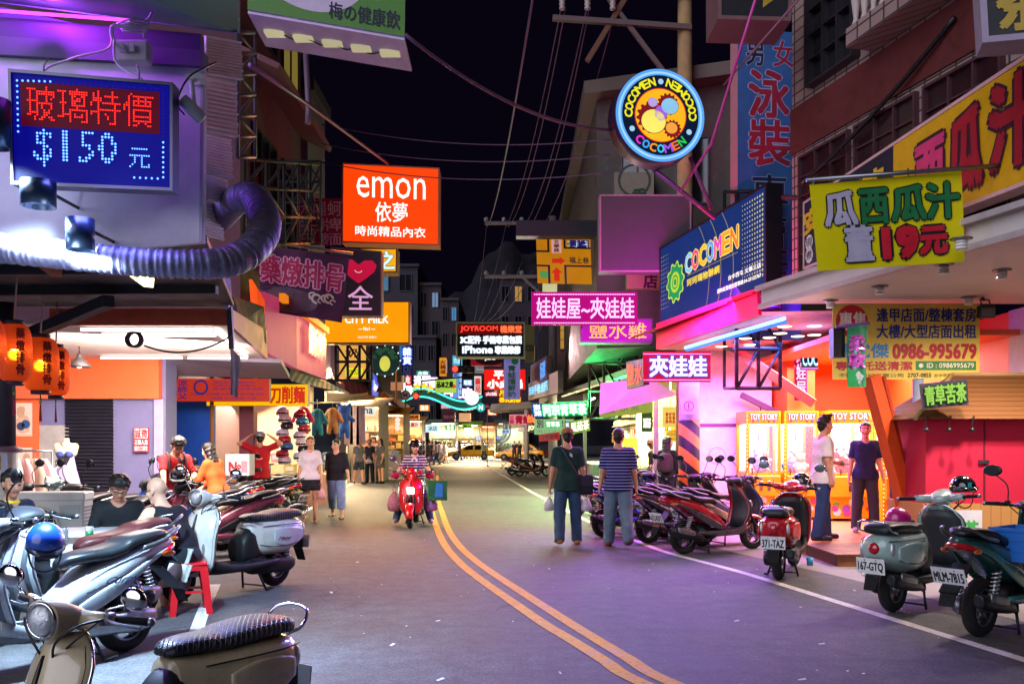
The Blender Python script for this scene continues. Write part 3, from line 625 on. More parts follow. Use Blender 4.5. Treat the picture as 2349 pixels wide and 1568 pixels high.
for i in range(n+1):
 v=vZ(1225)+(vZ(916)-vZ(1225))*i/n
 for q,of in((0,.022),(.5,.055)):rings.append([fs.at(uX(152),v+q*(vZ(916)-vZ(1225))/n,of),fs.at(uX(262),v+q*(vZ(916)-vZ(1225))/n,of)])
V=[p for r_ in rings for p in r_];mb.add(V,[(2*i,2*i+1,2*i+3,2*i+2)for i in range(len(rings)-1)],False,mat('34323e',.45,.5));mb.build('shutter',rt,og)
pan(rt,'door_jamb',358,916,379,1225,.09,mat('a896c8',.6))
pst=fs
for(a,b,c,d,lab)in((34,924,78,1000,0),(34,1026,78,1080,1)):
 mb=MB();f1=Face(fs.at(uX(a),vZ(b),.056),fs.at(uX(c),vZ(b),.056),fs.at(uX(c),vZ(d),.056),fs.at(uX(a),vZ(d),.056))
 mb.quad(f1.at(0,0),f1.at(1,0),f1.at(1,1),f1.at(0,1),mat('e8c8b4',.4));patch(mb,f1,(.02,.02,.98,.04),mat('e8a040',.4))
 if not lab:
  disc(mb,f1,.40,.72,.065,mat('c89878',.5),.004,16,0,.09);disc(mb,f1,.42,.80,.07,mat('c8a060',.5),.003,16,0,.06);disc(mb,f1,.52,.36,.13,mat('d8a888',.5),.003,18,0,.16);disc(mb,f1,.42,.3,.07,mat('28305a',.5),.006,14);disc(mb,f1,.66,.36,.075,mat('1c4a7c',.5),.006,14)
 else:disc(mb,f1,.7,.6,.06,mat('c89878',.5),.004);patch(mb,f1,(.1,.8,.5,.95),mat('2a2a2a',.5))
 mb.build('poster',rt,og)
 # canopy of that shop
root=thing('shop_canopy','salmon shop canopy lined with long fluorescent tubes','canopy',(-4.8,13,2.94));og=Vector((-4.8,13,2.94))
mb=MB();mb.slab([Vector((-8.2,10.9,2.945)),Vector((-8.2,15.3,2.945)),Vector((-4.1,15.3,2.945)),Vector((-3.36,10.9,2.945))],.03,mat('e8d8d0',.6));mb.build('underside',root,og)
mb=MB();mb.slab([Vector((-5.5,10.88,2.93)),Vector((-3.36,10.88,2.93)),Vector((-3.36,10.88,3.13)),Vector((-5.5,10.88,3.13))],.05,mat('e0684c',.55));mb.slab([Vector((-3.34,10.88,2.93)),Vector((-4.08,15.3,2.93)),Vector((-4.08,15.3,3.4)),Vector((-3.34,10.88,3.13))],.05,mat('a87888',.6));mb.build('fascia',root,og)
mb=MB();TUB=em('fff4ec',5)
for a,b_ in(((-5.2,11.05),(-3.62,11.05)),((-5.2,14.7),(-4.25,14.7)),((-6.6,14.7),(-5.3,14.7)),((-3.62,11.2),(-4.2,14.5)),((-5.2,11.6),(-3.75,11.6))):
 mb.tube([(a[0],a[1],2.9),(b_[0],b_[1],2.9)],.02,TUB)
mb.build('fluorescent_tube',root,og)
mb=MB();mb.tube([P(165,745,11.0),P(163,800,11.0)],.01,BLACK);pl=P(182,842,13.2)
sh=thing('pendant_lamp','dark enamel pendant lamp hanging under the salmon canopy','lamp',pl);
mb=MB();mb.lathe([(.16,0),(.15,.03),(.11,.085),(.05,.13),(.03,.17),(.03,.2)],(0,0,0),mat('3a3434',.4,.4),22);mb.build('lamp_shade',sh);mb=MB();mb.tube([(0,0,.2),(0,0,2.93-pl.z)],.01,BLACK,6);mb.build('cord',sh);mb=MB();mb.ball((0,0,.03),.045,em('ffd8a0',8));mb.build('bulb',sh)
# dark roof sheet between the near fascia and the canopy
DRK=stripes('1c2530','141b26',3,.5,'X',.6,bump=.4)
stallroof('dark corrugated roof sheet over the parked scooters on the left',[Vector((-9,6.6,2.98)),Vector((-9,10.86,3.15)),Vector((-3.3,10.86,3.15)),Vector((-2.2,6.6,2.98))],DRK,.05)
mb=MB();mb.bar(P(60,770,10),P(250,690,8.8),.11,mat('1c2030',.6));mb.bar((-8,9,3.0),(-2.9,9,3.04),.09,mat('1a1e2a',.6));mb.bar((-8,7.7,2.97),(-2.55,7.7,2.99),.09,mat('1a1e2a',.6));solo('roof_beam',mb,'dark steel roof beams under the corrugated sheet','beam')
for k,(fcn,u,v,lab)in enumerate(((fca,.2,.62,'grey wall air conditioner high on the plastered building by the orange sign'),(fca,.2,.3,'grey wall air conditioner low on the plastered building by the orange sign'),(fcr,.42,.2,'wall air conditioner on the dark brick building above the tea stall'))):
 c=fcn.at(u,v,.28);t=thing('wall_air_conditioner',lab,'air conditioner',c);mb=MB();mb.box((-.4,-.16,-.28),(.4,.16,.28),mat('8a8688',.6,var=.2),bev=.02);mb.build('casing',t);mb=MB();mb.lathe([(.02,-.162),(.2,-.162),(.2,-.17),(.02,-.17)],(-.1,0,0),DARKMETAL,18,'Y');mb.build('fan_grille',t)
 # ================================================================ near left: fascia, lamps, duct, LED sign
fp=Face(P(-60,128,6.5),P(470,158,6.5),P(466,556,6.5),P(-60,600,6.5))
root=thing('shop_fascia','white painted fascia board behind the glowing price sign','fascia',P(200,350,6.5));og=Vector(root.location)
mb=board(fp,.05,mat('d2cfdc',.45,var=.16,scale=1.6));mb.build('board',root,og)
mb=MB();mb.slab([fp.at(-.2,1.0,.05),fp.at(1,1.0,.05),fp.at(1,1.09,.05),fp.at(-.2,1.09,.05)],.12,mat('5a5470',.6));mb.slab([fp.at(-.2,1.092,.03),fp.at(.985,1.092,.03),fp.at(.985,1.19,.03),fp.at(-.2,1.19,.03)],.08,mat('4a4460',.6));mb.slab([fp.at(.988,0,.03),fp.at(1.0,0,.03),fp.at(1.0,1,.03),fp.at(.988,1,.03)],.028,mat('a8a4b4',.4));mb.build('metal_trim',root,og)
# magenta tube hidden along the top of the fascia
mb=MB();mb.tube([fp.at(-.2,1.19,.12),fp.at(.7,1.20,.12)],.012,em('e040ff',3));mb.build('neon_tube',root,og)
# LED price sign
fl=Face(P(28,168,6.1),P(392,198,6.1),P(392,432,6.1),P(34,417,6.1))
root=thing('led_sign','glowing dot lamp price sign with red and blue characters on the white fascia','sign',P(210,300,6.12));og=Vector(root.location)
mb=board(fl,.09,em('0a0a8a',.8,var=0),mat('8a8aa0',.3,.8));RED=em('ff2418',2.4);BLU=em('5a90ff',3);DIM=em('30101c',1)
text_w=fl.w()
patch(mb,fl,(.05,.52,.93,.93),em('4a061c',1,var=0),.004)  # red glow of the dot lamps painted onto the panel behind them
leds(mb,fl,'玻璃特價',(.085,.565,.895,.90),.0155,.0062,RED);
leds(mb,fl,'$150',(.135,.16,.66,.50),.0215,.0085,BLU);leds(mb,fl,'元',(.73,.17,.87,.38),.0155,.0062,BLU)
dotrow(mb,fl,(.035,.93),(.245,.945),7,.008,BLU);dotrow(mb,fl,(.035,.88),(.035,.46),9,.008,BLU)
dotrow(mb,fl,(.955,.44),(.955,.1),8,.008,BLU);dotrow(mb,fl,(.77,.085),(.92,.085),5,.008,BLU)
dotrow(mb,fl,(.29,.94),(.95,.955),20,.004,em('50142c',1));dotrow(mb,fl,(.955,.93),(.955,.5),13,.004,em('50142c',1));dotrow(mb,fl,(.04,.07),(.72,.08),22,.004,em('101058',1));dotrow(mb,fl,(.035,.42),(.035,.1),10,.004,em('101058',1))
mb.build('panel',root,og)
fr=MB();W,H=.018/fl.w(),.022/fl.h();rm=mat('5c5a70',.35,.8)
for b in((-W,-H,1+W,0),(-W,1,1+W,1+H),(-W,0,0,1),(1,0,1+W,1)):fr.slab([fl.at(b[0],b[1],.02),fl.at(b[2],b[1],.02),fl.at(b[2],b[3],.02),fl.at(b[0],b[3],.02)],.12,rm)
fr.build('frame',root,og)
hk=MB();hk.tube([fl.at(.2,1.02),fl.at(.2,1.10),fl.at(.24,1.16,.02)],.006,STEEL,6);hk.tube([fl.at(.8,1.02),fl.at(.8,1.12),fl.at(.79,1.17,.02)],.006,STEEL,6);hk.build('hook',root,og)
# socket box, plugs and white cords
pb=P(305,122,6.3)
root=thing('socket_box','white power socket box with two plugs above the price sign','socket',pb)
mb=MB();mb.box((-.12,-.05,-.075),(.12,.05,.075),mat('e4e0e4',.4),bev=.012);mb.build('box',root)
mb=MB();mb.box((-.06,-.085,-.02),(-.03,-.05,.03),mat('f0ecf0',.4));mb.box((.01,-.085,-.02),(.04,-.05,.03),mat('f0ecf0',.4));mb.build('plug',root)
WC=mat('e8d8ee',.45)
mb=MB();mb.tube(spline([P(350,-20,6.2),P(345,40,6.2),P(300,62,6.15),P(258,60,6.15),P(262,100,6.2),P(290,118,6.22)]),.012,WC,6)
mb.tube(spline([P(258,60,6.15),P(250,110,6.2),P(180,130,6.2),P(120,150,6.2),P(104,160,6.12)]),.008,WC,6)
mb.tube(spline([P(262,90,6.15),P(265,140,6.15),P(300,170,6.12),P(326,182,6.1)]),.008,WC,6)
for k in range(5):mb.tube(spline([P(268+k*3,55+4*k,6.18),P(300,45+7*k,6.12+.01*k),P(340-3*k,52+6*k,6.18),P(330,70+4*k,6.16)]),.007,WC,6)
solo('power_cord',mb,'tangled white power cords looping above the price sign','cord')
# downlight cans
for i,(px,pt,pb_,rr,lab)in enumerate(((88,416,474,38,'black cylinder spotlight hanging just below the price sign'),(184,502,574,31,'black cylinder spotlight in front of the silver duct'),(-8,230,340,30,'black cylinder spotlight at the very left edge by the price sign'))):
 Yc=5.95 if i!=1 else 6.0;p=P(px,pb_,Yc);h=(pb_-pt)/F*Yc;r_=rr/F*Yc
 t=thing('spotlight',lab,'lamp',p,0,'black cylinder spotlights over the left scooters');mb=MB();mb.lathe([(r_*.8,.03),(r_*.86,.003),(r_,0),(r_,h),(.004,h+.003)],(0,0,0),mat('1c2c44',.3,.3),26);mb.build('housing',t)
 mb=MB();mb.lathe([(.003,.03),(r_*.8,.031)],(0,0,0),em('f4fbff',9),20);mb.build('lens',t)
 mb=MB();mb.tube([(0,.0,h*.8),(0,.55,h*.8)],.012,BLACK,6);mb.build('arm',t)
 lo=lamp('SPOT',p+Vector((0,0,-.02)),900,'c0e4ff',.08,aim=p+Vector((.25,1.3,-3)if i==1 else(.12,-.3,-3)),spot=130,blend=.9)
 # silver flexible duct: along the fascia then curling up and back
def duct():
 path=spline([P(-80,562,6.2),P(60,575,6.2),P(200,590,6.2),P(330,602,6.25),P(450,606,6.35),P(530,598,6.5),P(585,565,6.7),P(608,520,7.0),P(598,478,7.3),P(575,452,7.5),P(540,462,7.9),P(505,500,8.4)],10)
 mb=MB();pts=[];rs=[];L=0
 dense=[]
 for i in range(len(path)-1):
  n_=max(1,int((path[i+1]-path[i]).length/.011))
  for j in range(n_):dense.append(path[i].lerp(path[i+1],j/n_))
 for i,p in enumerate(dense):
  L+=(p-dense[i-1]).length if i else 0
  ph=(L/.045)%1;big=.10+.02*min(1,max(0,(L-1.4)/.8));rs.append(big-(.012 if ph<.25 else.0)+.003*math.sin(L*83));pts.append(p)
 mb.tube(pts,rs,mat('7a7492',.45,.5,var=.2,scale=22,bump=.5),26)
 return mb
solo('flexible_duct',duct(),'silver ribbed flexible duct bending upward under the white fascia','duct')
# security camera
pc=P(440,250,6.25);t=thing('security_camera','white bullet security camera on a bracket at the right end of the fascia','camera',pc)
mb=MB();mb.M=Matrix.Rotation(.75,4,'Y')@Matrix.Rotation(.5,4,'Z');mb.tube([(-.09,0,0),(-.085,0,0),(.09,0,0),(.095,0,0)],[.03,.045,.045,.03],mat('c4c8d4',.35),18);mb.build('body',t)
mb=MB();mb.tube([(0,.05,.05),(-.02,.05,.2),(-.02,.2,.27)],.018,WHITE,8);mb.box((-.08,.1,.25),(.05,.24,.28),WHITE);mb.build('bracket',t)
mb=MB();mb.tube(spline([(-.05,0,-.04),(-.1,0,.05),(-.02,-.02,.2),(.07,.05,.3),(.1,.2,.4)]),.007,BLACK,6);mb.build('cable',t)
# stepped white corrugated sheets receding along the street
SH=mat('dcd8e6',.55,var=.1)
root=thing('corrugated_screen','stepped white sheet metal screens receding beside the fascia','screen',P(510,300,7.2));og=Vector(root.location)
for i,(x0,x1,y0,y1,Y)in enumerate(((472,556,82,180,7.0),(472,545,175,312,7.3),(470,533,305,405,7.6),(470,525,398,465,7.9),(468,513,458,548,8.2))):
 mb=MB();f_=Face(P(x0,y0,Y-.25),P(x1-4,y0+14,Y+.1),P(x1,y1+4,Y+.1),P(x0,y1-10,Y-.25));n_=26;V=[]
 for k in range(n_+1):
  v=1-k/n_;dd=.008*(k%2);e=1+(.05 if(k%5==0)else 0)
  V+=[f_.at(0,v,dd),f_.at(e,v,dd),f_.at(e,v,dd-.02),f_.at(0,v,dd-.02)]
 Fa=[]
 for k in range(n_):
  for j in range(4):Fa.append((4*k+j,4*k+(j+1)%4,4*k+4+(j+1)%4,4*k+4+j))
 mb.add(V,Fa+[(0,1,2,3),(4*n_+3,4*n_+2,4*n_+1,4*n_)],False,SH);mb.build('sheet',root,og)
 # green underside of an upper awning
GRN=mat('4e7468',.6,var=.1)
stallroof('dark green underside of an upper awning above the price sign',[P(-60,-160,4.6),P(-60,0,6.6),P(545,78,6.6),P(552,-160,5.2)],GRN,.05)
mb=MB();mb.slab([P(-60,0,6.55),P(545,78,6.55),P(546,48,6.5),P(-60,-26,6.5)][::1],.05,mat('5c8a7c',.5));mb.slab([P(-60,60,6.75),P(400,118,6.75),P(460,118,6.75),P(-60,2,6.75)][::1],.02,mat('6a3a8a',.6));solo('awning_edge',mb,'green painted steel edge beam of the upper awning','beam')
# ================================================================ signs on the left
K=BLACK;WT=em('fff6ee',1.15,var=0);WTD=mat('e8e0e0',.5)
f_=Face(P(566,-160,10),P(931,-134,10),P(928,84,10),P(568,22,10))
def pt(mb,fc):
 disc(mb,fc,.42,.57,.60,mat('d2c4cc',.5),.003,40,0,.40)
 text(mb,fc,'梅の健康飲',(.52,.06,.97,.25),mat('1c2430',.6),.006,.004);text(mb,fc,'n',(.26,.42,.42,.66),mat('3a7a1c',.5),.006,.02);text(mb,fc,'o',(.48,.42,.62,.64),mat('3a7a1c',.5),.006,.02)
def modules(e):
 q=[P(568,24,10.02),P(928,86,10.02),P(922,118,9.4),P(562,66,9.4)];fq=Face(q[0],q[1],q[2],q[3])
 e.slab([f_.at(0,0)+Vector((0,.02,-.004)),f_.at(1,0)+Vector((0,.02,-.004)),f_.at(1,0)+Vector((0,.75,-.05)),f_.at(0,0)+Vector((0,.75,-.05))],.03,mat('d8ccd8',.5))
 for k in range(5):c_=f_.at(.12+.19*k,0)+Vector((0,.36,-.05));e.box(c_+Vector((-.11,-.07,-.035)),c_+Vector((.11,.07,0)),em('e8dcb0',.5))
 e.tube(spline([f_.at(.18+.08*k,0)+Vector((0,.36+.1*(k%2),-.07))for k in range(9)]),.008,BLACK,5)
sign('hanging_sign','white and green light box sign with lamp modules underneath, overhead beside the night sky',f_,.02,mat('4f8a28',.5),pt,edge=mat('c8bcc8',.5),extra=(('lamp_module',modules),))
f_=rect(788,378,1005,556,20)
f_=Face(P(788,377,20),P(1005,388,20),P(1004,560,20),P(787,553,20))
def pt(mb,fc):
 text(mb,fc,'emon',(.14,.58,.87,.86),WT,.01,0);text(mb,fc,'依夢',(.34,.27,.68,.53),WT,.01,.006);text(mb,fc,'時尚精品內衣',(.13,.08,.87,.21),WT,.01,.005)
sign('light_box','large bright orange light box sign with white lettering',f_,.45,em('fa4204',.97,True,var=.03),pt,edge=mat('a85a30',.5),rim=.03,rimm=mat('b8603a',.5))
f_=rect(680,455,785,562,19.5)
def pt(mb,fc):
 text(mb,fc,'大陽蚵',(.04,.62,.98,.94),mat('c8a8a0',.6),.006,.004);text(mb,fc,'招牌',(.06,.30,.98,.58),mat('c8a8a0',.6),.006,.004);text(mb,fc,'日麵',(.06,.0,.98,.26),mat('c8a8a0',.6),.006,.004)
sign('cloth_banner','deep red banner with pale characters behind the steel scaffold',f_,.02,mat('8a1428',.7),pt,'banner')
# purple cloth banner (wavy)
def wavy(name,label,fc,m,paint,cat='banner',amp=.04,nu=26,nv=10,group=None,fr=9):
 org=fc.at(.5,.5);root=thing(name,label,cat,org,0,group);mb=MB();
 ph=random.uniform(0,6)
 def wv(u,v):return amp*(math.sin(u*fr+v*2.2+ph)*.6+math.sin(u*fr*2.3-v*3+1)*.25+.3*math.sin(v*4+ph))*(1-.5*v)
 old=fc.at
 class Wf(Face):
  def __init__(s):s.q=fc.q;s.n=fc.n
  def at(s,u,v,d=0):return old(u,v,d+wv(u,v))
 wf=Wf()
 V=[wf.at(i/nu,j/nv)for j in range(nv+1)for i in range(nu+1)];k=len(V);V+=[p-fc.n*.006 for p in V]
 q=lambda i,j:j*(nu+1)+i
 Fa=[(q(i,j),q(i+1,j),q(i+1,j+1),q(i,j+1))for j in range(nv)for i in range(nu)];Fa+=[tuple(x+k for x in f[::-1])for f in Fa]
 mb.add(V,Fa,True,m);paint(mb,wf);mb.build('cloth',root,org);return root,org,wf
def pt(mb,fc):
 text(mb,fc,'藥燉排骨',(.02,.45,.96,.86),mat('a01c48',.6),.012,.012,mat('d898b8',.6),.03)
 disc(mb,fc,.3,.22,.52,mat('5a4a58',.8,var=.5,scale=5),.008,26,0,.22)
 for k in range(7):disc(mb,fc,.56+.05*k,.3+.03*math.sin(k*1.7),.05+.02*(k%3),mat('c8b8a8',.6),.012,16,.03+.012*(k%3),None,.2,4.9)
r_,o_,wf=wavy('cloth_banner','dark purple cloth banner with crimson characters and a cloud motif',Face(P(588,560,15.8),P(802,588,16.2),P(784,740,16.2),P(602,712,15.8)),mat('43183e',.75,var=.35,scale=3),pt)
mb=MB();mb.tube([P(560,548,15.8),P(810,582,16.2)],.025,STEEL,8);mb.build('rod',r_,o_)
f_=Face(P(762,570,19),P(872,579,19),P(872,722,19),P(762,722,19))
def pt(mb,fc):
 RP=em('c81440',.8);hw=[(0,-.34),(.16,-.2),(.32,-.02),(.36,.14),(.28,.26),(.12,.25),(0,.13),(-.12,.25),(-.28,.26),(-.36,.14),(-.32,-.02),(-.16,-.2)]
 mb.add([fc.at(.55+x*1.05,.70+y*.62,.01)for x,y in hw],[tuple(range(len(hw)))],False,RP);disc(mb,fc,.55,.72,.09,em('ffe8e8',1),.016,12,.08,None,3.6,5.8)
 text(mb,fc,'全',(.33,.08,.85,.45),em('e8a8d8',.8),.01,.004);text(mb,fc,'門',(.02,.1,.14,.35),em('e8a8d8',.7),.01)
sign('rounded_sign','dark sign with a red heart and a pale pink character',f_,.3,mat('2c2030',.5),pt,edge=mat('3a2834',.5),rim=.03,rimm=mat('6a4048',.5))
f_=rect(830,572,908,622,22)
def pt(mb,fc):text(mb,fc,'之',(.5,.1,.96,.9),em('d0f0f0',1),.01,.02,K,.03)
sign('light_box','yellow light box partly hidden behind the dark heart sign',f_,.5,em('f0a818',.95),pt,edge=em('b87810',.6),rim=.03,rimm=mat('8a6030',.5))
f_=rect(746,693,937,785,24)
def pt(mb,fc):
 text(mb,fc,'CITY MILK',(.24,.48,.76,.66),WT,.01,.008);text(mb,fc,'— No1 —',(.40,.30,.60,.38),WT,.01,.004);text(mb,fc,'木瓜牛奶 蘋果汁',(.39,.10,.62,.16),WT,.01)
sign('light_box','amber light box sign with white lettering under the heart sign',f_,.45,em('fb9a08',.95,True,var=.04),pt,edge=mat('5a2018',.5),rim=.03,rimm=mat('6a2820',.5))
# yellow lit window store under it, steel frame
mb=MB();f_=rect(778,787,838,868,27);mb.slab(f_.q,.1,em('f0b050',.85));text(mb,f_,'奶',(.25,.60,.75,.85),mat('3a2418',.5),.02,.01);patch(mb,f_,(.25,.06,.9,.30),em('ece818',.95),.02);text(mb,f_,'商店',(.3,.1,.85,.26),mat('2a6a2a',.5),.03)
lat=MB();lattice(lat,rect(770,787,852,872,25),3,2,.04,DK)
solo('lit_shopfront',mb,'glowing yellow upper shopfront behind a steel frame','shopfront');solo('sign_frame',lat,'rusty steel frame crossing the glowing yellow upper shopfront','frame')
# round sign: generic green disc with leaves and a glowing oval
pc=P(883,827,30);R_=34/F*30;root=thing('round_sign','round dark green sign with leaves and a glowing yellow oval','sign',pc)
mb=MB();mb.lathe([(.003,0),(R_,0),(R_,.2),(.003,.2)],(0,0,0),mat('1e3c34',.5),32,'Y');fc=Face((-R_,-.004,R_),(R_,-.004,R_),(R_,-.004,-R_),(-R_,-.004,-R_))
disc(mb,fc,.5,.5,R_*.93,em('24403a',.45),.003,32);disc(mb,fc,.5,.40,R_*.36,em('e0dc58',.8),.008,24,0,R_*.52)
for k in range(26):a=random.uniform(.2,2.9);q=random.uniform(.55,.88);disc(mb,fc,.5+.5*q*math.cos(a),.5+.5*q*math.sin(a),random.uniform(.03,.07),em('3c6a48',.45),.006,7)
mb.build('panel',root)
mb=MB()
for k in range(12):a=k*math.pi/6;mb.ball((R_*1.04*math.cos(a),.0,R_*1.04*math.sin(a)),.022,em('a8d8ff',3),8,5)
mb.build('rim_bulb',root)
f_=rect(922,795,946,860,36)
def pt(mb,fc):text(mb,fc,'雜貨',(.1,.36,.9,.98),em('e8f4ff',1.3),.02,.012,em('2a5cff',.8),.05,True);text(mb,fc,'店',(.1,.04,.9,.32),mat('5a6a9a',.5),.02,.01)
sign('vertical_sign','small dark blue vertical sign with white neon characters',f_,.2,em('0c1a58',.6),pt,edge=K)
# oblique fascias along the left street
def oblique(name,label,px0,yt0,yb0,Y0,px1,yt1,yb1,Y1,m,paint=None,cat='sign',t=.15,edge=None):
 fc=Face(P(px0,yt0,Y0),P(px1,yt1,Y1),P(px1,yb1,Y1),P(px0,yb0,Y0));return sign(name,label,fc,t,m,paint,cat,edge or mat('3a2a38',.6))
def pt(mb,fc):
 for k in range(4):text(mb,fc,'鐵板燒肉'[k],(.22+.155*k,.30,.36+.155*k,.80),mat('7a58c0',.3,.4),.10,.03)
oblique('shop_sign','salmon pink fascia sign with raised violet characters',680,700,845,17,747,753,870,21,em('c83c64',.75),pt)
mb=MB();mb.slab([P(590,660,14.6),P(600,770,14.6),P(588,770,14.9),P(578,640,14.9)],.05,em('ff5a1c',.9));mb.slab([P(588,662,14.6),P(604,690,14.8),P(602,800,14.8),P(588,745,14.6)],.03,em('f04a14',.85));solo('shop_sign',mb,'narrow glowing orange wedge shaped sign beside the dark roof','sign')
mb=MB();f_=Face(P(606,668,15),P(680,700,17),P(680,845,17),P(606,805,15));mb.slab(f_.q,.1,em('b43860',.7));mb.slab([P(640,672,15.6),P(745,752,20),P(745,765,20),P(640,690,15.6)],.1,em('f08018',.8));solo('shop_sign',mb,'pink fascia board with an orange light strip over the red menu board','sign')
def pt(mb,fc):text(mb,fc,'CITY MILK',(.35,.45,.95,.66),em('d0f0ff',1.2),.02,.02);disc(mb,fc,.15,.6,.2,em('ff9a40',1),.02,16)
oblique('shop_sign','bright blue oblique fascia sign with white lettering',680,722,856,21,728,765,872,25,em('2466e0',.8),pt)
oblique('shop_sign','pale lilac blank sign board further along the blue fascia',728,752,856,25,758,778,868,28,mat('9a84b4',.6))
oblique('shop_sign','dull violet corrugated sign board near the glowing shopfront',757,773,858,28,792,805,880,33,stripes('70406e','5a3058',3,.5,vec=(1,1,0),rough=.6))
def pt(mb,fc):text(mb,fc,'line',(.2,.3,.8,.7),em('e0f0ff',1.3),.02,.02)
oblique('shop_sign','small blue and white lit sign at the end of the dark wall',853,852,905,36,868,868,912,40,em('2a4ad0',.9),pt)
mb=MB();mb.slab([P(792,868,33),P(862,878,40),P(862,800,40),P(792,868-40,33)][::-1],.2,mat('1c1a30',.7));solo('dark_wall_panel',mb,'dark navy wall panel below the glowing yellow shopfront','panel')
# awnings / canopies on the left street
stallroof('grey metal canopy over the red menu board',[P(375,822,15.5),P(400,862,16.6),P(664,868,17.6),P(645,832,15.6)],mat('8a8090',.6),.08)
stallroof('dark crumpled awning with ragged edge beside the dark roof',[P(528,680,12.4),P(600,705,14.5),P(606,790,15),P(545,740,12.4)],mat('2a2434',.8,var=.3,bump=.4),.04)
stallroof('grey slatted awning above the plush costume stall',[P(664,868,18.6),P(668,842,17.8),P(745,872,22),P(800,900,25.5)],stripes('9a9084','6a6460',3,.5,vec=(1,.6,0)),.06)
stallroof('maroon tiled awning past the glowing yellow shopfront',[P(800,905,31),P(775,868,30),P(850,876,40),P(877,898,41)],stripes('7a2438','5a1828',2,.5,vec=(1,.4,0)),.08)
stallroof('pale flat canopy over the bright cosmetics shop',[P(745,918,28),P(745,896,26),P(850,898,38),P(876,912,40)],mat('c8b098',.6),.08)
stallroof('orange tarpaulin awning in the far left',[P(872,908,47),P(880,896,44),P(940,930,56),P(935,945,56)],mat('d8701c',.7),.06)
stallroof('amber canvas awning above the far bright shop on the left',[P(815,945,41),P(862,922,39),P(930,936,50),P(925,948,50)],mat('e0981c',.7),.06)
# plastic strip hanging at the canopy corner + metal post
r_,o_,wf=wavy('plastic_sheet','rolled translucent plastic sheet hanging from the salmon canopy corner',Face(P(528,795,10.8),P(552,820,10.8),P(544,912,10.8),P(530,905,10.8)),mat('c8b0d0',.2,var=.2),lambda m_,f:None,'sheet',.02,8,8)
mb=MB();mb.bar(P(522,640,10.8),P(532,800,10.8),.06,mat('5a5a70',.4,.5));mb.ball(P(517,700,10.7),.05,mat('a8a8b8',.3,.3));mb.tube([P(518,672,10.7),P(518,690,10.7)],.03,mat('b09060',.4),8);solo('post',mb,'slotted steel post with a small lamp at the corner of the salmon canopy','post')
# menu boards
f_=rect(403,868,618,920,17)
def pt(mb,fc):
 PU=em('3a2a80',.6);text(mb,fc,'涼師父',(.03,.08,.12,.96),PU,.01,.004,None,0,True);disc(mb,fc,.27,.62,.14,PU,.01,24,.10)
 for j,(a,b)in enumerate(((.40,.84),(.40,.86),(.40,.94))):text(mb,fc,('傳統風味涼麵好吃','招牌牛肉乾拌麵小','酸辣湯麵味噌湯飲')[j],(a,.78-.14*j,b,.88-.14*j),PU,.01)
 text(mb,fc,'炸醬麵 涼拌麵 牛肉麵湯 乾拌麵 好吃',(.16,.26,.95,.37),PU,.01);text(mb,fc,'一碗麵 在地美味 小菜',(.34,.08,.86,.19),PU,.01)
sign('menu_board','wide red menu board with small violet writing hanging under the grey canopy',f_,.12,em('c0301c',.8),pt,edge=mat('8a2a20',.5))
f_=rect(474,881,706,930,18.4)
def pt(mb,fc):text(mb,fc,'刀削麵',(.63,.12,.97,.88),em('d02810',.85),.01,.014)
sign('light_box','yellow noodle sign with red characters behind the red menu board',f_,.2,em('f4b404',.95,True),pt,edge=mat('a07010',.5))
f_=Face(P(333,1066,15.42),P(372,1066,15.42),P(372,1129,15.42),P(333,1129,15.42))
f_=Face(P(334,1067,15.4),P(372,1067,15.4),P(372,1129,15.4),P(334,1129,15.4))
f_=Face(P(306,980,15.4),P(341,980,15.4),P(341,1036,15.4),P(306,1036,15.4))
def pt(mb,fc):
 for k in(0,1):patch(mb,fc,(.08+.44*k,.56,.5+.44*k,.96),WTD,.003);text(mb,fc,'誠徵'[k],(.1+.44*k,.58,.48+.44*k,.94),mat('a01020',.6),.006,.004)
 text(mb,fc,'正職人員',(.08,.3,.94,.5),WTD,.005,.002);text(mb,fc,'假日工讀生',(.08,.05,.94,.24),WTD,.005,.002)
sign('notice','red and white hiring notice on the violet wall',f_,.01,mat('b01428',.5),pt,'notice')
# ================================================================ signs on the right
# vertical blue swimwear sign
f_=Face(P(1692,66,15.1),P(1838,76,15.1),P(1838,780,15.1),P(1692,780,15.1))
def pt(mb,fc):
 DB=mat('16142c',.5);BD=mat('8a1430',.5);OL=mat('98a8d0',.5)
 text(mb,fc,'男',(.14,.885,.40,.975),DB,.008,.01,OL,.02);text(mb,fc,'女',(.56,.885,.88,.97),BD,.008,.008,OL,.018)
 text(mb,fc,'泳',(.18,.72,.80,.87),BD,.008,.022,OL,.035);text(mb,fc,'裝',(.18,.565,.82,.71),BD,.008,.022,OL,.035)
 text(mb,fc,'專賣店',(.22,.14,.78,.54),mat('1c1c40',.5),.008,.012,OL,.02,True)
sign('vertical_sign','tall dark blue vertical sign with crimson characters',f_,.5,mat('2c5c96',.5),pt,edge=mat('c08890',.5))
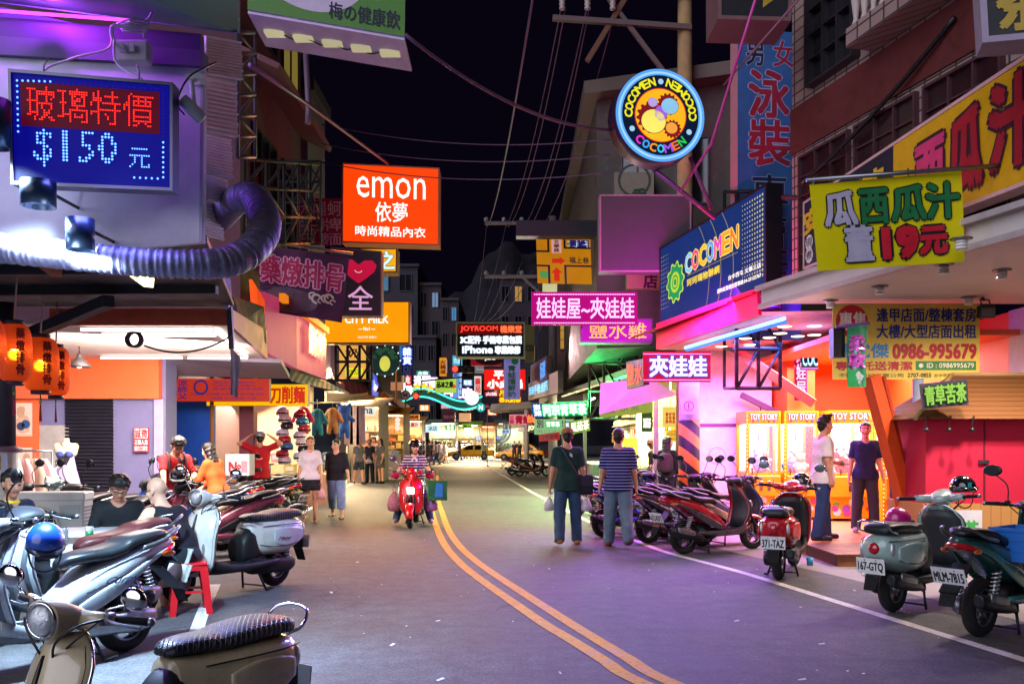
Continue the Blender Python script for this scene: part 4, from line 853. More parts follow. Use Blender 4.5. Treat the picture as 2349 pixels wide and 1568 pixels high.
# round sign with ring lettering
pc=P(1515,265,12.8);R_=108/F*12.8;yaw=.18
root=thing('round_light_box','big round light box with a blue rim, ring of letters and cogwheels','sign',pc,yaw)
mb=MB();mb.lathe([(.003,.004),(R_*.98,.004),(R_*1.0,.02),(R_,.36),(.003,.36)],(0,0,0),mat('3a2048',.4,.3),48,'Y');mb.build('housing',root)
fc=Face((-R_,0,R_),(R_,0,R_),(R_,0,-R_),(-R_,0,-R_));mb=MB()
disc(mb,fc,.5,.5,R_*.985,em('5aa4f0',.95,True),.002,56);disc(mb,fc,.5,.5,R_*.93,em('9cd0ff',1.0),.004,56,R_*.885);disc(mb,fc,.5,.5,R_*.85,em('0c1c38',.8),.006,56);disc(mb,fc,.5,.5,R_*.575,em('e83a1c',.95),.008,48);disc(mb,fc,.5,.5,R_*.555,em('f8b420',.98),.010,48)
def gear(mb,fc,u,v,r,m,d,n=14):
 pts=[]
 for k in range(n*4):a=2*math.pi*k/(n*4);q=r*(1.0 if k%4 in(0,1)else.84);pts.append(fc.at(u+q*math.cos(a)/fc.w(),v+q*math.sin(a)/fc.h(),d))
 c_=len(pts);mb.add(pts+[fc.at(u,v,d)],[(i,(i+1)%c_,c_)for i in range(c_)],False,m)
CR=em('8a1c24',.8)
gear(mb,fc,.40,.47,R_*.34,CR,.012);gear(mb,fc,.58,.62,R_*.24,CR,.0125);gear(mb,fc,.63,.36,R_*.2,CR,.013)
for u,v,rx,ry,col in((.42,.43,.27,.25,'f4e468'),(.60,.60,.19,.17,'8ac4e8'),(.50,.52,.14,.16,'a060d8'),(.62,.37,.13,.12,'f0a040'),(.41,.63,.10,.10,'b8a0e0')):disc(mb,fc,u,v,R_*rx*1.05,em('7a2430',.8),.015,24,0,R_*ry*1.05);disc(mb,fc,u,v,R_*rx,em(col,.95),.017,24,0,R_*ry)
def ring(txt,a_start,a_end,rad,h,ms,flip=False):
 n_=len(txt)
 for i,ch in enumerate(txt):
  a=a_start+(a_end-a_start)*(i+.5)/n_;c_,s_=math.cos(a),math.sin(a);ctr=Vector((rad*c_,0,rad*s_))
  up=Vector((c_,0,s_))*(-1 if flip else 1);rt_=Vector((up.z,0,-up.x));wd=h*(.95 if ch not in 'M' else 1.2)*.9
  f2=Face(ctr-rt_*wd/2+up*h/2,ctr+rt_*wd/2+up*h/2,ctr+rt_*wd/2-up*h/2,ctr-rt_*wd/2-up*h/2);text(mb,f2,ch,(0,0,1,1),ms[i%len(ms)],.016,.006)
Yl=em('e8e020',1.0)
ring('COCOMEN',math.radians(187),math.radians(100),R_*.71,R_*.17,[Yl]);ring('COCOMEN',math.radians(-7),math.radians(80),R_*.71,R_*.17,[Yl],True)
ring('COCOMEN',math.radians(222),math.radians(318),R_*.71,R_*.17,[em(c,1)for c in('e030c0','38a0e8','f09020','38c0e8','a050e0','f07030','30c050')],True)
for a in(90,207,333):disc(mb,fc,.5+.355*math.cos(math.radians(a)),.5+.355*math.sin(math.radians(a)),R_*.06,em('a8d0f0',.9),.015,14)
mb.build('face',root)
mb=MB();mb.tube([(.0,.4,-R_),P(1640,500,13.6)-pc],.035,mat('b060a8',.4,.4));mb.tube([(R_*.75,.4,-R_*.7),P(1632,480,13.6)-pc],.03,mat('b060a8',.4,.4));mb.M=None;V=[Matrix.Rotation(-yaw,3,'Z')@Vector(v)if i>=0 else v for i,v in enumerate(mb.V)];mb.V=[tuple(v)for v in V];mb.build('support_arm',root)
# billboard along the street
f_=Face(P(1516,572,17.4),P(1756,428,13.8),P(1756,655,13.8),P(1516,740,17.4))
def pt(mb,fc):
 gear(mb,fc,.17,.46,.34,em('1c9a58',.9),.006,10);gear(mb,fc,.17,.46,.38,em('c8e838',.9),.004,10);disc(mb,fc,.17,.46,.19,em('b8d838',.9),.009,20,.13);disc(mb,fc,.17,.46,.10,em('b8d838',.9),.009,16,.06)
 cols=('7ac8f0','f04888','f0c030','58a8f0','e848c0','f0a030','f07838')
 for i,ch in enumerate('COCOMEN'):text(mb,fc,ch,(.285+.073*i,.50+.004*i,.349+.073*i,.73+.004*i),em(cols[i],1),.012,.014,em('f4e060',1),.03)
 text(mb,fc,'珂珂瑪物聯網',(.30,.33,.62,.42),em('f0d838',1),.01,.006)
 text(mb,fc,'台中西屯 文華三店',(.70,.20,.97,.255),WT,.01,.002);text(mb,fc,'選物販賣機加盟專線:04-23122767',(.60,.10,.97,.15),WT,.01,.002)
 GD=em('c8c090',.8)
 for i in range(9):
  for j in range(17):disc(mb,fc,.82+.02*i,.12+.051*j,.012+.0015*i,GD,.006,6)
 for i in range(5):
  for j in range(13):disc(mb,fc,.012+.02*i,.18+.058*j,.014-.0015*i,GD,.006,6)
 LN=em('b8a868',.7)
 for u0 in(.52,.63,.74):
  for k in range(12):a,b_=k/12,(k+1)/12;bend=lambda t:u0-.06*(t-.35)**2*4;mb.quad(fc.at(bend(a),a,.005),fc.at(bend(a)+.004,a,.005),fc.at(bend(b_)+.004,b_,.005),fc.at(bend(b_),b_,.005),LN)
 patch(mb,fc,(.3,.465,.78,.472),LN,.007)
sign('billboard','long navy billboard with green cogwheel and coloured lettering along the street',f_,.25,em('16357a',.75,True),pt,edge=mat('100c18',.5),rim=.04,rimm=mat('15121a',.5))
# big yellow fruit juice sign along the canopy
f_=Face(P(1846,468,12.15),P(2420,92,7.85),P(2420,388,7.85),P(1846,612,12.15))
def pt(mb,fc):
 patch(mb,fc,(0,0,.46,1),mat('10142c',.5),.004)
 GY=mat('e8b020',.5);text(mb,fc,'苦茶',(.16,.45,.42,.85),GY,.01,.02);text(mb,fc,'安',(.0,.5,.09,.85),GY,.01,.02)
 for k,ch in enumerate('現煮'):disc(mb,fc,.03,.35-.2*k,.1,WTD,.008,16);text(mb,fc,ch,(.01,.28-.2*k,.05,.42-.2*k),K,.012)
 RD=mat('a81028',.5);OL=mat('3a1028',.5)
 for k,(ch,u0,u1,v0,v1)in enumerate((('西',.56,.66,.2,.78),('瓜',.685,.79,.14,.86),('汁',.82,.95,.18,.9))):text(mb,fc,ch,(u0,v0,u1,v1),RD if k else mat('d83870',.5),.012,.035,OL,.06)
 for k in range(9):disc(mb,fc,.50+.007*k,.3+.04*(k%3),.02,mat('3a6a7a',.5),.008,12,0,.14)
sign('shop_sign','long bright yellow juice sign with red characters rising along the canopy',f_,.18,mat('dca408',.45),pt,edge=mat('d89aa0',.5),rim=.03,rimm=mat('d8a8a8',.5))
# yellow cloth banner hung on a pole
def pt(mb,fc):
 GR=mat('12703c',.5);RD=mat('c8102c',.5);PW=mat('b8b0c8',.5)
 for ch,u0,u1,m_ in(('瓜',.08,.29,PW),('西',.32,.50,GR),('瓜',.53,.75,GR),('汁',.76,.97,GR)):text(mb,fc,ch,(u0,.50,u1,.88),m_,.010,.016,K,.026)
 text(mb,fc,'董',(.20,.09,.38,.48),PW,.010,.016,K,.026);text(mb,fc,'19',(.46,.10,.68,.42),RD,.010,.03,K,.045);text(mb,fc,'元',(.71,.12,.88,.40),RD,.010,.02,K,.034)
r_,o_,wf=wavy('cloth_banner','bright yellow vinyl banner with green and red characters hung from a pole',Face(P(1857,424,8.6),P(2205,392,8.6),P(2212,600,8.6),P(1876,622,8.6)),mat('e2d408',.3,var=.04,spec=.6),pt,amp=.018,fr=6)
mb=MB();mb.tube([P(1850,413,8.58),P(2400,372,8.5)],.022,STEEL,8);
for k in range(4):p=wf.at(.03+.31*k,1.0);mb.tube([p,p+Vector((0,0,.07))],.008,STEEL,6)
mb.build('pole',r_,o_)
# agent banner at the back under the canopy
f_=rect(1910,698,2247,870,11.95)
def pt(mb,fc):
 NV=mat('142a78',.5);RD=mat('b0182c',.5);LB=mat('2a86c0',.5)
 disc(mb,fc,.13,.78,.21,mat('c01c2c',.5),.003,28);text(mb,fc,'專售',(.045,.66,.225,.9),mat('e8e0d8',.5),.006,.006)
 text(mb,fc,'逢甲店面/整棟套房',(.30,.77,.975,.95),NV,.006,.006);text(mb,fc,'大樓/大型店面出租',(.30,.55,.975,.73),NV,.006,.006)
 text(mb,fc,'曾武傑',(.02,.29,.38,.48),LB,.006,.006);text(mb,fc,'0986-995679',(.41,.28,.975,.47),RD,.006,.012)
 text(mb,fc,'專業託送清潔',(.02,.125,.54,.24),RD,.006,.005);patch(mb,fc,(.565,.125,.975,.245),mat('3a7a34',.5),.004);text(mb,fc,'ID : 0986995679',(.64,.155,.96,.22),mat('e0e0c0',.5),.008,.002);disc(mb,fc,.60,.185,.03,mat('d8e0c0',.5),.008,14)
 text(mb,fc,'2707-0855',(.51,.03,.67,.085),K,.006,.002);text(mb,fc,'不動產經紀有限公司',(.04,.03,.48,.08),K,.006);text(mb,fc,'台中市西屯區逢甲路',(.69,.03,.96,.08),K,.006)
sign('cloth_banner','yellow property agent banner with a phone number under the canopy',f_,.015,mat('d8bc4c',.6,var=.15,scale=2),pt,'banner')
# shiny vertical pennant
def pt(mb,fc):text(mb,fc,'柔軟',(.1,.3,.9,.85),mat('d860c8',.2,.3),.01,.01,None,0,True);patch(mb,fc,(0,0,1,.28),mat('1a8a48',.3),.006);text(mb,fc,'冷',(.2,.05,.8,.25),mat('c8d8c8',.3),.012,.01)
r_,o_,wf=wavy('pennant','shiny green and pink vertical pennant before the property agent banner',Face(P(1945,748,10.8),P(1990,744,10.8),P(1986,888,10.8),P(1942,888,10.8)),mat('4a9a70',.15,.3,var=.3,scale=9),pt,'pennant',.03,10,14,fr=7)
mb=MB();mb.tube([P(1918,750,10.82),P(1995,740,10.82)],.02,mat('7a3a8a',.4),8);mb.box(P(1912,752,10.85),P(1928,822,11.0),BLACK);mb.build('rod',r_,o_)
# flood lamp
t=thing('flood_lamp','black flood lamp hanging at the right end of the property agent banner','lamp',P(2262,715,11.6));mb=MB();mb.box((-.1,-.05,-.08),(.1,.05,.08),BLACK,bev=.01);mb.build('housing',t);mb=MB();mb.tube([(-.05,0,.08),(-.05,.05,.16),(.06,.05,.16),(.06,0,.08)],.01,BLACK,6);mb.tube([(0,.05,.16),(0,.1,.19)],.02,BLACK,6);mb.build('bracket',t);mb=MB();mb.box((-.085,-.053,-.065),(.085,-.05,.04),mat('60605a',.2));mb.build('glass',t)
# top right signs
f_=Face(P(2268,-60,7.4),P(2460,-60,7.0),P(2460,70,7.0),P(2264,92,7.4));f_=Face(P(2258,-90,7.4),P(2470,-110,7.2),P(2470,66,7.2),P(2268,84,7.4))
def pt(mb,fc):text(mb,fc,'茶',(.12,.06,.72,.80),mat('b8982c',.5),.01,.02)
sign('hanging_sign','dark sign with a golden tea character at the top of the street corner',f_,.3,mat('14121c',.5),pt,edge=mat('a898b0',.5),rim=.05,rimm=mat('a090a8',.5))
f_=Face(P(1655,-60,12),P(1812,-60,12),P(1806,40,12),P(1655,36,12))
def pt(mb,fc):mb.add([fc.at(u,v,.01)for u,v in((.06,.38),(.62,.38),(.62,.2),(.94,.58),(.62,.96),(.62,.78),(.06,.78))],[tuple(range(7))],False,mat('b89a30',.5))
sign('hanging_sign','dark box sign with a yellow arrow above the tall blue sign',f_,.7,mat('1a1820',.5),pt,edge=mat('5a4048',.5),rim=.05,rimm=mat('7a5858',.5))
# pink LED signs
f_=rect(1219,669,1462,746,18)
def pt(mb,fc):
 PK=em('ffb0ff',1.6);text(mb,fc,'娃娃屋~夾娃娃',(.05,.2,.97,.82),PK,.012,.006);dotrow(mb,fc,(.03,.92),(.97,.92),60,.014,PK);dotrow(mb,fc,(.03,.07),(.97,.07),60,.014,PK)
sign('led_banner','hot pink banner with lamp dot characters strung across the street',f_,.03,em('b80878',.85,True),pt,'banner',edge=mat('a01c60',.5))
f_=rect(1336,735,1492,781,18.5)
def pt(mb,fc):text(mb,fc,'鹽水雞',(.1,.1,.94,.9),em('ffb050',1.3),.012,.003);
sign('led_sign','magenta box sign with orange lamp dot characters behind the pink banner',f_,.4,em('c81cc0',.85,True),pt,edge=mat('6a5a78',.5),rim=.04,rimm=mat('7a4a88',.5))
f_=rect(1475,806,1630,876,14.9)
def pt(mb,fc):
 text(mb,fc,'夾娃娃',(.10,.18,.94,.84),em('f0e4ff',1.1),.012,.016,em('4a3ad0',.8),.035);dotrow(mb,fc,(.01,.92),(.99,.92),70,.009,em('ff90ff',1.8));dotrow(mb,fc,(.01,.07),(.99,.07),70,.009,em('ff90ff',1.8))
sign('led_banner','red and pink banner with white outlined characters above the striped pole',f_,.02,em('d01440',.85,True),pt,'banner')
f_=Face(P(1436,830,16.6),P(1476,822,15.2),P(1476,882,15.2),P(1438,892,16.6))
def pt(mb,fc):text(mb,fc,'鹽水',(.08,.1,.95,.9),em('ff5030',1.4),.012,.008)
sign('led_sign','small side facing red lamp dot sign at the stall corner',f_,.1,mat('2c0c14',.5),pt)
f_=Face(P(1824,790,16.4),P(1852,790,16.4),P(1852,918,16.4),P(1824,918,16.4))
def pt(mb,fc):text(mb,fc,'好娃屋',(.1,.05,.85,.97),em('ffb8ff',1.4),.012,.006,None,0,True);dotrow(mb,fc,(.95,.02),(.95,.98),40,.008,em('ff90ff',1.5))
sign('led_sign','narrow vertical crimson lamp dot sign behind the arcade awning',f_,.06,em('b00c48',.8),pt)
f_=rect(1838,800,1876,848,16)
def pt(mb,fc):text(mb,fc,'COC',(.08,.2,.98,.8),em('a8f0ff',1.3),.01,.006);dotrow(mb,fc,(.03,.93),(.98,.93),20,.008,em('ff90ff',1.5));dotrow(mb,fc,(.03,.07),(.98,.07),20,.008,em('ff90ff',1.5))
sign('led_sign','little navy lamp dot sign reading in pale blue beside the arcade entrance',f_,.06,em('101440',.8),pt)
# blank grey box sign, black box sign, map banner
f_=rect(1379,450,1582,620,17.5);sign('light_box','unlit blank grey box sign on the right side of the street',f_,.3,mat('463c44',.6,var=.2),None,edge=mat('8a5a6c',.5),rim=.03,rimm=mat('9a7888',.5))
f_=rect(1184,505,1392,541,20);sign('hanging_sign','long black empty sign box beside the far utility pole',f_,.35,mat('15121a',.5),None,edge=mat('1c1822',.5))
f_=Face(P(1230,547,21),P(1354,549,21),P(1358,652,21),P(1233,650,21))
def pt(mb,fc):
 RD=em('d02c10',.8)
 for b in((0,.70,.2,.74),(.2,.70,.24,1),(.5,.78,1,.82),(.5,.78,.54,1),(0,.38,.2,.42),(.2,0,.24,.42),(.5,.38,1,.42),(.5,0,.54,.42)):patch(mb,fc,b,K,.012)
 patch(mb,fc,(.28,.68,.46,1),em('e8a8a0',.7),.01);text(mb,fc,'文華路',(.32,.70,.42,.98),K,.014,.004,None,0,True);patch(mb,fc,(.56,.8,.97,.98),em('2a2470',.6),.014);text(mb,fc,'男女',(.56,.81,.63,.97),em('f0d040',.9),.02,0,None,0,True);text(mb,fc,'泳裝',(.65,.82,.95,.97),em('c8d0f0',.9),.02,.006)
 text(mb,fc,'福上巷',(.6,.46,.96,.6),K,.012,.004);patch(mb,fc,(.05,.12,.2,.28),em('58a058',.7),.012)
 mb.add([fc.at(u,v,.016)for u,v in((.28,.46),(.42,.46),(.42,.42),(.52,.51),(.42,.6),(.42,.56),(.28,.56))],[tuple(range(7))],False,RD);mb.add([fc.at(u,v,.016)for u,v in((.31,.06),(.41,.06),(.41,.24),(.47,.24),(.36,.36),(.25,.24),(.31,.24))],[tuple(range(7))],False,RD)
wavy('map_banner','orange street map banner with red arrows',f_,em('d88a10',.62),pt,'banner',.03)
f_=rect(1438,628,1515,662,19);
def pt(mb,fc):text(mb,fc,'店',(.5,.05,.9,.95),K,.01,.015)
sign('shop_sign','yellowish board with a single black character under the grey box sign',f_,.2,mat('9a8858',.6),pt)
f_=rect(1410,395,1500,470,19.2)
def pt(mb,fc):text(mb,fc,'香',(.45,.0,.8,.5),mat('1c4a2a',.5),.01,.015);disc(mb,fc,.5,.75,.35,mat('4a4438',.5),.01,20,.3)
sign('shop_sign','pale board with a faint drawing and a green character behind the round sign',f_,.15,mat('8a8070',.6),pt)
# phone shop sign
f_=rect(1049,742,1201,817,30)
def pt(mb,fc):
 patch(mb,fc,(.01,.68,.99,.98),em('680808',.8),.01);text(mb,fc,'JOYROOM',(.05,.73,.61,.93),em('ff4030',1.2),.02,.01);text(mb,fc,'機樂堂',(.65,.72,.97,.94),em('ff7040',1.2),.02,.012)
 text(mb,fc,'3C配件 手機專業包膜',(.05,.39,.97,.62),em('e8f4ff',1.25),.02,.022);text(mb,fc,'iPhone',(.08,.1,.53,.31),em('e8f4ff',1.25),.02,.024);text(mb,fc,'專業維修',(.57,.08,.95,.31),em('e8f4ff',1.25),.02,.022)
sign('light_box','black phone repair light box with red and white lettering',f_,.4,em('0c0c14',.8,var=0),pt,edge=mat('6a7a6a',.5),rim=.05,rimm=mat('8a9a80',.5))
f_=rect(1156,818,1193,915,34)
def pt(mb,fc):text(mb,fc,'青蛙撞鮮奶',(.25,.04,.72,.80),mat('1c5a3a',.5),.02,.012,None,0,True);disc(mb,fc,.68,.9,.14,mat('1c7a4a',.5),.02,10);text(mb,fc,'OO',(.15,.85,.5,.94),mat('6a5aa0',.5),.02)
sign('vertical_sign','pale violet vertical sign with dark green characters hanging below the phone sign',f_,.2,em('7a72b0',.7),pt,edge=mat('6a6a90',.5))
f_=rect(1111,847,1205,893,38)
def pt(mb,fc):text(mb,fc,'平',(.24,.54,.46,.92),WT,.02,.03);text(mb,fc,'小火鍋',(.08,.08,.92,.48),WT,.02,.04)
sign('light_box','bright red light box with white characters behind the violet vertical sign',f_,.3,em('f01c14',.95,True),pt,edge=mat('8a2a2a',.5))
f_=rect(1080,816,1150,838,37)
def pt(mb,fc):disc(mb,fc,.62,.85,.62,em('1c0810',.8),.01,30,0,.32);text(mb,fc,'J&G',(.46,.5,.80,.95),WT,.02,.01)
sign('shop_sign','dark red curved sign with white letters right under the phone sign',f_,.2,em('881020',.8),pt)
f_=rect(1143,891,1196,924,41)
def pt(mb,fc):text(mb,fc,'泰式奶茶',(.05,.05,.97,.4),em('ffd020',1.1),.02,.02,em('c01010',.8),.05);text(mb,fc,'月',(.05,.5,.28,.95),em('ffc020',1.1),.02,.03)
sign('light_box','small dark red sign with golden characters below the red light box',f_,.3,em('780c0c',.7),pt)
# tea stall signs
def pt(mb,fc):
 patch(mb,fc,(0,0,.2,1),em('0c5a9a',.8),.008);text(mb,fc,'澎湖',(.04,.08,.17,.95),em('f0ffff',1.2),.014,.01,None,0,True);text(mb,fc,'阿宗青草茶',(.22,.12,.98,.9),em('d8ffe8',1.25),.014,.022,em('30e880',1),.045)
sign('neon_sign','green neon tea sign with white characters under the green awning',Face(P(1218,926,25),P(1347,920,24),P(1350,953,24),P(1222,957,25)),.1,em('088a38',.8,True),pt,edge=mat('0c3a2a',.5))
def pt(mb,fc):text(mb,fc,'別',(.06,.45,.22,.95),mat('1a2a22',.5),.01,.01);patch(mb,fc,(.28,.42,.66,.9),em('20c860',.9),.01);text(mb,fc,'青草茶',(.3,.5,.64,.84),em('f0fff0',1.2),.02,.008);text(mb,fc,'!!',(.7,.5,.8,.92),mat('1a2a22',.5),.01,.01);text(mb,fc,'進口才好喝',(.05,.08,.95,.32),mat('4a7a5a',.5),.01)
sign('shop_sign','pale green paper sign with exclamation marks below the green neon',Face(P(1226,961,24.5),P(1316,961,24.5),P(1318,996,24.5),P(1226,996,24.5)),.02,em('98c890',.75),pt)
def pt(mb,fc):patch(mb,fc,(0,0,.2,1),em('28407a',.7),.008);text(mb,fc,'澎湖',(.03,.05,.17,.95),em('e8f4ff',1.1),.014,.006,None,0,True);text(mb,fc,'風茹茶',(.24,.14,.96,.88),em('f0ffd0',1.2),.014,.014,em('2a7a10',.8),.03)
sign('light_box','yellow green light box with white characters above the capped man',Face(P(1295,968,23.4),P(1352,958,23.4),P(1354,987,23.4),P(1297,998,23.4)),.1,em('88a818',.8),pt)
def pt(mb,fc):text(mb,fc,'冷熱都有',(.08,.2,.92,.85),mat('3a0808',.5),.01,.008)
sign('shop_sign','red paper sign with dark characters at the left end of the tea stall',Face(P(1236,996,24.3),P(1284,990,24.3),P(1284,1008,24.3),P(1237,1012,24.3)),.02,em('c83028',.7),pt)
def pt(mb,fc):text(mb,fc,'鹽',(.12,.3,.28,.7),mat('3a4418',.5),.01,.008);text(mb,fc,'水 來',(.38,.3,.72,.75),mat('3a4418',.5),.01,.006)
sign('shop_sign','olive green shop board under the pale drop sheet',Face(P(1376,925,19.4),P(1500,915,19.4),P(1500,945,19.4),P(1376,958,19.4)),.04,em('a0a848',.7),pt)
def pt(mb,fc):text(mb,fc,'風茹茶',(.15,.2,.85,.7),WT,.01,.01)
sign('light_box','tall dark green light box with white brush characters inside the tea stall',rect(1472,945,1496,990,19.6),.08,em('3a5a20',.6),pt,edge=mat('c8b040',.5))
def pt(mb,fc):
 for k in range(3):text(mb,fc,('鹽水雞','好吃肉','特價品')[k],(.2+.22*k,.2,.36+.22*k,.72),em('d04018',.8),.01,.005,None,0,True)
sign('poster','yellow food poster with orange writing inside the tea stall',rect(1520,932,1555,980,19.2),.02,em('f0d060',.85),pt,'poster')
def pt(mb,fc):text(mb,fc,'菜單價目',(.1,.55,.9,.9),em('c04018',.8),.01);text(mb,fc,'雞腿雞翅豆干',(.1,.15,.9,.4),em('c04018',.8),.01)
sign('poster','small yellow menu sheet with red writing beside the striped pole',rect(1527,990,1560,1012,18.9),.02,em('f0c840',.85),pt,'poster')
def pt(mb,fc):text(mb,fc,'30元',(.1,.2,.9,.8),em('a03010',.8),.01,.006)
sign('price_card','orange price card hanging above the yellow crate',rect(1404,1000,1434,1014,21),.02,em('f0a040',.8),pt)
# other right street signs further on
def pt(mb,fc):text(mb,fc,'電玩遊戲',(.70,.15,.95,.85),em('60b0ff',1.2),.02,.01);text(mb,fc,'XOXO',(.05,.2,.6,.8),mat('2a1c3a',.5),.02,.02)
oblique('shop_sign','violet upper sign board with blue neon writing above the tea stall',1217,838,902,40,1254,815,868,30,mat('6a4a7a',.6),pt)
def pt(mb,fc):text(mb,fc,'珍珠手機通訊',(.05,.25,.75,.75),em('90d8ff',1.2),.02,.02)
oblique('shop_sign','grey steel sign board with small pale blue writing above the tea stall',1212,880,918,40,1280,850,900,27,mat('8a8088',.4,.5),pt)
def pt(mb,fc):text(mb,fc,'公館',(.03,.1,.2,.9),em('c01828',.8),.02,.01,None,0,True);text(mb,fc,'青蛙',(.28,.12,.95,.88),em('a81428',.8),.02,.03)
sign('shop_sign','pink sign with red characters at the far end of the tea stall row',rect(1168,950,1220,974,42),.1,em('e88898',.8),pt)
def pt(mb,fc):text(mb,fc,'台灣',(.05,.1,.95,.9),em('ff8040',1.3),.02,.02)
sign('neon_sign','small red neon sign between the pink sign and the green neon',rect(1209,949,1228,971,34),.1,em('900810',.8),pt)
def pt(mb,fc):text(mb,fc,'JOY',(.1,.2,.95,.8),WTD,.02,.02)
sign('shop_sign','small black sign with white letters below the small red neon sign',rect(1209,972,1233,992,33),.1,mat('15151c',.5),pt)
# ================================================================ motor scooters (local +X is forward)
def paint(h):return mat(h,.28,0,var=.10,scale=9,coat=.8)
DPL=mat('1b1b1f',.55,var=.15,scale=14);SEATM=mat('141418',.42,var=.15,scale=10,bump=.05)
def quilt():
 m=bpy.data.materials.new('quilted');m.use_nodes=True;nt=m.node_tree;b=nt.nodes['Principled BSDF'];L=nt.links.new
 b.inputs['Base Color'].default_value=(.012,.014,.018,1);b.inputs['Roughness'].default_value=.38
 tc=nt.nodes.new('ShaderNodeTexCoord');hs=[]
 for v in((30,30,0),(30,-30,0)):
  d=nt.nodes.new('ShaderNodeVectorMath');d.operation='DOT_PRODUCT';d.inputs[1].default_value=v;L(tc.outputs['Object'],d.inputs[0])
  p=nt.nodes.new('ShaderNodeMath');p.operation='PINGPONG';p.inputs[1].default_value=.5;L(d.outputs['Value'],p.inputs[0])
  q=nt.nodes.new('ShaderNodeMath');q.operation='MINIMUM';q.inputs[1].default_value=.16;L(p.outputs[0],q.inputs[0]);hs.append(q)
 mn=nt.nodes.new('ShaderNodeMath');mn.operation='MINIMUM';L(hs[0].outputs[0],mn.inputs[0]);L(hs[1].outputs[0],mn.inputs[1])
 bp=nt.nodes.new('ShaderNodeBump');bp.inputs['Strength'].default_value=1;bp.inputs['Distance'].default_value=.03;L(mn.outputs[0],bp.inputs['Height']);L(bp.outputs[0],b.inputs['Normal'])
 mr=nt.nodes.new('ShaderNodeMapRange');mr.inputs[1].default_value=0;mr.inputs[2].default_value=.06;L(mn.outputs[0],mr.inputs[0])
 mx=nt.nodes.new('ShaderNodeMix');mx.data_type='RGBA';mx.inputs[6].default_value=(.16,.18,.22,1);mx.inputs[7].default_value=(.012,.014,.018,1);L(mr.outputs[0],mx.inputs[0]);L(mx.outputs[2],b.inputs['Base Color'])
 return m
QUILT=quilt()
LENS=mat('d8dce0',.06,.6,var=.25,scale=30,bump=.5);MIRR=mat('9aa0a8',.04,1,var=0);REDL=mat('b00c18',.15,var=.1,coat=1);AMB=mat('c86010',.2,coat=1)
ALU=mat('8c8e94',.35,.9,var=.25,scale=20);IRON=mat('2a2a2e',.5,.7,var=.2,scale=15)
def wheel(root,x,r,wd,M,rimcol=ALU,spokes=5):
 mb=MB();mb.M=M;prof=[]
 for k in range(14):a=2*math.pi*k/14;prof.append((r-.052+.052*math.cos(a),wd/2*math.sin(a)))
 mb.lathe(prof,(x,0,r),RUBBER,28,'Y',closed=True);w_=mb.build('wheel',root)
 mb=MB();mb.M=M;ri=r-.088
 mb.lathe([(ri+.012,-wd*.36),(ri+.006,wd*.36),(ri-.012,wd*.36),(ri-.010,-wd*.36)],(x,0,r),rimcol,24,'Y',closed=True)
 mb.lathe([(.003,-.05),(.042,-.05),(.042,.05),(.003,.05)],(x,0,r),rimcol,12,'Y')
 for k in range(spokes):
  a=2*math.pi*k/spokes+.3;mb.bar((x+.03*math.cos(a),0,r+.03*math.sin(a)),(x+ri*math.cos(a+.15),0,r+ri*math.sin(a+.15)),.026,rimcol)
 mb.lathe([(.05,.044),(.085,.044),(.085,.05),(.05,.05)],(x,0,r),STEEL,18,'Y',closed=True);mb.build('rim',w_)
def fender(mb,x,r,wd,a0,a1,m,sk=.05,n=14):
 rings=[]
 for i in range(n+1):
  a=a0+(a1-a0)*i/n;t=math.sin(math.pi*min(1,max(0,i/n)))*.25+.75;ring=[]
  for k in range(9):q=(k/8-.5)*math.pi;rr=r+.02-sk*(1-math.cos(q));ring.append((x+(rr+.018*t)*math.cos(a),wd/2*t*math.sin(q),r+(rr+.018*t)*math.sin(a)))
  for k in range(8,-1,-1):q=(k/8-.5)*math.pi;rr=r+.02-sk*(1-math.cos(q))-.012;ring.append((x+(rr+.018*t)*math.cos(a),(wd/2*t-.006)*math.sin(q),r+(rr+.018*t)*math.sin(a)))
  rings.append(ring)
 mb.loft(rings,m)
def plate(root,x,z,txt,tilt=.35,y=0,name='number_plate'):
 d=Vector((-math.sin(tilt),0,math.cos(tilt)));c=Vector((x,y,z));rt_=Vector((0,-1,0))
 f_=Face(c-rt_*.13+d*.07,c+rt_*.13+d*.07,c+rt_*.13-d*.07,c-rt_*.13-d*.07)
 mb=board(f_,.006,mat('dcdcd8',.4),mat('b0b0ac',.4));text(mb,f_,txt,(.06,.14,.94,.74),BLACK,.002,.0035);disc(mb,f_,.3,.87,.007,IRON,.002,8);disc(mb,f_,.7,.87,.007,IRON,.002,8);return mb.build(name,root)
def mirror(root,side,M,z=1.0,x=.27,m=BLACK,rnd=True,h=.22,out=.16):
 mb=MB();mb.M=M;b_=Vector((x,side*.2,z));tip=b_+Vector((.01,side*out,h));mb.tube(spline([b_,b_+Vector((.05,side*.03,h*.6)),tip]),.006,CHROME if rnd else BLACK,7)
 rr=(.025,.068,.052)if rnd else(.02,.085,.05);c=tip+Vector((.015,side*.02,.03));mb.ball(c,rr,m,16,9);o=mb.build('mirror',root)
 g=MB();g.M=M;g.add([(c.x-rr[0]-.001,c.y+rr[1]*.8*math.cos(a),c.z+rr[2]*.8*math.sin(a))for a in[2*math.pi*k/18 for k in range(18)]],[tuple(range(18))[::-1]],False,MIRR);g.build('glass',o)
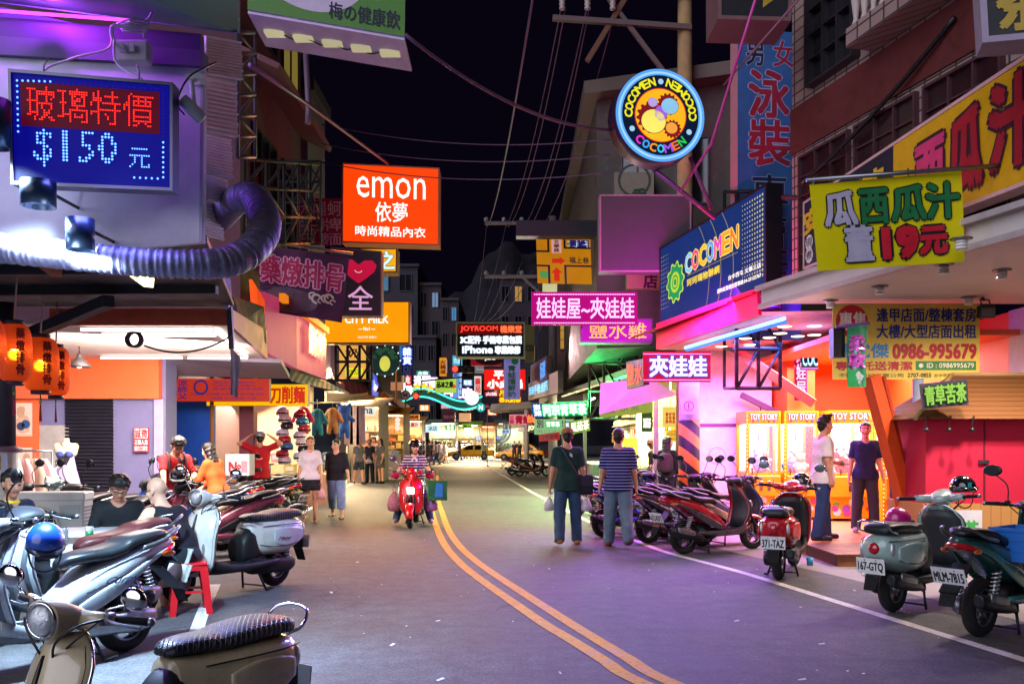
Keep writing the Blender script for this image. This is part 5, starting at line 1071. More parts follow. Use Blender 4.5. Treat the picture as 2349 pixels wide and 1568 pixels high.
def scooter(label,loc,heading,retro=True,body='e8e4da',dark='1b1b1f',seat=None,plate_txt='',mh=None,group='parked motor scooters',steer=0,rim=ALU,shield=None,mirrors=True,lit=False,mirror_m=None,lean=0,name='scooter',two=None,decal=None):
 root=thing(name,label,'scooter',loc,heading,group)
 if lean:root.rotation_euler=(lean,0,heading)
 PB=paint(body);PS=paint(shield or body);PD=mat(dark,.5,var=.12,scale=12);seat=seat or SEATM;P2=paint(two)if two else PB
 r=.215 if retro else.235;xf,xr=.64,-.62
 piv=Vector((.40,0,.88));M=Matrix.Translation(piv)@Matrix.Rotation(steer,4,Vector((-.40,0,1)).normalized())@Matrix.Translation(-piv)
 wheel(root,xf,r,.10,M,rim);wheel(root,xr,r,.11,None,rim)
 # front fender and fork
 mb=MB();mb.M=M;fender(mb,xf,r,.17 if retro else.14,math.radians(-5 if retro else 20),math.radians(168 if retro else 150),PS if retro else PB);mb.build('front_fender',root)
 mb=MB();mb.M=M
 for s in(-1,1):mb.tube([(xf,s*.075,r),(xf-.05,s*.072,r+.2),(.46,s*.05,.62)],[.02,.02,.024],IRON,8)
 mb.build('fork',root)
 # leg shield: horn shaped panel
 mb=MB();rings=[]
 if retro:tab=((.24,.50,.12),(.34,.475,.19),(.46,.475,.215),(.58,.47,.22),(.70,.445,.225),(.80,.41,.215),(.88,.375,.15),(.93,.36,.07))
 else:tab=((.26,.40,.10),(.36,.44,.17),(.50,.50,.20),(.62,.53,.20),(.72,.50,.17),(.82,.44,.13),(.92,.38,.09),(.97,.35,.06))
 for z,x,hw in tab:
  ring=[];bul=.10 if retro else.15
  for k in range(13):u=-1+2*k/12;ring.append((x+.03-bul*abs(u)**(2 if retro else 1.5),hw*u,z))
  for k in range(12,-1,-1):u=-1+2*k/12;ring.append((x+.03-bul*abs(u)**(2 if retro else 1.5)-.022-.02*(1-abs(u)),hw*u*.985,z))
  rings.append(ring)
 mb.loft(rings,PS);mb.build('leg_shield',root)
 mb=MB();rings=[]
 for z,x,hw in tab[1:-1]:
  g_=x-.035 if retro else x-.05;rings.append([(g_-.06,-hw*.85,z),(g_-.02,-hw*.93,z),(g_+.0,0,z),(g_-.02,hw*.93,z),(g_-.06,hw*.85,z),(g_-.10,hw*.5,z),(g_-.11,0,z),(g_-.10,-hw*.5,z)])
 mb.loft(rings,PD);mb.build('inner_panel',root)
 if retro:
  mb=MB()
  rr_=[]
  for z,hw in((.36,.004),(.40,.035),(.50,.04),(.60,.034),(.70,.024),(.80,.016),(.84,.004)):
   xx=np.interp(z,[t[0]for t in tab],[t[1]for t in tab])+.031;rr_.append([(xx-.02,-hw,z),(xx+.008,-hw*.6,z),(xx+.012,0,z),(xx+.008,hw*.6,z),(xx-.02,hw,z)])
  mb.loft(rr_,mat('2c2624',.3,.4));mb.lathe([(.002,.02),(.022,.02),(.026,.008)],(np.interp(.43,[t[0]for t in tab],[t[1]for t in tab])+.03,0,.43),LENS,12,'X');mb.build('grille',root)
  for s in(-1,1):
   mb=MB();mb.ball((.455,s*.125,.50),(.02,.022,.075),LENS,12,7);mb.build('turn_signal',root)
   # floor
 mb=MB();mb.superloft([(-.30,.27,.13,.05),(-.1,.275,.16,.05),(.2,.275,.165,.045),(.36,.30,.15,.06),(.44,.36,.12,.09)],PD,4,20,3)
 for k in range(7):mb.box((-.10,-.11+.036*k-.008,.318),(.30,-.11+.036*k+.008,.327),RUBBER)
 mb.build('floorboard',root)
 mb=MB()
 for s in(-1,1):mb.superloft([(-.5,.30,.025,.025,s*.165),(-.2,.285,.03,.035,s*.17),(.15,.29,.03,.04,s*.172),(.40,.36,.025,.05,s*.15)],P2 if not retro else PD,3,10,3)
 mb.build('side_skirt',root)
 # cables and edge trim
 mb=MB()
 for s in(-1,1):mb.tube(spline([(.30,s*.24,1.0),(.40,s*.20,.98),(.43,s*.09,.90),(.40,s*.03,.80)],5),.006,BLACK,5);mb.tube(spline([(.29,s*.19,.985),(.36,s*.15,.92),(.38,s*.04,.84)],5),.005,BLACK,5)
 mb.M=M;mb.build('cable',root)
 mb=MB();ed_=[]
 for sg in(1,-1):
  q_=[Vector((x+.03-(.10 if retro else.15)-.006,sg*hw*1.01,z))for z,x,hw in tab];ed_+=q_ if sg==1 else q_[::-1]
 mb.tube(spline(ed_,3),.008 if retro else.006,CHROME if retro else PD,6);mb.build('edge_trim',root)
 mb=MB()
 for s in(-1,1):
  if retro:mb.tube(spline([(-.94,s*.128,.668),(-.78,s*.195,.672),(-.55,s*.20,.672),(-.30,s*.155,.665)],4),.005,IRON,5);mb.tube(spline([(-.92,s*.10,.52),(-.72,s*.213,.47),(-.45,s*.207,.45),(-.26,s*.15,.48)],4),.004,IRON,5)
  else:mb.tube(spline([(-.98,s*.07,.80),(-.75,s*.135,.765),(-.5,s*.16,.70),(-.22,s*.15,.63)],4),.005,IRON,5);mb.tube(spline([(-.95,s*.08,.745),(-.7,s*.145,.67),(-.45,s*.178,.585),(-.2,s*.158,.50)],4),.004,BLACK,5)
 mb.build('panel_seam',root)
 # rear body and seat
 if retro:
  mb=MB();mb.superloft([(-.97,.60,.03,.03),(-.93,.60,.12,.10),(-.82,.575,.185,.15),(-.66,.55,.212,.185),(-.48,.54,.205,.19),(-.33,.54,.175,.18),(-.22,.56,.14,.16),(-.18,.57,.12,.14)],PB,2.7,26,5);mb.build('body',root)
  mb=MB();mb.superloft([(-.30,.50,.13,.19),(-.20,.48,.145,.19),(-.11,.45,.13,.155),(-.07,.43,.11,.11)],PD,3,18,3);mb.build('seat_base',root)
  for s in(-1,1):
   mb=MB();mb.superloft([(-.86,.56,.008,.05,s*.178),(-.72,.55,.014,.095,s*.202),(-.55,.55,.016,.10,s*.21),(-.42,.55,.008,.06,s*.198)],P2,3,16,4);mb.build('side_cowl',root)
  mb=MB();mb.superloft([(-.93,.755,.07,.02),(-.90,.765,.13,.045),(-.78,.775,.155,.05),(-.58,.765,.155,.052),(-.45,.752,.145,.045),(-.32,.758,.12,.042),(-.20,.755,.09,.035),(-.15,.745,.05,.02)],seat,3.2,24,5);mb.build('seat',root)
  mb=MB();mb.tube(spline([(-.83,.15,.735),(-.93,.155,.76),(-1.0,.12,.83),(-1.02,0,.85),(-1.0,-.12,.83),(-.93,-.155,.76),(-.83,-.15,.735)]),.010,CHROME,8);mb.build('grab_rail',root)
  mb=MB();mb.ball((-.955,0,.60),(.035,.055,.055),REDL,14,8);
  for s in(-1,1):mb.ball((-.90,s*.14,.60),(.03,.02,.06),LENS,10,6)
  mb.build('tail_light',root)
  mb=MB();mb.box((-.99,-.06,.36),(-.97,.06,.52),PD);mb.slab([(-.975,-.065,.40),(-.975,.065,.40),(-1.04,.055,.24),(-1.04,-.055,.24)],.012,RUBBER);mb.build('mudflap',root)
  plate(root,-1.02,.45,plate_txt or 'NKB-%d'%random.randint(200,990),.12)
 else:
  mb=MB();mb.superloft([(-1.02,.785,.03,.018),(-.96,.775,.075,.04),(-.80,.73,.125,.075),(-.60,.66,.16,.115),(-.42,.58,.175,.14),(-.26,.52,.165,.13),(-.12,.46,.14,.10),(.0,.38,.15,.06)],PB,2.5,24,5);mb.build('body',root)
  for s in(-1,1):
   mb=MB();mb.superloft([(-.92,.735,.006,.012,s*.10),(-.72,.66,.01,.022,s*.155),(-.5,.54,.012,.05,s*.178),(-.28,.44,.012,.06,s*.175),(-.05,.35,.008,.03,s*.165)],P2 if two else PD,2.5,12,4);mb.build('side_trim',root)
  mb=MB();mb.superloft([(-.96,.835,.05,.018),(-.90,.845,.10,.035),(-.76,.835,.135,.04),(-.60,.805,.145,.045),(-.52,.765,.15,.05),(-.40,.742,.15,.05),(-.26,.735,.13,.045),(-.14,.72,.09,.04),(-.08,.69,.05,.03)],seat,3,22,5);mb.build('seat',root)
  mb=MB()
  for s in(-1,1):mb.tube(spline([(-.66,s*.16,.77),(-.84,s*.155,.81),(-.98,s*.12,.87),(-1.06,s*.06,.89)]),[.014]*24+[.012],ALU,8)
  mb.build('grab_rail',root)
  mb=MB();mb.superloft([(-1.05,.76,.02,.012),(-1.0,.745,.08,.028),(-.93,.725,.12,.03),(-.85,.71,.128,.02)],REDL,2.5,16,3);mb.build('tail_light',root)
  for s in(-1,1):
   mb=MB();mb.ball((-.90,s*.128,.70),(.07,.014,.022),AMB,12,7);mb.build('turn_signal',root)
  mb=MB();mb.slab([(-.90,-.07,.60),(-.90,.07,.60),(-1.12,.07,.40),(-1.12,-.07,.40)],.02,PD);mb.slab([(-1.09,-.065,.43),(-1.09,.065,.43),(-1.15,.055,.30),(-1.15,-.055,.30)],.012,RUBBER);mb.build('mudflap',root)
  plate(root,-1.10,.52,plate_txt or 'MBX-%d'%random.randint(1200,9900),.45)
  # engine, shock, exhaust, stand
 mb=MB();mb.superloft([(-.80,.25,.03,.05,.10),(-.66,.24,.05,.085,.115),(-.42,.25,.055,.075,.115),(-.2,.27,.045,.09,.10),(-.12,.28,.03,.07,.08)],ALU if not retro else IRON,3,16,3);mb.tube([(-.3,-.1,.3),(-.3,.1,.3)],.1,IRON,14)
 for k in range(5):mb.lathe([(.03,-.006),(.11,-.006),(.11,.006),(.03,.006)],(-.30,-.04+.03*k,.31),IRON,14,'Y',closed=True)
 mb.build('engine',root)
 mb=MB()
 for s in((1,-1)if not retro else(1,)):
  pts=[];a_,b_=Vector((-.70,s*.125,.27)),Vector((-.60,s*.13,.56))
  mb.tube([a_,b_],.014,STEEL,8)
  for k in range(60):t=k/59;q=a_.lerp(b_,.15+.75*t);ang=t*2*math.pi*7;pts.append(q+Vector((.032*math.cos(ang),.032*math.sin(ang),0)))
  mb.tube(pts,.007,mat('c8c8cc',.3,.7),5)
 mb.build('shock_absorber',root)
 mb=MB();mb.tube(spline([(-.2,-.08,.24),(-.32,-.14,.19),(-.42,-.165,.22)]),.022,IRON,8)
 mb.superloft([(-1.0,.34,.02,.03,-.175),(-.98,.338,.045,.055,-.175),(-.80,.30,.05,.062,-.175),(-.55,.255,.045,.055,-.17),(-.42,.23,.028,.035,-.165)],mat('26262a',.4,.5,var=.1),2.6,16,3);mb.superloft([(-.90,.365,.008,.035,-.222),(-.75,.33,.01,.045,-.224),(-.6,.30,.008,.03,-.215)],ALU,2.5,10,2);mb.build('exhaust',root)
 mb=MB();mb.tube([(-.25,.1,.25),(-.33,.17,.01)],.012,IRON,8);mb.tube([(-.25,-.1,.25),(-.33,-.17,.01)],.012,IRON,8);mb.tube([(-.33,.17,.012),(-.42,.19,.03)],.012,IRON,8);mb.tube([(-.33,.15,.05),(-.33,-.15,.05)],.009,IRON,8);mb.build('stand',root)
 # handlebar
 mb=MB();mb.M=M
 if retro:
  mb.superloft([(.24,.985,.05,.035),(.30,.995,.10,.05),(.36,1.0,.105,.068),(.42,1.0,.095,.08),(.455,1.0,.085,.085)],PS,2.4,20,4);mb.tube([(.36,0,.88),(.35,0,.97)],[.05,.06],PS,12)
  for s in(-1,1):mb.tube([(.32,s*.08,.99),(.29,s*.17,1.0),(.27,s*.225,1.005)],[.045,.034,.024],PS,12)
 else:
  mb.superloft([(.20,.99,.06,.03),(.28,1.0,.13,.045),(.36,.985,.12,.055),(.43,.96,.08,.05),(.47,.94,.04,.03)],PD,2.4,20,4);mb.tube([(.40,0,.86),(.35,0,.97)],[.05,.06],PD,12)
 mb.build('handlebar_cover',root)
 mb=MB();mb.M=M;mb.tube([(.31,-.2,.995),(.29,0,.99),(.31,.2,.995)],.014,STEEL,8)
 for s in(-1,1):
  mb.tube([(.275,s*.20,1.0),(.24,s*.26,1.005),(.215,s*.355,1.005)],[.017,.019,.018],RUBBER,10);mb.ball((.211,s*.365,1.005),.02,ALU,8,6);mb.tube(spline([(.31,s*.22,1.01),(.31,s*.27,1.0),(.27,s*.365,.99)]),.007,ALU,6);mb.box((.26,s*.185,.985),(.31,s*.225,1.035),ALU if retro else BLACK,bev=.008)
 mb.build('handlebar',root)
 mb=MB();mb.M=M
 if retro:
  hm=em('fff4d8',30,True,var=0)if lit else LENS
  if lit:mb.box((.515,-.055,.62),(.525,.055,.73),hm)
  else:
   mb.lathe([(.002,.03),(.03,.028),(.055,.018),(.07,0)],(.455,0,1.0),LENS,22,'X');mb.lathe([(.068,-.02),(.082,-.005),(.078,.012),(.068,.006)],(.455,0,1.0),CHROME,24,'X',closed=True)
 else:
  for s in(-1,1):mb.superloft([(.50,.70,.004,.01,s*.06),(.535,.68,.03,.03,s*.07),(.52,.64,.04,.02,s*.09),(.50,.60,.01,.01,s*.1)],LENS,2.2,12,3)
 mb.build('headlight',root)
 if mirrors:
  for s in(-1,1):mirror(root,s,M,1.02,.28,mirror_m or(CHROME if retro else BLACK),retro,mh or(.2 if retro else.24),.12)
 if decal:
  dm=mat(decal[1],.4)
  for s in(-1,1):
   y=s*(.228 if retro else.19);a0,a1=((-.62,.50),(-.42,.56))if retro else((-.58,.52),(-.28,.60))
   q=[(a0[0],y,a1[1]),(a1[0],y,a1[1]),(a1[0],y,a0[1]),(a0[0],y,a0[1])];f_=Face(*q)if s<0 else Face(q[1],q[0],q[3],q[2])
   mb=MB();text(mb,f_,decal[0],(0.05,.1,.95,.9),dm,.004,.001,slant=.2);mb.build('decal',root)
 return root
def H(dx,dy):return math.atan2(dy,dx)
# --- left side, nearest first
NS=scooter('cream retro scooter with quilted black seat closest to the camera',(-1.56,3.76,0),H(-.55,-.83),True,'c8b896',seat=QUILT,steer=.30,mh=.07,plate_txt='815-KLB')
scooter('silver scooter with dark stepped seat next to the cream scooter',(-3.16,6.2,0),H(-.5,-.86),False,'b4b8c0',dark='5c626c',seat=mat('1c2024',.3,var=.1),two='8a9098',decal=('Curpy','2a3a6a'),steer=-.3,mirror_m=BLACK)
scooter('grey scooter with amber tail lamp behind the silver scooter',(-3.55,7.3,0),H(-.52,-.85),False,'9498a2',dark='40444c',seat=mat('5a2a2c',.4,var=.3),steer=.3,mirrors=False)
scooter('white retro scooter with quilted seat and chrome headlight beside the red stool',(-2.86,9.3,0),H(-.5,-.87),True,'f2eee8',seat=QUILT,steer=.15,plate_txt='286-MTC',two='d8d8e4',decal=('Many','8a3040'))
NS.scale=(.87,)*3
# --- right side
scooter('large glossy red scooter with black exhaust facing the arcade',(2.92,12.95,0),H(.87,.48),False,'a80c20',dark='2a2c34',two='30343c',plate_txt='612-KVT')
RV=scooter('red retro scooter with chrome rail seen from behind near the arcade step',(3.26,10.85,0),H(.42,.9),True,'b4101c',dark='151518',shield='b4101c',plate_txt='371-TAZ',steer=-.15)
scooter('mint grey retro scooter with black seat in front of the crimson kiosk',(3.93,8.72,0),H(.76,.65),True,'9cb4ac',dark='2a3032',plate_txt='167-GTQ',steer=.2,mirrors=False)
scooter('dark teal scooter carrying a blue crate at the right edge',(4.20,7.62,0),H(.8,.6),False,'1c4a48',dark='101416',two='2c6a66',plate_txt='MLM-7815')
scooter('blue scooter parked behind the two walking men',(2.02,15.2,0),H(.85,.52),False,'1450b0',dark='1c1c24',group='scooters parked by the tea stall')
scooter('black scooter with silver shock absorbers between the blue and red scooters',(2.62,14.3,0),H(.86,.5),False,'20222a',dark='14141a',group='scooters parked by the tea stall',two='3a3c48')
# prototypes for the rest, then copies
sc_dark=scooter('dark scooter with a red tail lamp behind the man in the red shirt',(-5.2,18.6,0),H(-.88,.45),False,'2a2230',dark='15151a',group='scooters parked along the left kerb',two='5a1824')
sc_blue=scooter('blue and cream scooter beside the seated young man in red',(-4.75,12.9,0),H(-.93,-.3),False,'28509a',dark='26262e',group='scooters parked along the left kerb',two='c8b898')
sc_pink=scooter('pinkish scooter between the white retro scooter and the long haired girl',(-4.05,12.3,0),H(-.8,-.55),False,'b05068',dark='2a242a',group='scooters parked along the left kerb')
sc_mint=scooter('white and mint retro scooter behind the woman in the white top',(-5.6,20.6,0),H(-.9,.4),True,'b8ccc8',dark='2a6a66',group='scooters parked along the left kerb')
for proto,x,y,dx,dy,lab in(
(sc_dark,-4.85,17.4,-.9,.42,'dark scooter nearest the road right beside the man in the red shirt'),
(sc_dark,-5.3,16.2,-.95,.3,'dark scooter behind the long haired girl on the left'),
(sc_dark,-5.1,14.4,-.95,.05,'dark scooter between the seated young man and the long haired girl'),
(sc_blue,-5.5,15.2,-.95,-.2,'blue scooter before the red menu board'),
(sc_dark,-5.9,11.6,-.5,-.85,'dark scooter parked behind the air conditioner unit'),
(sc_pink,-5.1,11.3,-.6,-.8,'pinkish scooter beside the violet wall behind the seated men'),
(sc_mint,-5.9,12.6,-.85,-.5,'pale scooter in front of the roller shutter'),
(sc_mint,-5.9,22.4,-.9,.4,'pale scooter before the plush costume stall'),
(sc_dark,-6.1,24.3,-.9,.4,'dark scooter before the bright cosmetics shop'),
(sc_blue,-6.2,26.0,-.9,.4,'blue scooter furthest along the left kerb'),
(sc_dark,-5.35,19.7,-.9,.45,'dark scooter behind the two walking women')):
 dup(proto,(x,y,0),H(dx,dy),lab,'scooters parked along the left kerb')
sc_green=scooter('green grey scooter parked before the tea stall counter',(2.35,18.2,0),H(.8,.6),False,'3a5a4a',dark='1c2420',group='scooters parked by the tea stall')
for x,y,proto,lab in((2.15,16.6,sc_dark,'dark scooter just past the blue one by the tea stall'),(2.3,20.0,sc_mint,'pale retro scooter by the tea stall sheet'),(3.35,13.9,sc_blue,'blue scooter hidden behind the large red scooter'),(3.0,15.2,sc_dark,'dark scooter before the striped pole')):
 dup(proto,(x,y,0),H(.85,.52),lab,'scooters parked by the tea stall')
for x,y,a,lab in((.95,42.0,0.1,'black scooter parked side on at the far end of the tea stall row'),(.6,43.8,.2,'second black scooter just behind the side on one near the taxi')):
 dup(sc_dark,(x,y,0),a,lab,'scooters near the taxi')
 # ================================================================ people: one continuous surface per body, grown from a distance field
def nets(D,lo,h):
 """surface nets of the zero level of grid D"""
 nx,ny,nz=D.shape;ins=D<0
 c=ins[:-1,:-1,:-1].astype(np.int8)
 cnt=sum(ins[i:nx-1+i,j:ny-1+j,k:nz-1+k].astype(np.int8)for i in(0,1)for j in(0,1)for k in(0,1))
 act=(cnt>0)&(cnt<8);idx=-np.ones(act.shape,int);ci=np.argwhere(act);idx[act]=np.arange(len(ci))
 acc=np.zeros((len(ci),3));w=np.zeros(len(ci))
 cr=[(i,j,k)for i in(0,1)for j in(0,1)for k in(0,1)]
 for a in cr:
  for ax in range(3):
   if a[ax]==0:
    b=list(a);b[ax]=1
    da=D[ci[:,0]+a[0],ci[:,1]+a[1],ci[:,2]+a[2]];db=D[ci[:,0]+b[0],ci[:,1]+b[1],ci[:,2]+b[2]]
    s=(da<0)!=(db<0);t=np.where(s,da/np.where(s,da-db,1),0)
    p=np.array(a,float)[None,:]+np.zeros((len(ci),3));p[:,ax]+=t;acc[s]+=p[s];w[s]+=1
 V=(ci+acc/np.maximum(w,1)[:,None])*h+np.array(lo)
 Fa=[]
 for ax,(u,v)in((0,(1,2)),(1,(2,0)),(2,(0,1))):
  sl0=[slice(1,-1)]*3;sl0[ax]=slice(0,-1);sl1=list(sl0);sl1[ax]=slice(1,None)
  a,b=ins[tuple(sl0)],ins[tuple(sl1)];e=np.argwhere(a!=b)
  if not len(e):continue
  off=np.ones(3,int);off[ax]=0;e0=e+off;fl=a[e[:,0],e[:,1],e[:,2]]
  du=np.zeros(3,int);du[u]=1;dv=np.zeros(3,int);dv[v]=1
  q=[idx[tuple((e0-du*i-dv*j).T)]for i,j in((1,1),(0,1),(0,0),(1,0))]
  Q=np.stack(q,1);Q[~fl]=Q[~fl][:,::-1];Fa.append(Q)
 return V,(np.concatenate(Fa)if Fa else np.zeros((0,4),int))
class SDF:
 def __init__(s,lo,hi,h):
  s.lo=np.array(lo,float);s.h=h;n=np.ceil((np.array(hi)-s.lo)/h).astype(int)+1
  s.ax=[s.lo[i]+h*np.arange(n[i])for i in range(3)];s.D=np.full(tuple(n),9.,np.float32)
 def cone(s,a,b,ra,rb=None,k=.03,sub=False):
  rb=ra if rb is None else rb;a=np.array(a,float);b=np.array(b,float)+1e-6;m=max(ra,rb)+k+.03
  l=np.minimum(a,b)-m;u=np.maximum(a,b)+m;i0=[int(np.searchsorted(s.ax[i],l[i]))for i in range(3)];i1=[int(np.searchsorted(s.ax[i],u[i]))for i in range(3)]
  if any(i0[i]>=i1[i]for i in range(3)):return s
  X=s.ax[0][i0[0]:i1[0],None,None]-a[0];Y=s.ax[1][None,i0[1]:i1[1],None]-a[1];Z=s.ax[2][None,None,i0[2]:i1[2]]-a[2]
  d=b-a;t=np.clip((X*d[0]+Y*d[1]+Z*d[2])/max((d*d).sum(),1e-9),0,1)
  v=np.sqrt((X-t*d[0])**2+(Y-t*d[1])**2+(Z-t*d[2])**2)-(ra+(rb-ra)*t);S_=(slice(i0[0],i1[0]),slice(i0[1],i1[1]),slice(i0[2],i1[2]));o=s.D[S_]
  if sub:s.D[S_]=np.maximum(o,-v);return s
  q=np.clip(.5+.5*(o-v)/k,0,1)if k>0 else(v<o);s.D[S_]=(o*(1-q)+v*q-(k*q*(1-q)if k>0 else 0));return s
 def ell(s,c,r,k=.02):
  m=max(r)+k+.03;i0=[int(np.searchsorted(s.ax[i],c[i]-m))for i in range(3)];i1=[int(np.searchsorted(s.ax[i],c[i]+m))for i in range(3)]
  X=(s.ax[0][i0[0]:i1[0],None,None]-c[0])/r[0];Y=(s.ax[1][None,i0[1]:i1[1],None]-c[1])/r[1];Z=(s.ax[2][None,None,i0[2]:i1[2]]-c[2])/r[2]
  v=(np.sqrt(X*X+Y*Y+Z*Z)-1)*min(r);S_=(slice(i0[0],i1[0]),slice(i0[1],i1[1]),slice(i0[2],i1[2]));o=s.D[S_]
  q=np.clip(.5+.5*(o-v)/k,0,1);s.D[S_]=o*(1-q)+v*q-k*q*(1-q);return s
 def cut(s,p,n):
  """remove everything on the side n points to"""
  n=np.array(n,float);n/=np.linalg.norm(n)
  v=(s.ax[0][:,None,None]-p[0])*n[0]+(s.ax[1][None,:,None]-p[1])*n[1]+(s.ax[2][None,None,:]-p[2])*n[2];s.D=np.maximum(s.D,v);return s
 def ripple(s,amp,f):
  X,Y,Z=s.ax[0][:,None,None],s.ax[1][None,:,None],s.ax[2][None,None,:]
  s.D=s.D+amp*(np.sin(X*f*1.1+Z*f*.9)*np.cos(Y*f*1.3-Z*f*.7)+.6*np.sin(Z*f*1.9+X*f)+.4*np.sin(Y*f*2.7+Z*f*2.2));return s
 def mesh(s):
  s.D[0]=s.D[-1]=1;s.D[:,0]=s.D[:,-1]=1;s.D[:,:,0]=s.D[:,:,-1]=1
  return nets(s.D,s.lo,s.h)
def V3(*a):return np.array(a,float)
def rotv(v,ax,a):
 return np.array(Matrix.Rotation(a,3,Vector(ax))@Vector(v))
R_=math.radians
SKIN=mat('c98f72',.5,var=.07,scale=9);SKIN2=mat('b87f62',.5,var=.07,scale=9);PALE=mat('d8a88c',.5,var=.06,scale=9)
HAIR=mat('15110f',.45,var=.2,scale=30,bump=.5);HAIRB=mat('2c1a14',.45,var=.2,scale=30,bump=.5);EYEM=mat('141010',.3);LIP=mat('9a4a44',.5);BROW=mat('221814',.7)
def person(label,loc,face,h=1.70,vox=.013,skin=None,build=1.0,lean=0,twist=0,head=(0,0),armL=(5,8,12,0),armR=(5,8,12,0),legL=(0,4,0),legR=(0,4,0),pelvis=None,
top=None,sleeve=.75,hem=.0,topm=None,bottom='trousers',cuff=.06,botm=None,hair='short',hairm=None,shoe=None,female=False,group=None,extra=None,root=None,grip=(0,0),tank=False,name='person',hat=None,loose=.0,fat=0,foot_z=0,sandals=False):
 """face = heading angle of the front (0 = +X). arm = (forward pitch, outward, elbow bend, inward), leg = (forward pitch, outward, knee bend) in degrees"""
 sk=skin or SKIN;s=h/1.72;K={}
 root=root or thing(name,label,'person',loc,face,group)
 pz=(pelvis if pelvis is not None else.92*s);P0=V3(0,0,pz)
 def torso(v):v=rotv(v,(0,0,1),R_(twist));return rotv(v,(0,1,0),R_(lean))+P0
 sw=(.145 if female else.162)*s*build;hw=.088*s
 chest=torso(V3(.0,0,.36*s));neck=torso(V3(-.005,0,.53*s));waist=torso(V3(.0,0,.16*s))
 sh={1:torso(V3(-.01,sw,.475*s)),-1:torso(V3(-.01,-sw,.475*s))}
 hip={1:P0+V3(0,hw,-.02),-1:P0+V3(0,-hw,-.02)}
 el,wr,kn,an,hd={},{},{},{},{}
 for sd_,A in((1,armL),(-1,armR)):
  d=V3(0,0,-1);d=rotv(d,(1,0,0),sd_*R_(A[1]));d=rotv(d,(0,1,0),-R_(A[0]+0));d=rotv(d,(0,1,0),R_(lean)*.6)
  el[sd_]=sh[sd_]+d*.285*s
  f=V3(0,0,-1);f=rotv(f,(1,0,0),sd_*R_(A[1]-A[3]));f=rotv(f,(0,1,0),-R_(A[0]+A[2]));f=rotv(f,(0,1,0),R_(lean)*.6)
  if A[3]>0:f=rotv(f,(0,0,1),-sd_*R_(A[3])*.8)
  wr[sd_]=el[sd_]+f*.245*s;hd[sd_]=f
 for sd_,A in((1,legL),(-1,legR)):
  d=rotv(rotv(V3(0,0,-1),(1,0,0),sd_*R_(A[1])),(0,1,0),-R_(A[0]));kn[sd_]=hip[sd_]+d*.42*s
  f=rotv(rotv(V3(0,0,-1),(1,0,0),sd_*R_(A[1]*.6)),(0,1,0),-R_(A[0]-A[2]));an[sd_]=kn[sd_]+f*.41*s
 dz=(min(an[1][2],an[-1][2])-.075*s)if pelvis is None else 0
 for dct in(sh,el,wr,hip,kn,an):
  for q in dct:dct[q]=dct[q]-V3(0,0,dz)
 P0=P0-V3(0,0,dz);chest,neck,waist=chest-V3(0,0,dz),neck-V3(0,0,dz),waist-V3(0,0,dz)
 hy,hp=R_(head[0]),R_(head[1]);
 def hv(v):return rotv(rotv(v,(0,1,0),hp),(0,0,1),hy)
 hc=neck+rotv(V3(.015,0,.055*s),(0,1,0),R_(lean)*.5)+hv(V3(.015,0,.105*s))
 def hp_(x,y,z):return hc+hv(V3(x,y,z)*s)
 allp=np.array([*sh.values(),*el.values(),*wr.values(),*hip.values(),*kn.values(),*an.values(),hc])
 lo=allp.min(0)-.26;hi=allp.max(0)+.26;lo[2]=max(lo[2],-.02)
 tl=.125*s*(1+fat*.8)
 # ---- body
 B=SDF(lo,hi,vox);b=build
 B.cone(torso(V3(0,-.10*s*b,.42*s))-V3(0,0,dz),torso(V3(0,.10*s*b,.42*s))-V3(0,0,dz),.092*s*b,k=.05);B.cone(torso(V3(.01,-.07*s*b,.28*s))-V3(0,0,dz),torso(V3(.01,.07*s*b,.28*s))-V3(0,0,dz),.105*s*b,k=.06)
 B.cone(waist-V3(-.01-fat*.05,.05*s*b,0),waist+V3(.01+fat*.05,.05*s*b,0),(.095+fat*.06)*s*b,k=.06);B.cone(P0-V3(0,.06*s,0),P0+V3(0,.06*s,0),.11*s*b,k=.05)
 for q in(1,-1):B.cone(neck-V3(0,0,.05*s),sh[q]-V3(0,0,.01),.045*s,.050*s*b,k=.05);B.cone(sh[q],el[q],.049*s*b,.040*s*b,k=.03)
 snap=B.D.copy()
 B.cone(chest,neck,.06*s,.055*s,k=.05);B.cone(neck-V3(0,0,.03),hc-hv(V3(.015,0,.05*s)),.054*s,.052*s,k=.03)
 for q in(1,-1):
  B.cone(el[q],wr[q],.041*s*b,.026*s*b,k=.015)
  B.cone(hip[q],kn[q],.085*s*b,.055*s*b,k=.03);B.cone(kn[q],kn[q]*.62+an[q]*.38+V3(-.012,0,0),.052*s*b,.053*s*b,k=.02);B.cone(kn[q]*.62+an[q]*.38+V3(-.012,0,0),an[q],.053*s*b,.036*s,k=.02)
  fd=V3(1,q*.18,0);fd/=np.linalg.norm(fd);B.cone(an[q]+V3(-.025,0,-.035*s),an[q]+fd*.15*s+V3(0,0,-.048*s),.036*s,.026*s,k=.02)
  # hand: palm, four fingers, thumb
  f=hd[q];side=np.cross(f,V3(0,q,0.01));side/=max(np.linalg.norm(side),1e-6);pl=np.cross(f,side);pl/=np.linalg.norm(pl)
  pc=wr[q]+f*.052*s
  B.cone(wr[q]+f*.02*s-side*.012*s,pc-side*.022*s+f*.03*s,.017*s,.017*s,k=.02);B.cone(wr[q]+f*.02*s+side*.012*s,pc+side*.022*s+f*.03*s,.017*s,.017*s,k=.02)
  gr=grip[0 if q==1 else 1];cl=25+65*gr
  inw=pl*(-1 if np.dot(pl,V3(0,-q,0))<0 else 1)
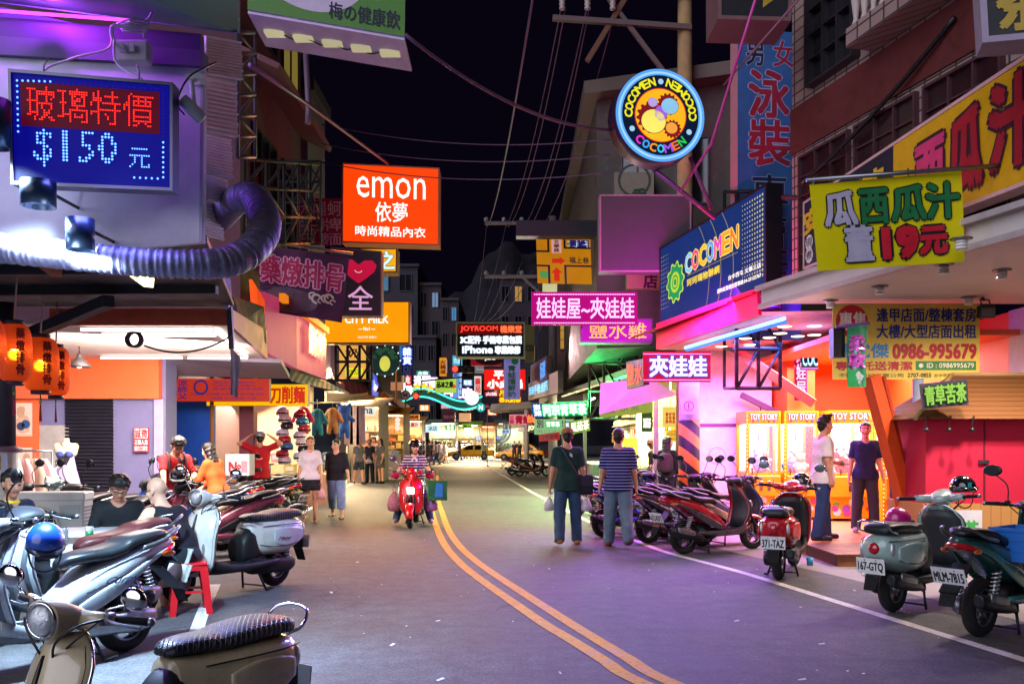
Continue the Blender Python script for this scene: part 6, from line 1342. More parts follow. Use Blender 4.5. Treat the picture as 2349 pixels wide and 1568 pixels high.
  for i in range(4):
   o=pc+f*.036*s+side*(.027-.018*i)*s;l1=(.036,.040,.038,.030)[i]*s;a1=R_(cl*.7);a2=R_(cl*1.5)
   m1=o+(f*math.cos(a1)+inw*math.sin(a1))*l1;m2=m1+(f*math.cos(a2)+inw*math.sin(a2))*l1*.9;B.cone(o,m1,.0095*s,.0088*s,k=.004);B.cone(m1,m2,.0088*s,.0075*s,k=.004)
  o=wr[q]+f*.03*s+side*.02*s;m1=o+(f*.75+side*.6+inw*.25)*.035*s;m2=m1+(f*.9+side*.15+inw*.4)*.03*s;B.cone(o,m1,.013*s,.0105*s,k=.01);B.cone(m1,m2,.0105*s,.009*s,k=.006)
 if female:
  for q in(1,-1):B.ell(torso(V3(.085*s,.06*s*q,.36*s))-V3(0,0,dz),(.05*s,)*3,.04)
  # head
 B.ell(hp_(-.008,0,.035),(.095*s,.076*s,.092*s),.02);B.cone(hp_(.028,0,-.035),hp_(.052,0,-.082),.058*s,.034*s,k=.035);B.cone(hp_(.06,-.03,-.02),hp_(.06,.03,-.02),.035*s,k=.02)
 B.cone(hp_(.088,0,.012),hp_(.108,0,-.022),.009*s,.014*s,k=.012)
 for q in(1,-1):B.ell(hp_(-.005,.078*q,-.005),(.02*s,.012*s,.032*s),.008);B.cone(hp_(.105,.033*q,.012),hp_(.105,.030*q,.012),.016*s,k=0,sub=False)if False else None;B.ell(hp_(.083,.032*q,.014),(.012*s,.017*s,.010*s),.004)
 B.cone(hp_(.082,-.018,-.056),hp_(.082,.018,-.056),.010*s,k=.008)
 V,Fa=B.mesh();mb=MB();Vt=[tuple(v)for v in V];mats=[sk,EYEM,LIP,BROW];mb.mats=mats;mb.V=Vt;mb.n=len(Vt);mb.Fc=[tuple(f)for f in Fa];mb.SM=[True]*len(Fa);mi=np.zeros(len(Fa),int)
 C=V[Fa].mean(1);loc_=(C-hc);inv=np.array(Matrix.Rotation(-hp,3,'Y')@Matrix.Rotation(-hy,3,'Z'));L_=loc_@inv.T/s
 for q in(1,-1):mi[(L_[:,0]>.06)&(np.abs(L_[:,1]-.033*q)<.016)&(np.abs(L_[:,2]-.014)<.005)]=1;mi[(L_[:,0]>.06)&(np.abs(L_[:,1]-.034*q)<.021)&(np.abs(L_[:,2]-.036-.004*(1-np.abs(L_[:,1]-.034*q)/.02))<.0035)]=3
 mi[(L_[:,0]>.06)&(np.abs(L_[:,1])<.024)&(np.abs(L_[:,2]+.057)<.0075)]=2
 mb.MI=[int(x)for x in mi];body=mb.build('body',root)
 def cloth(nm,sdf,m,tex=None):
  V,Fa=sdf.mesh()
  if not len(Fa):return None
  g=MB();g.use(m);g.V=[tuple(v)for v in V];g.n=len(g.V);g.Fc=[tuple(f)for f in Fa];g.MI=[0]*len(Fa);g.SM=[True]*len(Fa);return g.build(nm,root)
 up=neck-P0;up=up/np.linalg.norm(up)
 # ---- top
 if top:
  T=SDF(lo,hi,vox);e=.010+loose*.8
  for zz2,hwid,rr in((.42,.085,.084),(.28,.072,.098),(.14,.058,.092+fat*.05)):T.cone(torso(V3(.005,-hwid*s*b,zz2*s))-V3(0,0,dz),torso(V3(.005,hwid*s*b,zz2*s))-V3(0,0,dz),rr*s*b+e*.9+(loose*.3),k=.06)
  T.cone(P0+up*.02-V3(0,.058*s,0),P0+up*.02+V3(0,.058*s,0),.114*s*b+e,k=.05)
  if hem<-.03:
   T.cone(P0+V3(0,-.062*s,hem),P0+V3(0,.062*s,hem),.118*s+e,k=.05);T.cone(P0+V3(0,-.055*s,hem*.5),P0+V3(0,.055*s,hem*.5),.116*s+e,k=.05)
  if fat:T.cone(waist-V3(-.015-fat*.05,.05*s*b,0),waist+V3(.015+fat*.05,.05*s*b,0),(.10+fat*.06)*s*b+.012,k=.06)
  if female:
   for q in(1,-1):T.ell(torso(V3(.085*s,.06*s*q,.36*s))-V3(0,0,dz),(.055*s+e*.7,)*3,.05)
  for q in(1,-1):
   if not tank:
    T.cone(neck-V3(0,0,.05*s),sh[q]-V3(0,0,.008),.040*s+e*.5,.050*s*b+e*.6,k=.04)
    t=sleeve;
    if t<=1:T.cone(sh[q],sh[q]+(el[q]-sh[q])*(min(1,t)+.1),.047*s*b+e*.7,.045*s*b+e*1.1,k=.018)
    else:T.cone(sh[q],el[q],.054*s*b+e,.044*s*b+e,k=.03);T.cone(el[q],el[q]+(wr[q]-el[q])*(t-1),.044*s*b+e,.034*s*b+e,k=.02)
  if not tank:T.D=np.minimum(T.D,snap-.008)
  T.ripple(.0016+loose*.03,17)
  if tank:
   for q in(1,-1):T.cone(sh[q]+V3(0,q*.045,.03),sh[q]+V3(0,q*.03,-.10*s),.085*s,.075*s,k=0,sub=True)
   T.D=np.minimum(T.D,snap-.006);[T.cone(sh[q]+V3(0,q*.045,.03),sh[q]+V3(0,q*.03,-.10*s),.082*s,.072*s,k=0,sub=True)for q in(1,-1)];T.cone(neck+V3(.03,0,.03),neck+V3(.06,0,0),.075*s,k=0,sub=True)
  else:
   for q in(1,-1):
    t=sleeve;end=sh[q]+(el[q]-sh[q])*t if t<=1 else el[q]+(wr[q]-el[q])*(t-1);dd=(el[q]-sh[q])if t<=1 else(wr[q]-el[q]);dd=dd/np.linalg.norm(dd)
    # trim the sleeve end flat
    m_=SDF(lo,hi,vox);m_.cone(end+dd*.06,end+dd*.12,.085,k=0);m_.cut(end,-dd);T.D=np.maximum(T.D,-m_.D)
   T.cone(neck+V3(.02,0,.03),neck+V3(.06,0,.0),.055*s,.05*s,k=0,sub=True)
  T.cut(P0+up*hem if hem>=-.03 else P0+V3(0,0,hem),-up if hem>=-.03 else V3(0,0,-1));
  cloth(top,T,topm)
  # ---- bottom
 if bottom:
  T=SDF(lo,hi,vox);e=.014+loose*.5
  T.cone(P0-V3(0,.062*s,-.03),P0+V3(0,.062*s,.03),.113*s*b+e*.6,k=.04)
  for q in(1,-1):
   if bottom=='skirt':T.cone(hip[q],hip[q]*.35+kn[q]*.65,.11*s+e,.13*s+e,k=.08)
   elif cuff>=.42:t=(.95-cuff)/.5;T.cone(hip[q],kn[q],.09*s*b+e,.078*s*b+e*1.6,k=.03)
   else:T.cone(hip[q],kn[q],.088*s*b+e,.064*s*b+e,k=.03);T.cone(kn[q],an[q],.064*s*b+e,.052*s+e*1.3,k=.02);
  T.ripple(.0028,15);T.cut(P0+up*.075,up)
  if cuff>=.42 or bottom=='skirt' or cuff>.1:
   for q in(1,-1):
    if cuff>=.42:fr_=min(1,max(.1,(.92-cuff)/.44));end=hip[q]+(kn[q]-hip[q])*fr_;dd=kn[q]-hip[q]
    else:end=kn[q]+(an[q]-kn[q])*min(1,(.48-cuff)/.4);dd=an[q]-kn[q]
    dd=dd/np.linalg.norm(dd);m_=SDF(lo,hi,vox);m_.cone(end+dd*.09,end+dd*.5,.15,k=0);m_.cut(end,-dd);T.D=np.maximum(T.D,-m_.D)
  else:T.cut((0,0,max(foot_z,min(an[1][2],an[-1][2])-.025)),(0,0,-1))
  cloth(bottom,T,botm)
  # ---- shoes
 if shoe is not None:
  for q in(1,-1):
   T=SDF(an[q]-V3(.14,.14,.14),an[q]+V3(.24,.14,.10),max(.008,vox*.7));fd=V3(1,q*.18,0);fd/=np.linalg.norm(fd)
   if sandals:T.cone(an[q]+V3(-.04,0,-.062*s),an[q]+fd*.16*s+V3(0,0,-.066*s),.042*s,.045*s,k=.02);T.cut(an[q]+V3(0,0,-.052*s),(0,0,1));T.cone(an[q]+fd*.09-V3(0,.045,.05),an[q]+fd*.09+V3(0,.045,-.05),.016,k=.01);T.cone(an[q]+fd*.09-V3(0,.0,.032),an[q]+fd*.09+V3(0,.001,-.032),.024,k=.03)
   else:T.cone(an[q]+V3(-.035,0,-.03*s),an[q]+fd*.175*s+V3(0,0,-.043*s),.050*s,.040*s,k=.02);T.cone(an[q]+V3(0,0,.0),an[q]+V3(-.01,0,-.04),.046*s,k=.02);T.cut(an[q]+V3(0,0,.02),(0,0,1))
   T.cut(an[q]+V3(0,0,-.075*s),(0,0,-1));cloth('shoe',T,shoe)
   # ---- hair
 hm=hairm or HAIR
 if hair:
  T=SDF(hc-V3(.26,.26,.62),hc+V3(.26,.26,.24),max(.008,vox*.75))
  T.ell(hp_(-.016,0,.045),(.104*s,.088*s,.097*s),.02)
  if hair=='long':
   for q in(1,-1):T.cone(hp_(-.04,.045*q,.02),neck+V3(-.09,.055*q,-.17*s),.058*s,.04*s,k=.04)
   T.cone(hp_(-.05,0,.02),neck+V3(-.10,0,-.24*s),.07*s,.035*s,k=.04)
  elif hair=='bob':
   for q in(1,-1):T.cone(hp_(-.03,.06*q,.02),hp_(-.02,.068*q,-.09),.045*s,.036*s,k=.03)
   T.cone(hp_(-.06,0,0),hp_(-.05,0,-.09),.06*s,.05*s,k=.03)
  elif hair=='bun':T.ell(hp_(-.10,0,.06),(.05*s,)*3,.02)
  else:T.cone(hp_(-.05,0,.02),hp_(-.055,0,-.05),.066*s,.05*s,k=.03)
  if hair=='mop':T.ell(hp_(.01,0,.07),(.118*s,.102*s,.085*s),.03)
  if hair=='spiky':
   for k in range(14):a=k*2.4;T.cone(hp_(.04*math.cos(a),.04*math.sin(a),.11),hp_(.03+.06*math.cos(a),.055*math.sin(a),.155),.025*s,.008*s,k=.015)
  T.ripple(.005,48)
  # open the face
  fo=hv(V3(1,0,0));upv=hv(V3(0,0,1));m_=SDF(hc-V3(.26,.26,.62),hc+V3(.26,.26,.24),max(.008,vox*.75));m_.D[:]=-1;fl=.045 if hair=='mop' else.058
  m_.cut(hp_(.02,0,0),-fo);m_.cut(hp_(0,0,fl),upv-.25*fo);T.D=np.maximum(T.D,-m_.D)
  if hair in('short','spiky','mop'):
   m_.D[:]=-1;m_.cut(hp_(-.01,0,0),-fo);m_.cut(hp_(0,0,.01),upv);T.D=np.maximum(T.D,-m_.D)
  cloth('hair',T,hm)
 info=dict(root=root,hc=hc,hp=hp_,hv=hv,neck=neck,sh=sh,el=el,wr=wr,kn=kn,an=an,P0=P0,hd=hd,s=s,lo=lo,hi=hi,vox=vox,hip=hip)
 if extra:extra(info)
 return info
def stand(px,py):return G(px,py)
def wpos(I,p):
 """local point of a person to world"""
 r=I['root'];return Vector(r.location)+Matrix.Rotation(r.rotation_euler[2],3,'Z')@Vector(p)
TOWARD=-math.pi/2;AWAY=math.pi/2
DEN=mat('2c4668',.8,var=.4,scale=7,bump=.1);DENL=mat('6a84a8',.8,var=.3,scale=6,bump=.1);DENG=mat('5a6c80',.8,var=.3,scale=6,bump=.1)
def fab(h,v=.12):return mat(h,.85,var=v,scale=8,bump=.7,detail=3)
# --- man with cap, seen from behind
def capman(I):
 hp=I['hp'];s=I['s'];r=I['root'];h0=I['hc']
 T=SDF(h0-V3(.25,.25,.2),h0+V3(.25,.25,.25),.009);T.ell(hp(-.012,0,.062),(.112,.096,.085),.02);T.cut(hp(0,0,.045),I['hv'](V3(0,0,-1)));T.cone(hp(.10,-.05,.055),hp(.10,.05,.055),.02,k=.02);T.cone(hp(.15,-.03,.045),hp(.15,.03,.045),.018,k=.03)
 V,Fa=T.mesh();g=MB();g.use(mat('a8763a',.8,var=.15,scale=12));g.V=[tuple(v)for v in V];g.n=len(V);g.Fc=[tuple(f)for f in Fa];g.MI=[0]*len(Fa);g.SM=[True]*len(Fa);g.build('cap',r)
 st=MB();a,b_=I['sh'][1]+V3(-.085,-.07,.045),I['P0']+V3(-.12,-.17,.05);st.tube(spline([a+V3(.08,0,.03),a,(a+b_)/2+V3(-.06,0,0),b_]),.012,BLACK,6);st.slab([(a+b_)/2+V3(-.085,.02,.12),(a+b_)/2+V3(-.085,-.02,.10),(a+b_)/2+V3(-.085,-.015,.15),(a+b_)/2+V3(-.085,.025,.17)],.012,mat('d8d8d8',.4));st.build('strap',r)
I=person('man in dark green shirt and tan cap walking away with plastic bags',G(1302,1249),AWAY+.05,1.74,.0115,SKIN,1.05,0,head=(3,4),armL=(2,9,8,0),armR=(-4,10,6,0),legL=(-9,5,16),legR=(5,5,2),top='shirt',sleeve=.8,hem=-.12,topm=fab('0e332e'),bottom='trousers',botm=DEN,cuff=.05,hair='short',shoe=mat('a8702c',.6,var=.2),extra=capman,grip=(.8,.8),loose=.012)
def bag(label,p,m,sz=(.10,.07,.17),cat='bag',name='plastic_bag',handles=True):
 t=thing(name,label,cat,p);mb=MB();rings=[];n=16
 for z,q in((0,.55),(.06,.95),(.3,1.0),(.55,.8),(.75,.45),(.86,.3)):
  ring=[]
  for k in range(n):a=2*math.pi*k/n;rr=q*(1+.09*math.sin(a*3+z*9));ring.append((sz[0]*rr*math.cos(a),sz[1]*rr*math.sin(a),-sz[2]*(1-z)*1.0-.02))
  rings.append(ring)
 mb.loft(rings,m);mb.build('pouch',t)
 mb=MB()
 for q in(-1,1):mb.tube(spline([(sz[0]*.25*q,0,-sz[2]*.16),(sz[0]*.18*q,0,.0),(0,0,.035)]),.007,m,6)
 mb.build('handle',t);return t
PLAS=mat('d8ccd4',.25,var=.15,scale=14,alpha=.82)
for q,lab in((1,'translucent plastic bag in the left hand of the man in green'),(-1,'translucent plastic bag in the right hand of the man in green')):
 bag(lab,wpos(I,I['wr'][q]+I['hd'][q]*.10+V3(0,0,-.02)),PLAS,(.085,.07,.24))
t=thing('shoulder_bag','dark shoulder bag hanging at the hip of the man in green','bag',wpos(I,I['P0']+V3(-.02,-.25,-.02)));mb=MB();mb.superloft([(-.13,0,.02,.11),(-.11,0,.05,.15),(.11,0,.05,.15),(.13,0,.02,.11)],mat('1c1826',.7),4,14,3);mb.build('body',t);mb=MB();mb.slab([(-.11,-.056,.13),(.11,-.056,.13),(.11,-.056,-.02),(-.11,-.056,-.02)],.012,mat('262036',.7));mb.build('flap',t)
# --- man in striped polo
person('man in navy polo with thin white stripes walking away',G(1418,1253),AWAY-.08,1.73,.0115,SKIN,1.12,0,head=(-4,2),armL=(-3,9,8,0),armR=(2,9,10,0),legL=(6,4,2),legR=(-10,4,18),top='shirt',sleeve=.85,hem=-.10,topm=stripes('221c5c','a8a4d0',22,.80,'Z',.85),bottom='trousers',botm=DENG,cuff=.05,hair='short',hairm=HAIRB,shoe=mat('6a1c24',.6),fat=.35,grip=(.5,.5),loose=.014)
# --- two women walking toward the camera
I=person('woman in loose white top and dark shorts walking toward the camera',G(712,1196),TOWARD+.12,1.64,.0115,SKIN,.95,0,head=(0,0),armL=(4,9,10,0),armR=(-2,12,14,0),legL=(10,2,3),legR=(-10,2,20),top='blouse',sleeve=.8,hem=-.05,topm=fab('dcd0d8'),bottom='shorts',botm=fab('15151f'),cuff=.66,hair='bun',hairm=mat('5a3c34',.5,var=.2),shoe=mat('b8968a',.6),female=True,grip=(.7,.5),loose=.03,sandals=True)
bag('thin pink plastic bag held by the woman in the white top',wpos(I,I['wr'][1]+I['hd'][1]*.10+V3(0,0,-.02)),mat('d89aa8',.25,alpha=.85),(.07,.06,.26))
ph=MB();p=wpos(I,I['wr'][-1]+I['hd'][-1]*.10);ph.box(p-Vector((.035,.02,.09)),p+Vector((.035,.02,.09)),mat('6a1428',.5),bev=.008);solo('purse',ph,'dark red wallet held by the woman in the white top','wallet')
person('woman in black top and ripped blue jeans walking toward the camera',G(772,1189),TOWARD-.05,1.58,.0115,PALE,1.08,0,head=(-25,4),armL=(14,16,12,0),armR=(-10,8,10,0),legL=(8,4,4),legR=(-8,4,16),top='blouse',sleeve=1.25,hem=-.06,topm=fab('14141e'),bottom='trousers',botm=mat('7a90c0',.8,var=.45,scale=4,bump=.2),cuff=.22,hair='bun',shoe=mat('1a1416',.6),female=True,fat=.3,grip=(.3,.5),loose=.02,sandals=True)
# --- man in red T-shirt, hands on his helmet
def helm(I,m=mat('8a8a96',.3,var=.1,coat=1)):
 T=SDF(I['hc']-V3(.26,.26,.26),I['hc']+V3(.26,.26,.26),.010);hp=I['hp'];T.ell(hp(-.012,0,.055),(.125,.112,.115),.02);T.cut(hp(0,0,.03),I['hv'](V3(0,0,-1)));T.cone(hp(.1,-.06,.05),hp(.1,.06,.05),.022,k=.02)
 V,Fa=T.mesh();g=MB();g.use(m);g.V=[tuple(v)for v in V];g.n=len(V);g.Fc=[tuple(f)for f in Fa];g.MI=[0]*len(Fa);g.SM=[True]*len(Fa);return g
def redman(I):
 helm(I).build('helmet',I['root']);f_=None;P_=I['sh'];mb=MB();pts=[V3(-.145,y,.26+I['P0'][2]+.02*(abs(y)/.07)**2)for y in np.linspace(-.07,.07,9)];mb.tube([Vector(p)for p in pts],.009,WHITE,6);mb.build('print',I['root'])
person('man in red T-shirt and black shorts putting on a silver helmet',G(597,1182),AWAY+.1,1.74,.0115,SKIN,1.0,0,head=(0,8),armL=(8,112,0,-122),armR=(8,112,0,-122),legL=(0,4,0),legR=(0,4,0),top='shirt',sleeve=.75,hem=-.14,topm=fab('b4101c'),bottom='shorts',botm=fab('0f0f14'),cuff=.46,hair='short',shoe=mat('2a2420',.6),extra=redman,loose=.02)
# --- people by the left scooters
def straps(I):
 mb=MB()
 for q in(1,-1):a=I['sh'][q]+V3(.0,-q*.05,.075);mb.tube(spline([a+V3(-.1,0,-.05),a,a+V3(.11,0,-.08),a+V3(.12,q*.0,-.28)]),.02,mat('3a1418',.7),6)
 mb.build('backpack_strap',I['root'])
I=person('young man in red T-shirt and backpack seated on a scooter looking down',(-4.72,12.75,0),-.95,1.70,.0115,SKIN,1.0,14,head=(0,38),armL=(35,14,50,25),armR=(50,10,20,0),legL=(75,16,80),legR=(75,16,80),pelvis=.86,top='shirt',sleeve=.8,hem=.0,topm=fab('b4121c'),bottom='trousers',botm=DEN,cuff=.05,hair='mop',shoe=BLACK,extra=straps)
def helmet(label,p,m,rot=0,sc=1.0,tilt=0,vis=True,group=None):
 t=thing('helmet',label,'helmet',p,rot,group);t.rotation_euler=(0,tilt,rot);mb=MB();mb.ball((0,0,0),(.14*sc,.122*sc,.125*sc),m,26,14,1,-.35);mb.build('shell',t)
 mb=MB();mb.superloft([(.06*sc,-.005,.112*sc,.012),(.13*sc,.0,.095*sc,.012),(.18*sc,-.015,.06*sc,.008)],m if not vis else BLACK,2.5,14,3);mb.build('visor',t)
 mb=MB();mb.lathe([(.112*sc,-.045*sc),(.128*sc,-.045*sc),(.128*sc,-.03*sc),(.112*sc,-.03*sc)],(0,0,0),RUBBER,22,'Z',closed=True);mb.tube(spline([(.0,.11*sc,-.04),(.03,.07,-.16),(.04,0,-.2),(.03,-.07,-.16),(0,-.11*sc,-.04)]),.006,BLACK,6);mb.build('strap',t);return t
helmet('black helmet held before the young man in red',P(412,1092,12.1),mat('14141c',.15,coat=1),-1.4,1.05,.3)
def girl(I):pass
person('girl with very long dark hair in an orange and white jacket beside the scooters',(-4.35,13.6,0),math.pi-.35,1.60,.0115,PALE,.92,16,head=(0,20),armL=(35,10,30,10),armR=(35,10,30,10),legL=(70,10,80),legR=(70,10,80),pelvis=.80,top='jacket',sleeve=1.8,hem=-.04,topm=mat('d85014',.8),bottom='trousers',botm=fab('1a1a24'),cuff=.05,hair='long',shoe=BLACK,female=True,loose=.015)
# --- men eating at the folding table
def glasses(I):
 mb=MB();hp=I['hp']
 for q in(1,-1):
  pts=[Vector(hp(.104-.25*abs(.034*q+.026*math.cos(a))**1.6,.034*q+.022*math.cos(a),.012+.016*math.sin(a)))for a in[2*math.pi*k/12 for k in range(13)]];mb.tube(pts,.0028,BLACK,5);mb.tube([Vector(hp(.098,.056*q,.016)),Vector(hp(.0,.082*q,.016))],.0028,BLACK,5)
 mb.tube([Vector(hp(.112,-.012,.014)),Vector(hp(.112,.012,.014))],.003,BLACK,5);mb.build('glasses',I['root'])
person('bald man in black tank top leaning over the folding table',(-3.0,8.3,0),2.7,1.70,.0095,PALE,1.14,26,head=(10,14),armL=(30,38,48,20),armR=(48,20,58,35),legL=(78,10,78),legR=(78,10,78),pelvis=.47,top='tank_top',tank=True,hem=-.02,topm=fab('12161c'),bottom='shorts',botm=fab('20242c'),cuff=.52,hair=None,shoe=BLACK,fat=.6,extra=glasses,grip=(.6,.6))
person('dark haired man with glasses in a black T-shirt eating at the folding table',(-3.85,8.95,0),-1.15,1.70,.0095,SKIN,1.05,18,head=(5,30),armL=(28,12,70,35),armR=(28,14,75,30),legL=(78,10,78),legR=(78,10,78),pelvis=.47,top='shirt',sleeve=.9,hem=.0,topm=fab('15181e'),bottom='trousers',botm=fab('20242c'),hair='mop',shoe=BLACK,extra=glasses,fat=.3,grip=(.6,.6))
person('man in dark polo with yellow collar at the left edge of the table',(-4.55,8.2,0),-.5,1.70,.0095,SKIN2,1.05,10,head=(-15,12),armL=(25,10,60,20),armR=(25,10,60,20),legL=(78,10,78),legR=(78,10,78),pelvis=.50,top='shirt',sleeve=.9,hem=.0,topm=fab('18223c'),bottom='trousers',botm=fab('20242c'),hair='short',shoe=BLACK,extra=lambda I:(lambda mb:(mb.tube([Vector(I['neck']+V3(.062*math.cos(a),.07*math.sin(a),-.012))for a in[2*math.pi*k/16 for k in range(17)]],.018,mat('d8c020',.7),6),mb.build('collar',I['root'])))(MB()))
# --- rider on the red scooter
sc_r=scooter('red retro scooter with lit headlight ridden toward the camera',(-1.84,17.05,0),TOWARD+.02,True,'d01418',dark='1a1a1e',lit=True,group='scooters ridden on the road',mirror_m=mat('5a5068',.3,.5))
def rider(I):
 g=helm(I,mat('16161c',.2,coat=1));g.build('helmet',I['root']);mb=MB();hp=I['hp'];mb.tube(spline([Vector(hp(-.01,.1,.02)),Vector(hp(.03,.075,-.08)),Vector(hp(.06,0,-.125)),Vector(hp(.03,-.075,-.08)),Vector(hp(-.01,-.1,.02))]),.008,BLACK,6);mb.build('chin_strap',I['root'])
 for q in(1,-1):
  mb=MB();w_=I['wr'][q];mb.ball(tuple(w_+V3(.05,0,.0)),(.11,.085,.075),mat('b8184c',.7,var=.4,scale=12),14,8);mb.build('glove_cover',I['root'])
 mb=MB();n=I['neck']
 for q in(1,-1):mb.add([n+V3(.085,0,-.045),n+V3(.05,q*.085,-.01),n+V3(.095,q*.10,-.10),n+V3(.115,q*.045,-.12)],[(0,1,2,3)],False,WHITE)
 a=I['sh'][1]+V3(.09,-.07,0);mb.tube([Vector(a),Vector(a+V3(.05,-.0,-.28))],.018,mat('2878c0',.6),6);mb.build('collar',I['root'])
person('woman in navy striped shirt and helmet riding the red scooter',(-1.84,17.38,0),TOWARD,1.62,.0115,PALE,1.05,6,head=(14,4),armL=(38,26,26,6),armR=(38,26,26,6),legL=(38,22,30),legR=(38,22,30),pelvis=.80,top='shirt',sleeve=.85,hem=.0,topm=stripes('15142c','d8c8d4',20,.55,'Z',.85),bottom='trousers',botm=DEN,hair='bob',shoe=mat('b0a0b0',.6),female=True,extra=rider,fat=.4)
for x,lab,col in((-2.17,'patterned pink shopping bag hanging at the left of the red scooter','a86070'),(-1.50,'lilac patterned bag hanging on the right of the red scooter','9a6ab0')):
 bag(lab,(x,16.85,.72),mat(col,.7,var=.6,scale=16),(.13,.08,.42),name='shopping_bag')
t=thing('shopping_bag','green and blue shopping bag hanging beside the handlebar of the red scooter','bag',(-1.36,16.7,.85));mb=MB();mb.box((-.17,-.06,-.36),(.17,.06,0),mat('186a38',.5,var=.5,scale=5),rot=.25);mb.quad((-.05,-.085,-.30),(.10,-.05,-.30),(.10,-.05,-.06),(-.02,-.08,-.04),mat('2a8ac8',.5));mb.build('pouch',t);mb=MB();mb.tube(spline([(-.1,0,0),(0,0,.12),(.1,0,0)]),.008,mat('186a38',.5),6);mb.build('handle',t)
# --- arcade men
I=person('young man in white T-shirt and jeans holding a phone in the arcade',Vector(((1886-CX)/F*12.95,12.95,.162)),.12,1.74,.0115,SKIN,.95,2,head=(0,2),armL=(12,8,70,5),armR=(-3,8,12,0),legL=(12,4,8),legR=(-8,4,4),top='shirt',sleeve=.8,hem=-.12,topm=fab('dcd6d2',.06),bottom='trousers',botm=mat('1c3260',.8,var=.3,scale=6,bump=.1),hair='spiky',shoe=mat('1c1c30',.5),loose=.018,grip=(.8,.5))
ph=MB();p=wpos(I,I['wr'][1]+I['hd'][1]*.12);ph.box(p-Vector((.07,.035,.006)),p+Vector((.07,.035,.006)),BLACK,bev=.004);solo('phone',ph,'black phone in the hand of the young man in white','phone')
person('smiling man in navy T-shirt standing between the claw machines',Vector(((1985-CX)/F*14.2,14.2,.152)),TOWARD-.2,1.68,.0115,SKIN,1.0,0,head=(-5,0),armL=(6,8,20,0),armR=(2,10,14,0),legL=(3,4,2),legR=(-3,4,2),top='shirt',sleeve=.8,hem=-.08,topm=fab('16204c'),bottom='trousers',botm=mat('2c3040',.8,var=.2),hair='short',shoe=mat('8a8a8c',.6),loose=.012)
person('person in pale shirt reaching behind the open claw machine door',(6.3,15.0,.152),math.pi*.8,1.66,.0135,SKIN,1.0,10,armL=(60,10,40,10),armR=(40,10,60,10),top='shirt',sleeve=.8,hem=-.06,topm=fab('d8ccc8'),bottom='trousers',botm=fab('22242c'),hair='short',shoe=BLACK)
# --- two women by the tea stall
person('woman with brown bob and glasses looking up beside the tea stall',Vector((2.98,19.3,0)),-.45,1.62,.0125,PALE,.95,0,head=(15,-22),armL=(5,8,40,10),armR=(5,8,60,10),top='shirt',sleeve=.9,hem=-.05,topm=fab('14141a'),bottom='trousers',botm=fab('1c2030'),hair='bob',hairm=mat('5a3018',.45,var=.2),shoe=BLACK,female=True,extra=glasses)
def pack(I):
 mb=MB();p=I['sh'][1]*.5+I['sh'][-1]*.5;mb.superloft([(-.26,p[2]-.22,.1,.14),(-.22,p[2]-.2,.14,.19),(-.12,p[2]-.19,.14,.19),(-.09,p[2]-.2,.12,.16)],mat('3a2a24',.7,var=.2),3.5,18,3);mb.build('backpack',I['root'])
person('woman with long black hair and a brown backpack beside the tea stall',Vector((3.12,18.4,0)),1.2,1.64,.0125,PALE,.95,0,head=(-45,0),armL=(8,8,30,5),armR=(5,8,20,0),top='shirt',sleeve=1.7,hem=-.05,topm=fab('15131a'),bottom='trousers',botm=fab('16161c'),hair='long',shoe=BLACK,female=True,extra=pack)
# --- crowd further down the street
def far(label,px,py,face,topc,botc,hair='short',female=False,kind='trousers',cuff=.05,h=1.68,gait=8,Y=None,skin=None,hem=-.06,sleeve=.8,grp='people in the crowd down the street',arms=None):
 Yg=F*CH/(py-HY);arms=arms or((6,8,20,0),(-4,8,20,0))
 return person(label,G(px,py),face,h,.02 if Yg<42 else.028,skin or SKIN,1.0,0,head=(random.uniform(-20,20),0),armL=arms[0],armR=arms[1],legL=(gait,4,4),legR=(-gait,4,gait*1.5),top='shirt',sleeve=sleeve,hem=hem,topm=fab(topc),bottom=kind,botm=fab(botc),cuff=cuff,hair=hair,shoe=BLACK,female=female,group=grp)
far('woman with short hair in a grey patterned top and dark shorts in the left crowd',823,1110,TOWARD+.6,'5a5a60','1c2a34','bob',True,'shorts',.55)
I=far('woman in black with a white bag in the left crowd',848,1107,TOWARD-.2,'26242a','101014','short',True,gait=3)
bag('white bag carried by the woman in black in the left crowd',wpos(I,V3(.17,.02,.98)),mat('c8c0bc',.6),(.14,.08,.2),name='shoulder_bag')
far('tall young man standing behind the woman in black',858,1101,TOWARD-.5,'8a7a74','3a3a44','mop',gait=2,h=1.76)
far('woman with long brown hair in a long grey shirt in the left crowd',873,1108,TOWARD-.7,'5c5854','4a4440','long',True,'shorts',.62,hem=-.3,gait=3)
far('person in a floral shirt half hidden beside the left crowd',805,1096,TOWARD+.8,'7a7a80','3a3a40','short',gait=2)
far('woman in white dress with long hair walking behind the rider',911,1078,TOWARD-.1,'d8d4d0','c8c4c0','long',True,'shorts',.6,hem=-.35)
far('woman in a pale floral top next to the woman in the white dress',931,1074,TOWARD+.2,'9ab0a8','6a7080','bob',True)
far('man in dark cap and grey shirt beyond the rider',947,1070,TOWARD,'5a5c64','2a2a30','short',gait=3)
far('man in a red cap walking beyond the rider',960,1070,TOWARD+.3,'8a6a60','3a3a40','short')
I=far('man in white sleeveless shirt and olive shorts with a backpack crossing the road',982,1078,0.3,'d0ccc8','3a3a2c','short',kind='shorts',cuff=.5,h=1.76,gait=14,sleeve=.35)
far('woman in white dress crossing the road among the crowd',1022,1062,.1,'d0c4bc','b8a8a0','long',True,'shorts',.6,hem=-.3,gait=14)
far('man in pale shirt crossing beside the woman in the white dress',1012,1062,.1,'b8b0a4','8a8478','short',gait=16)
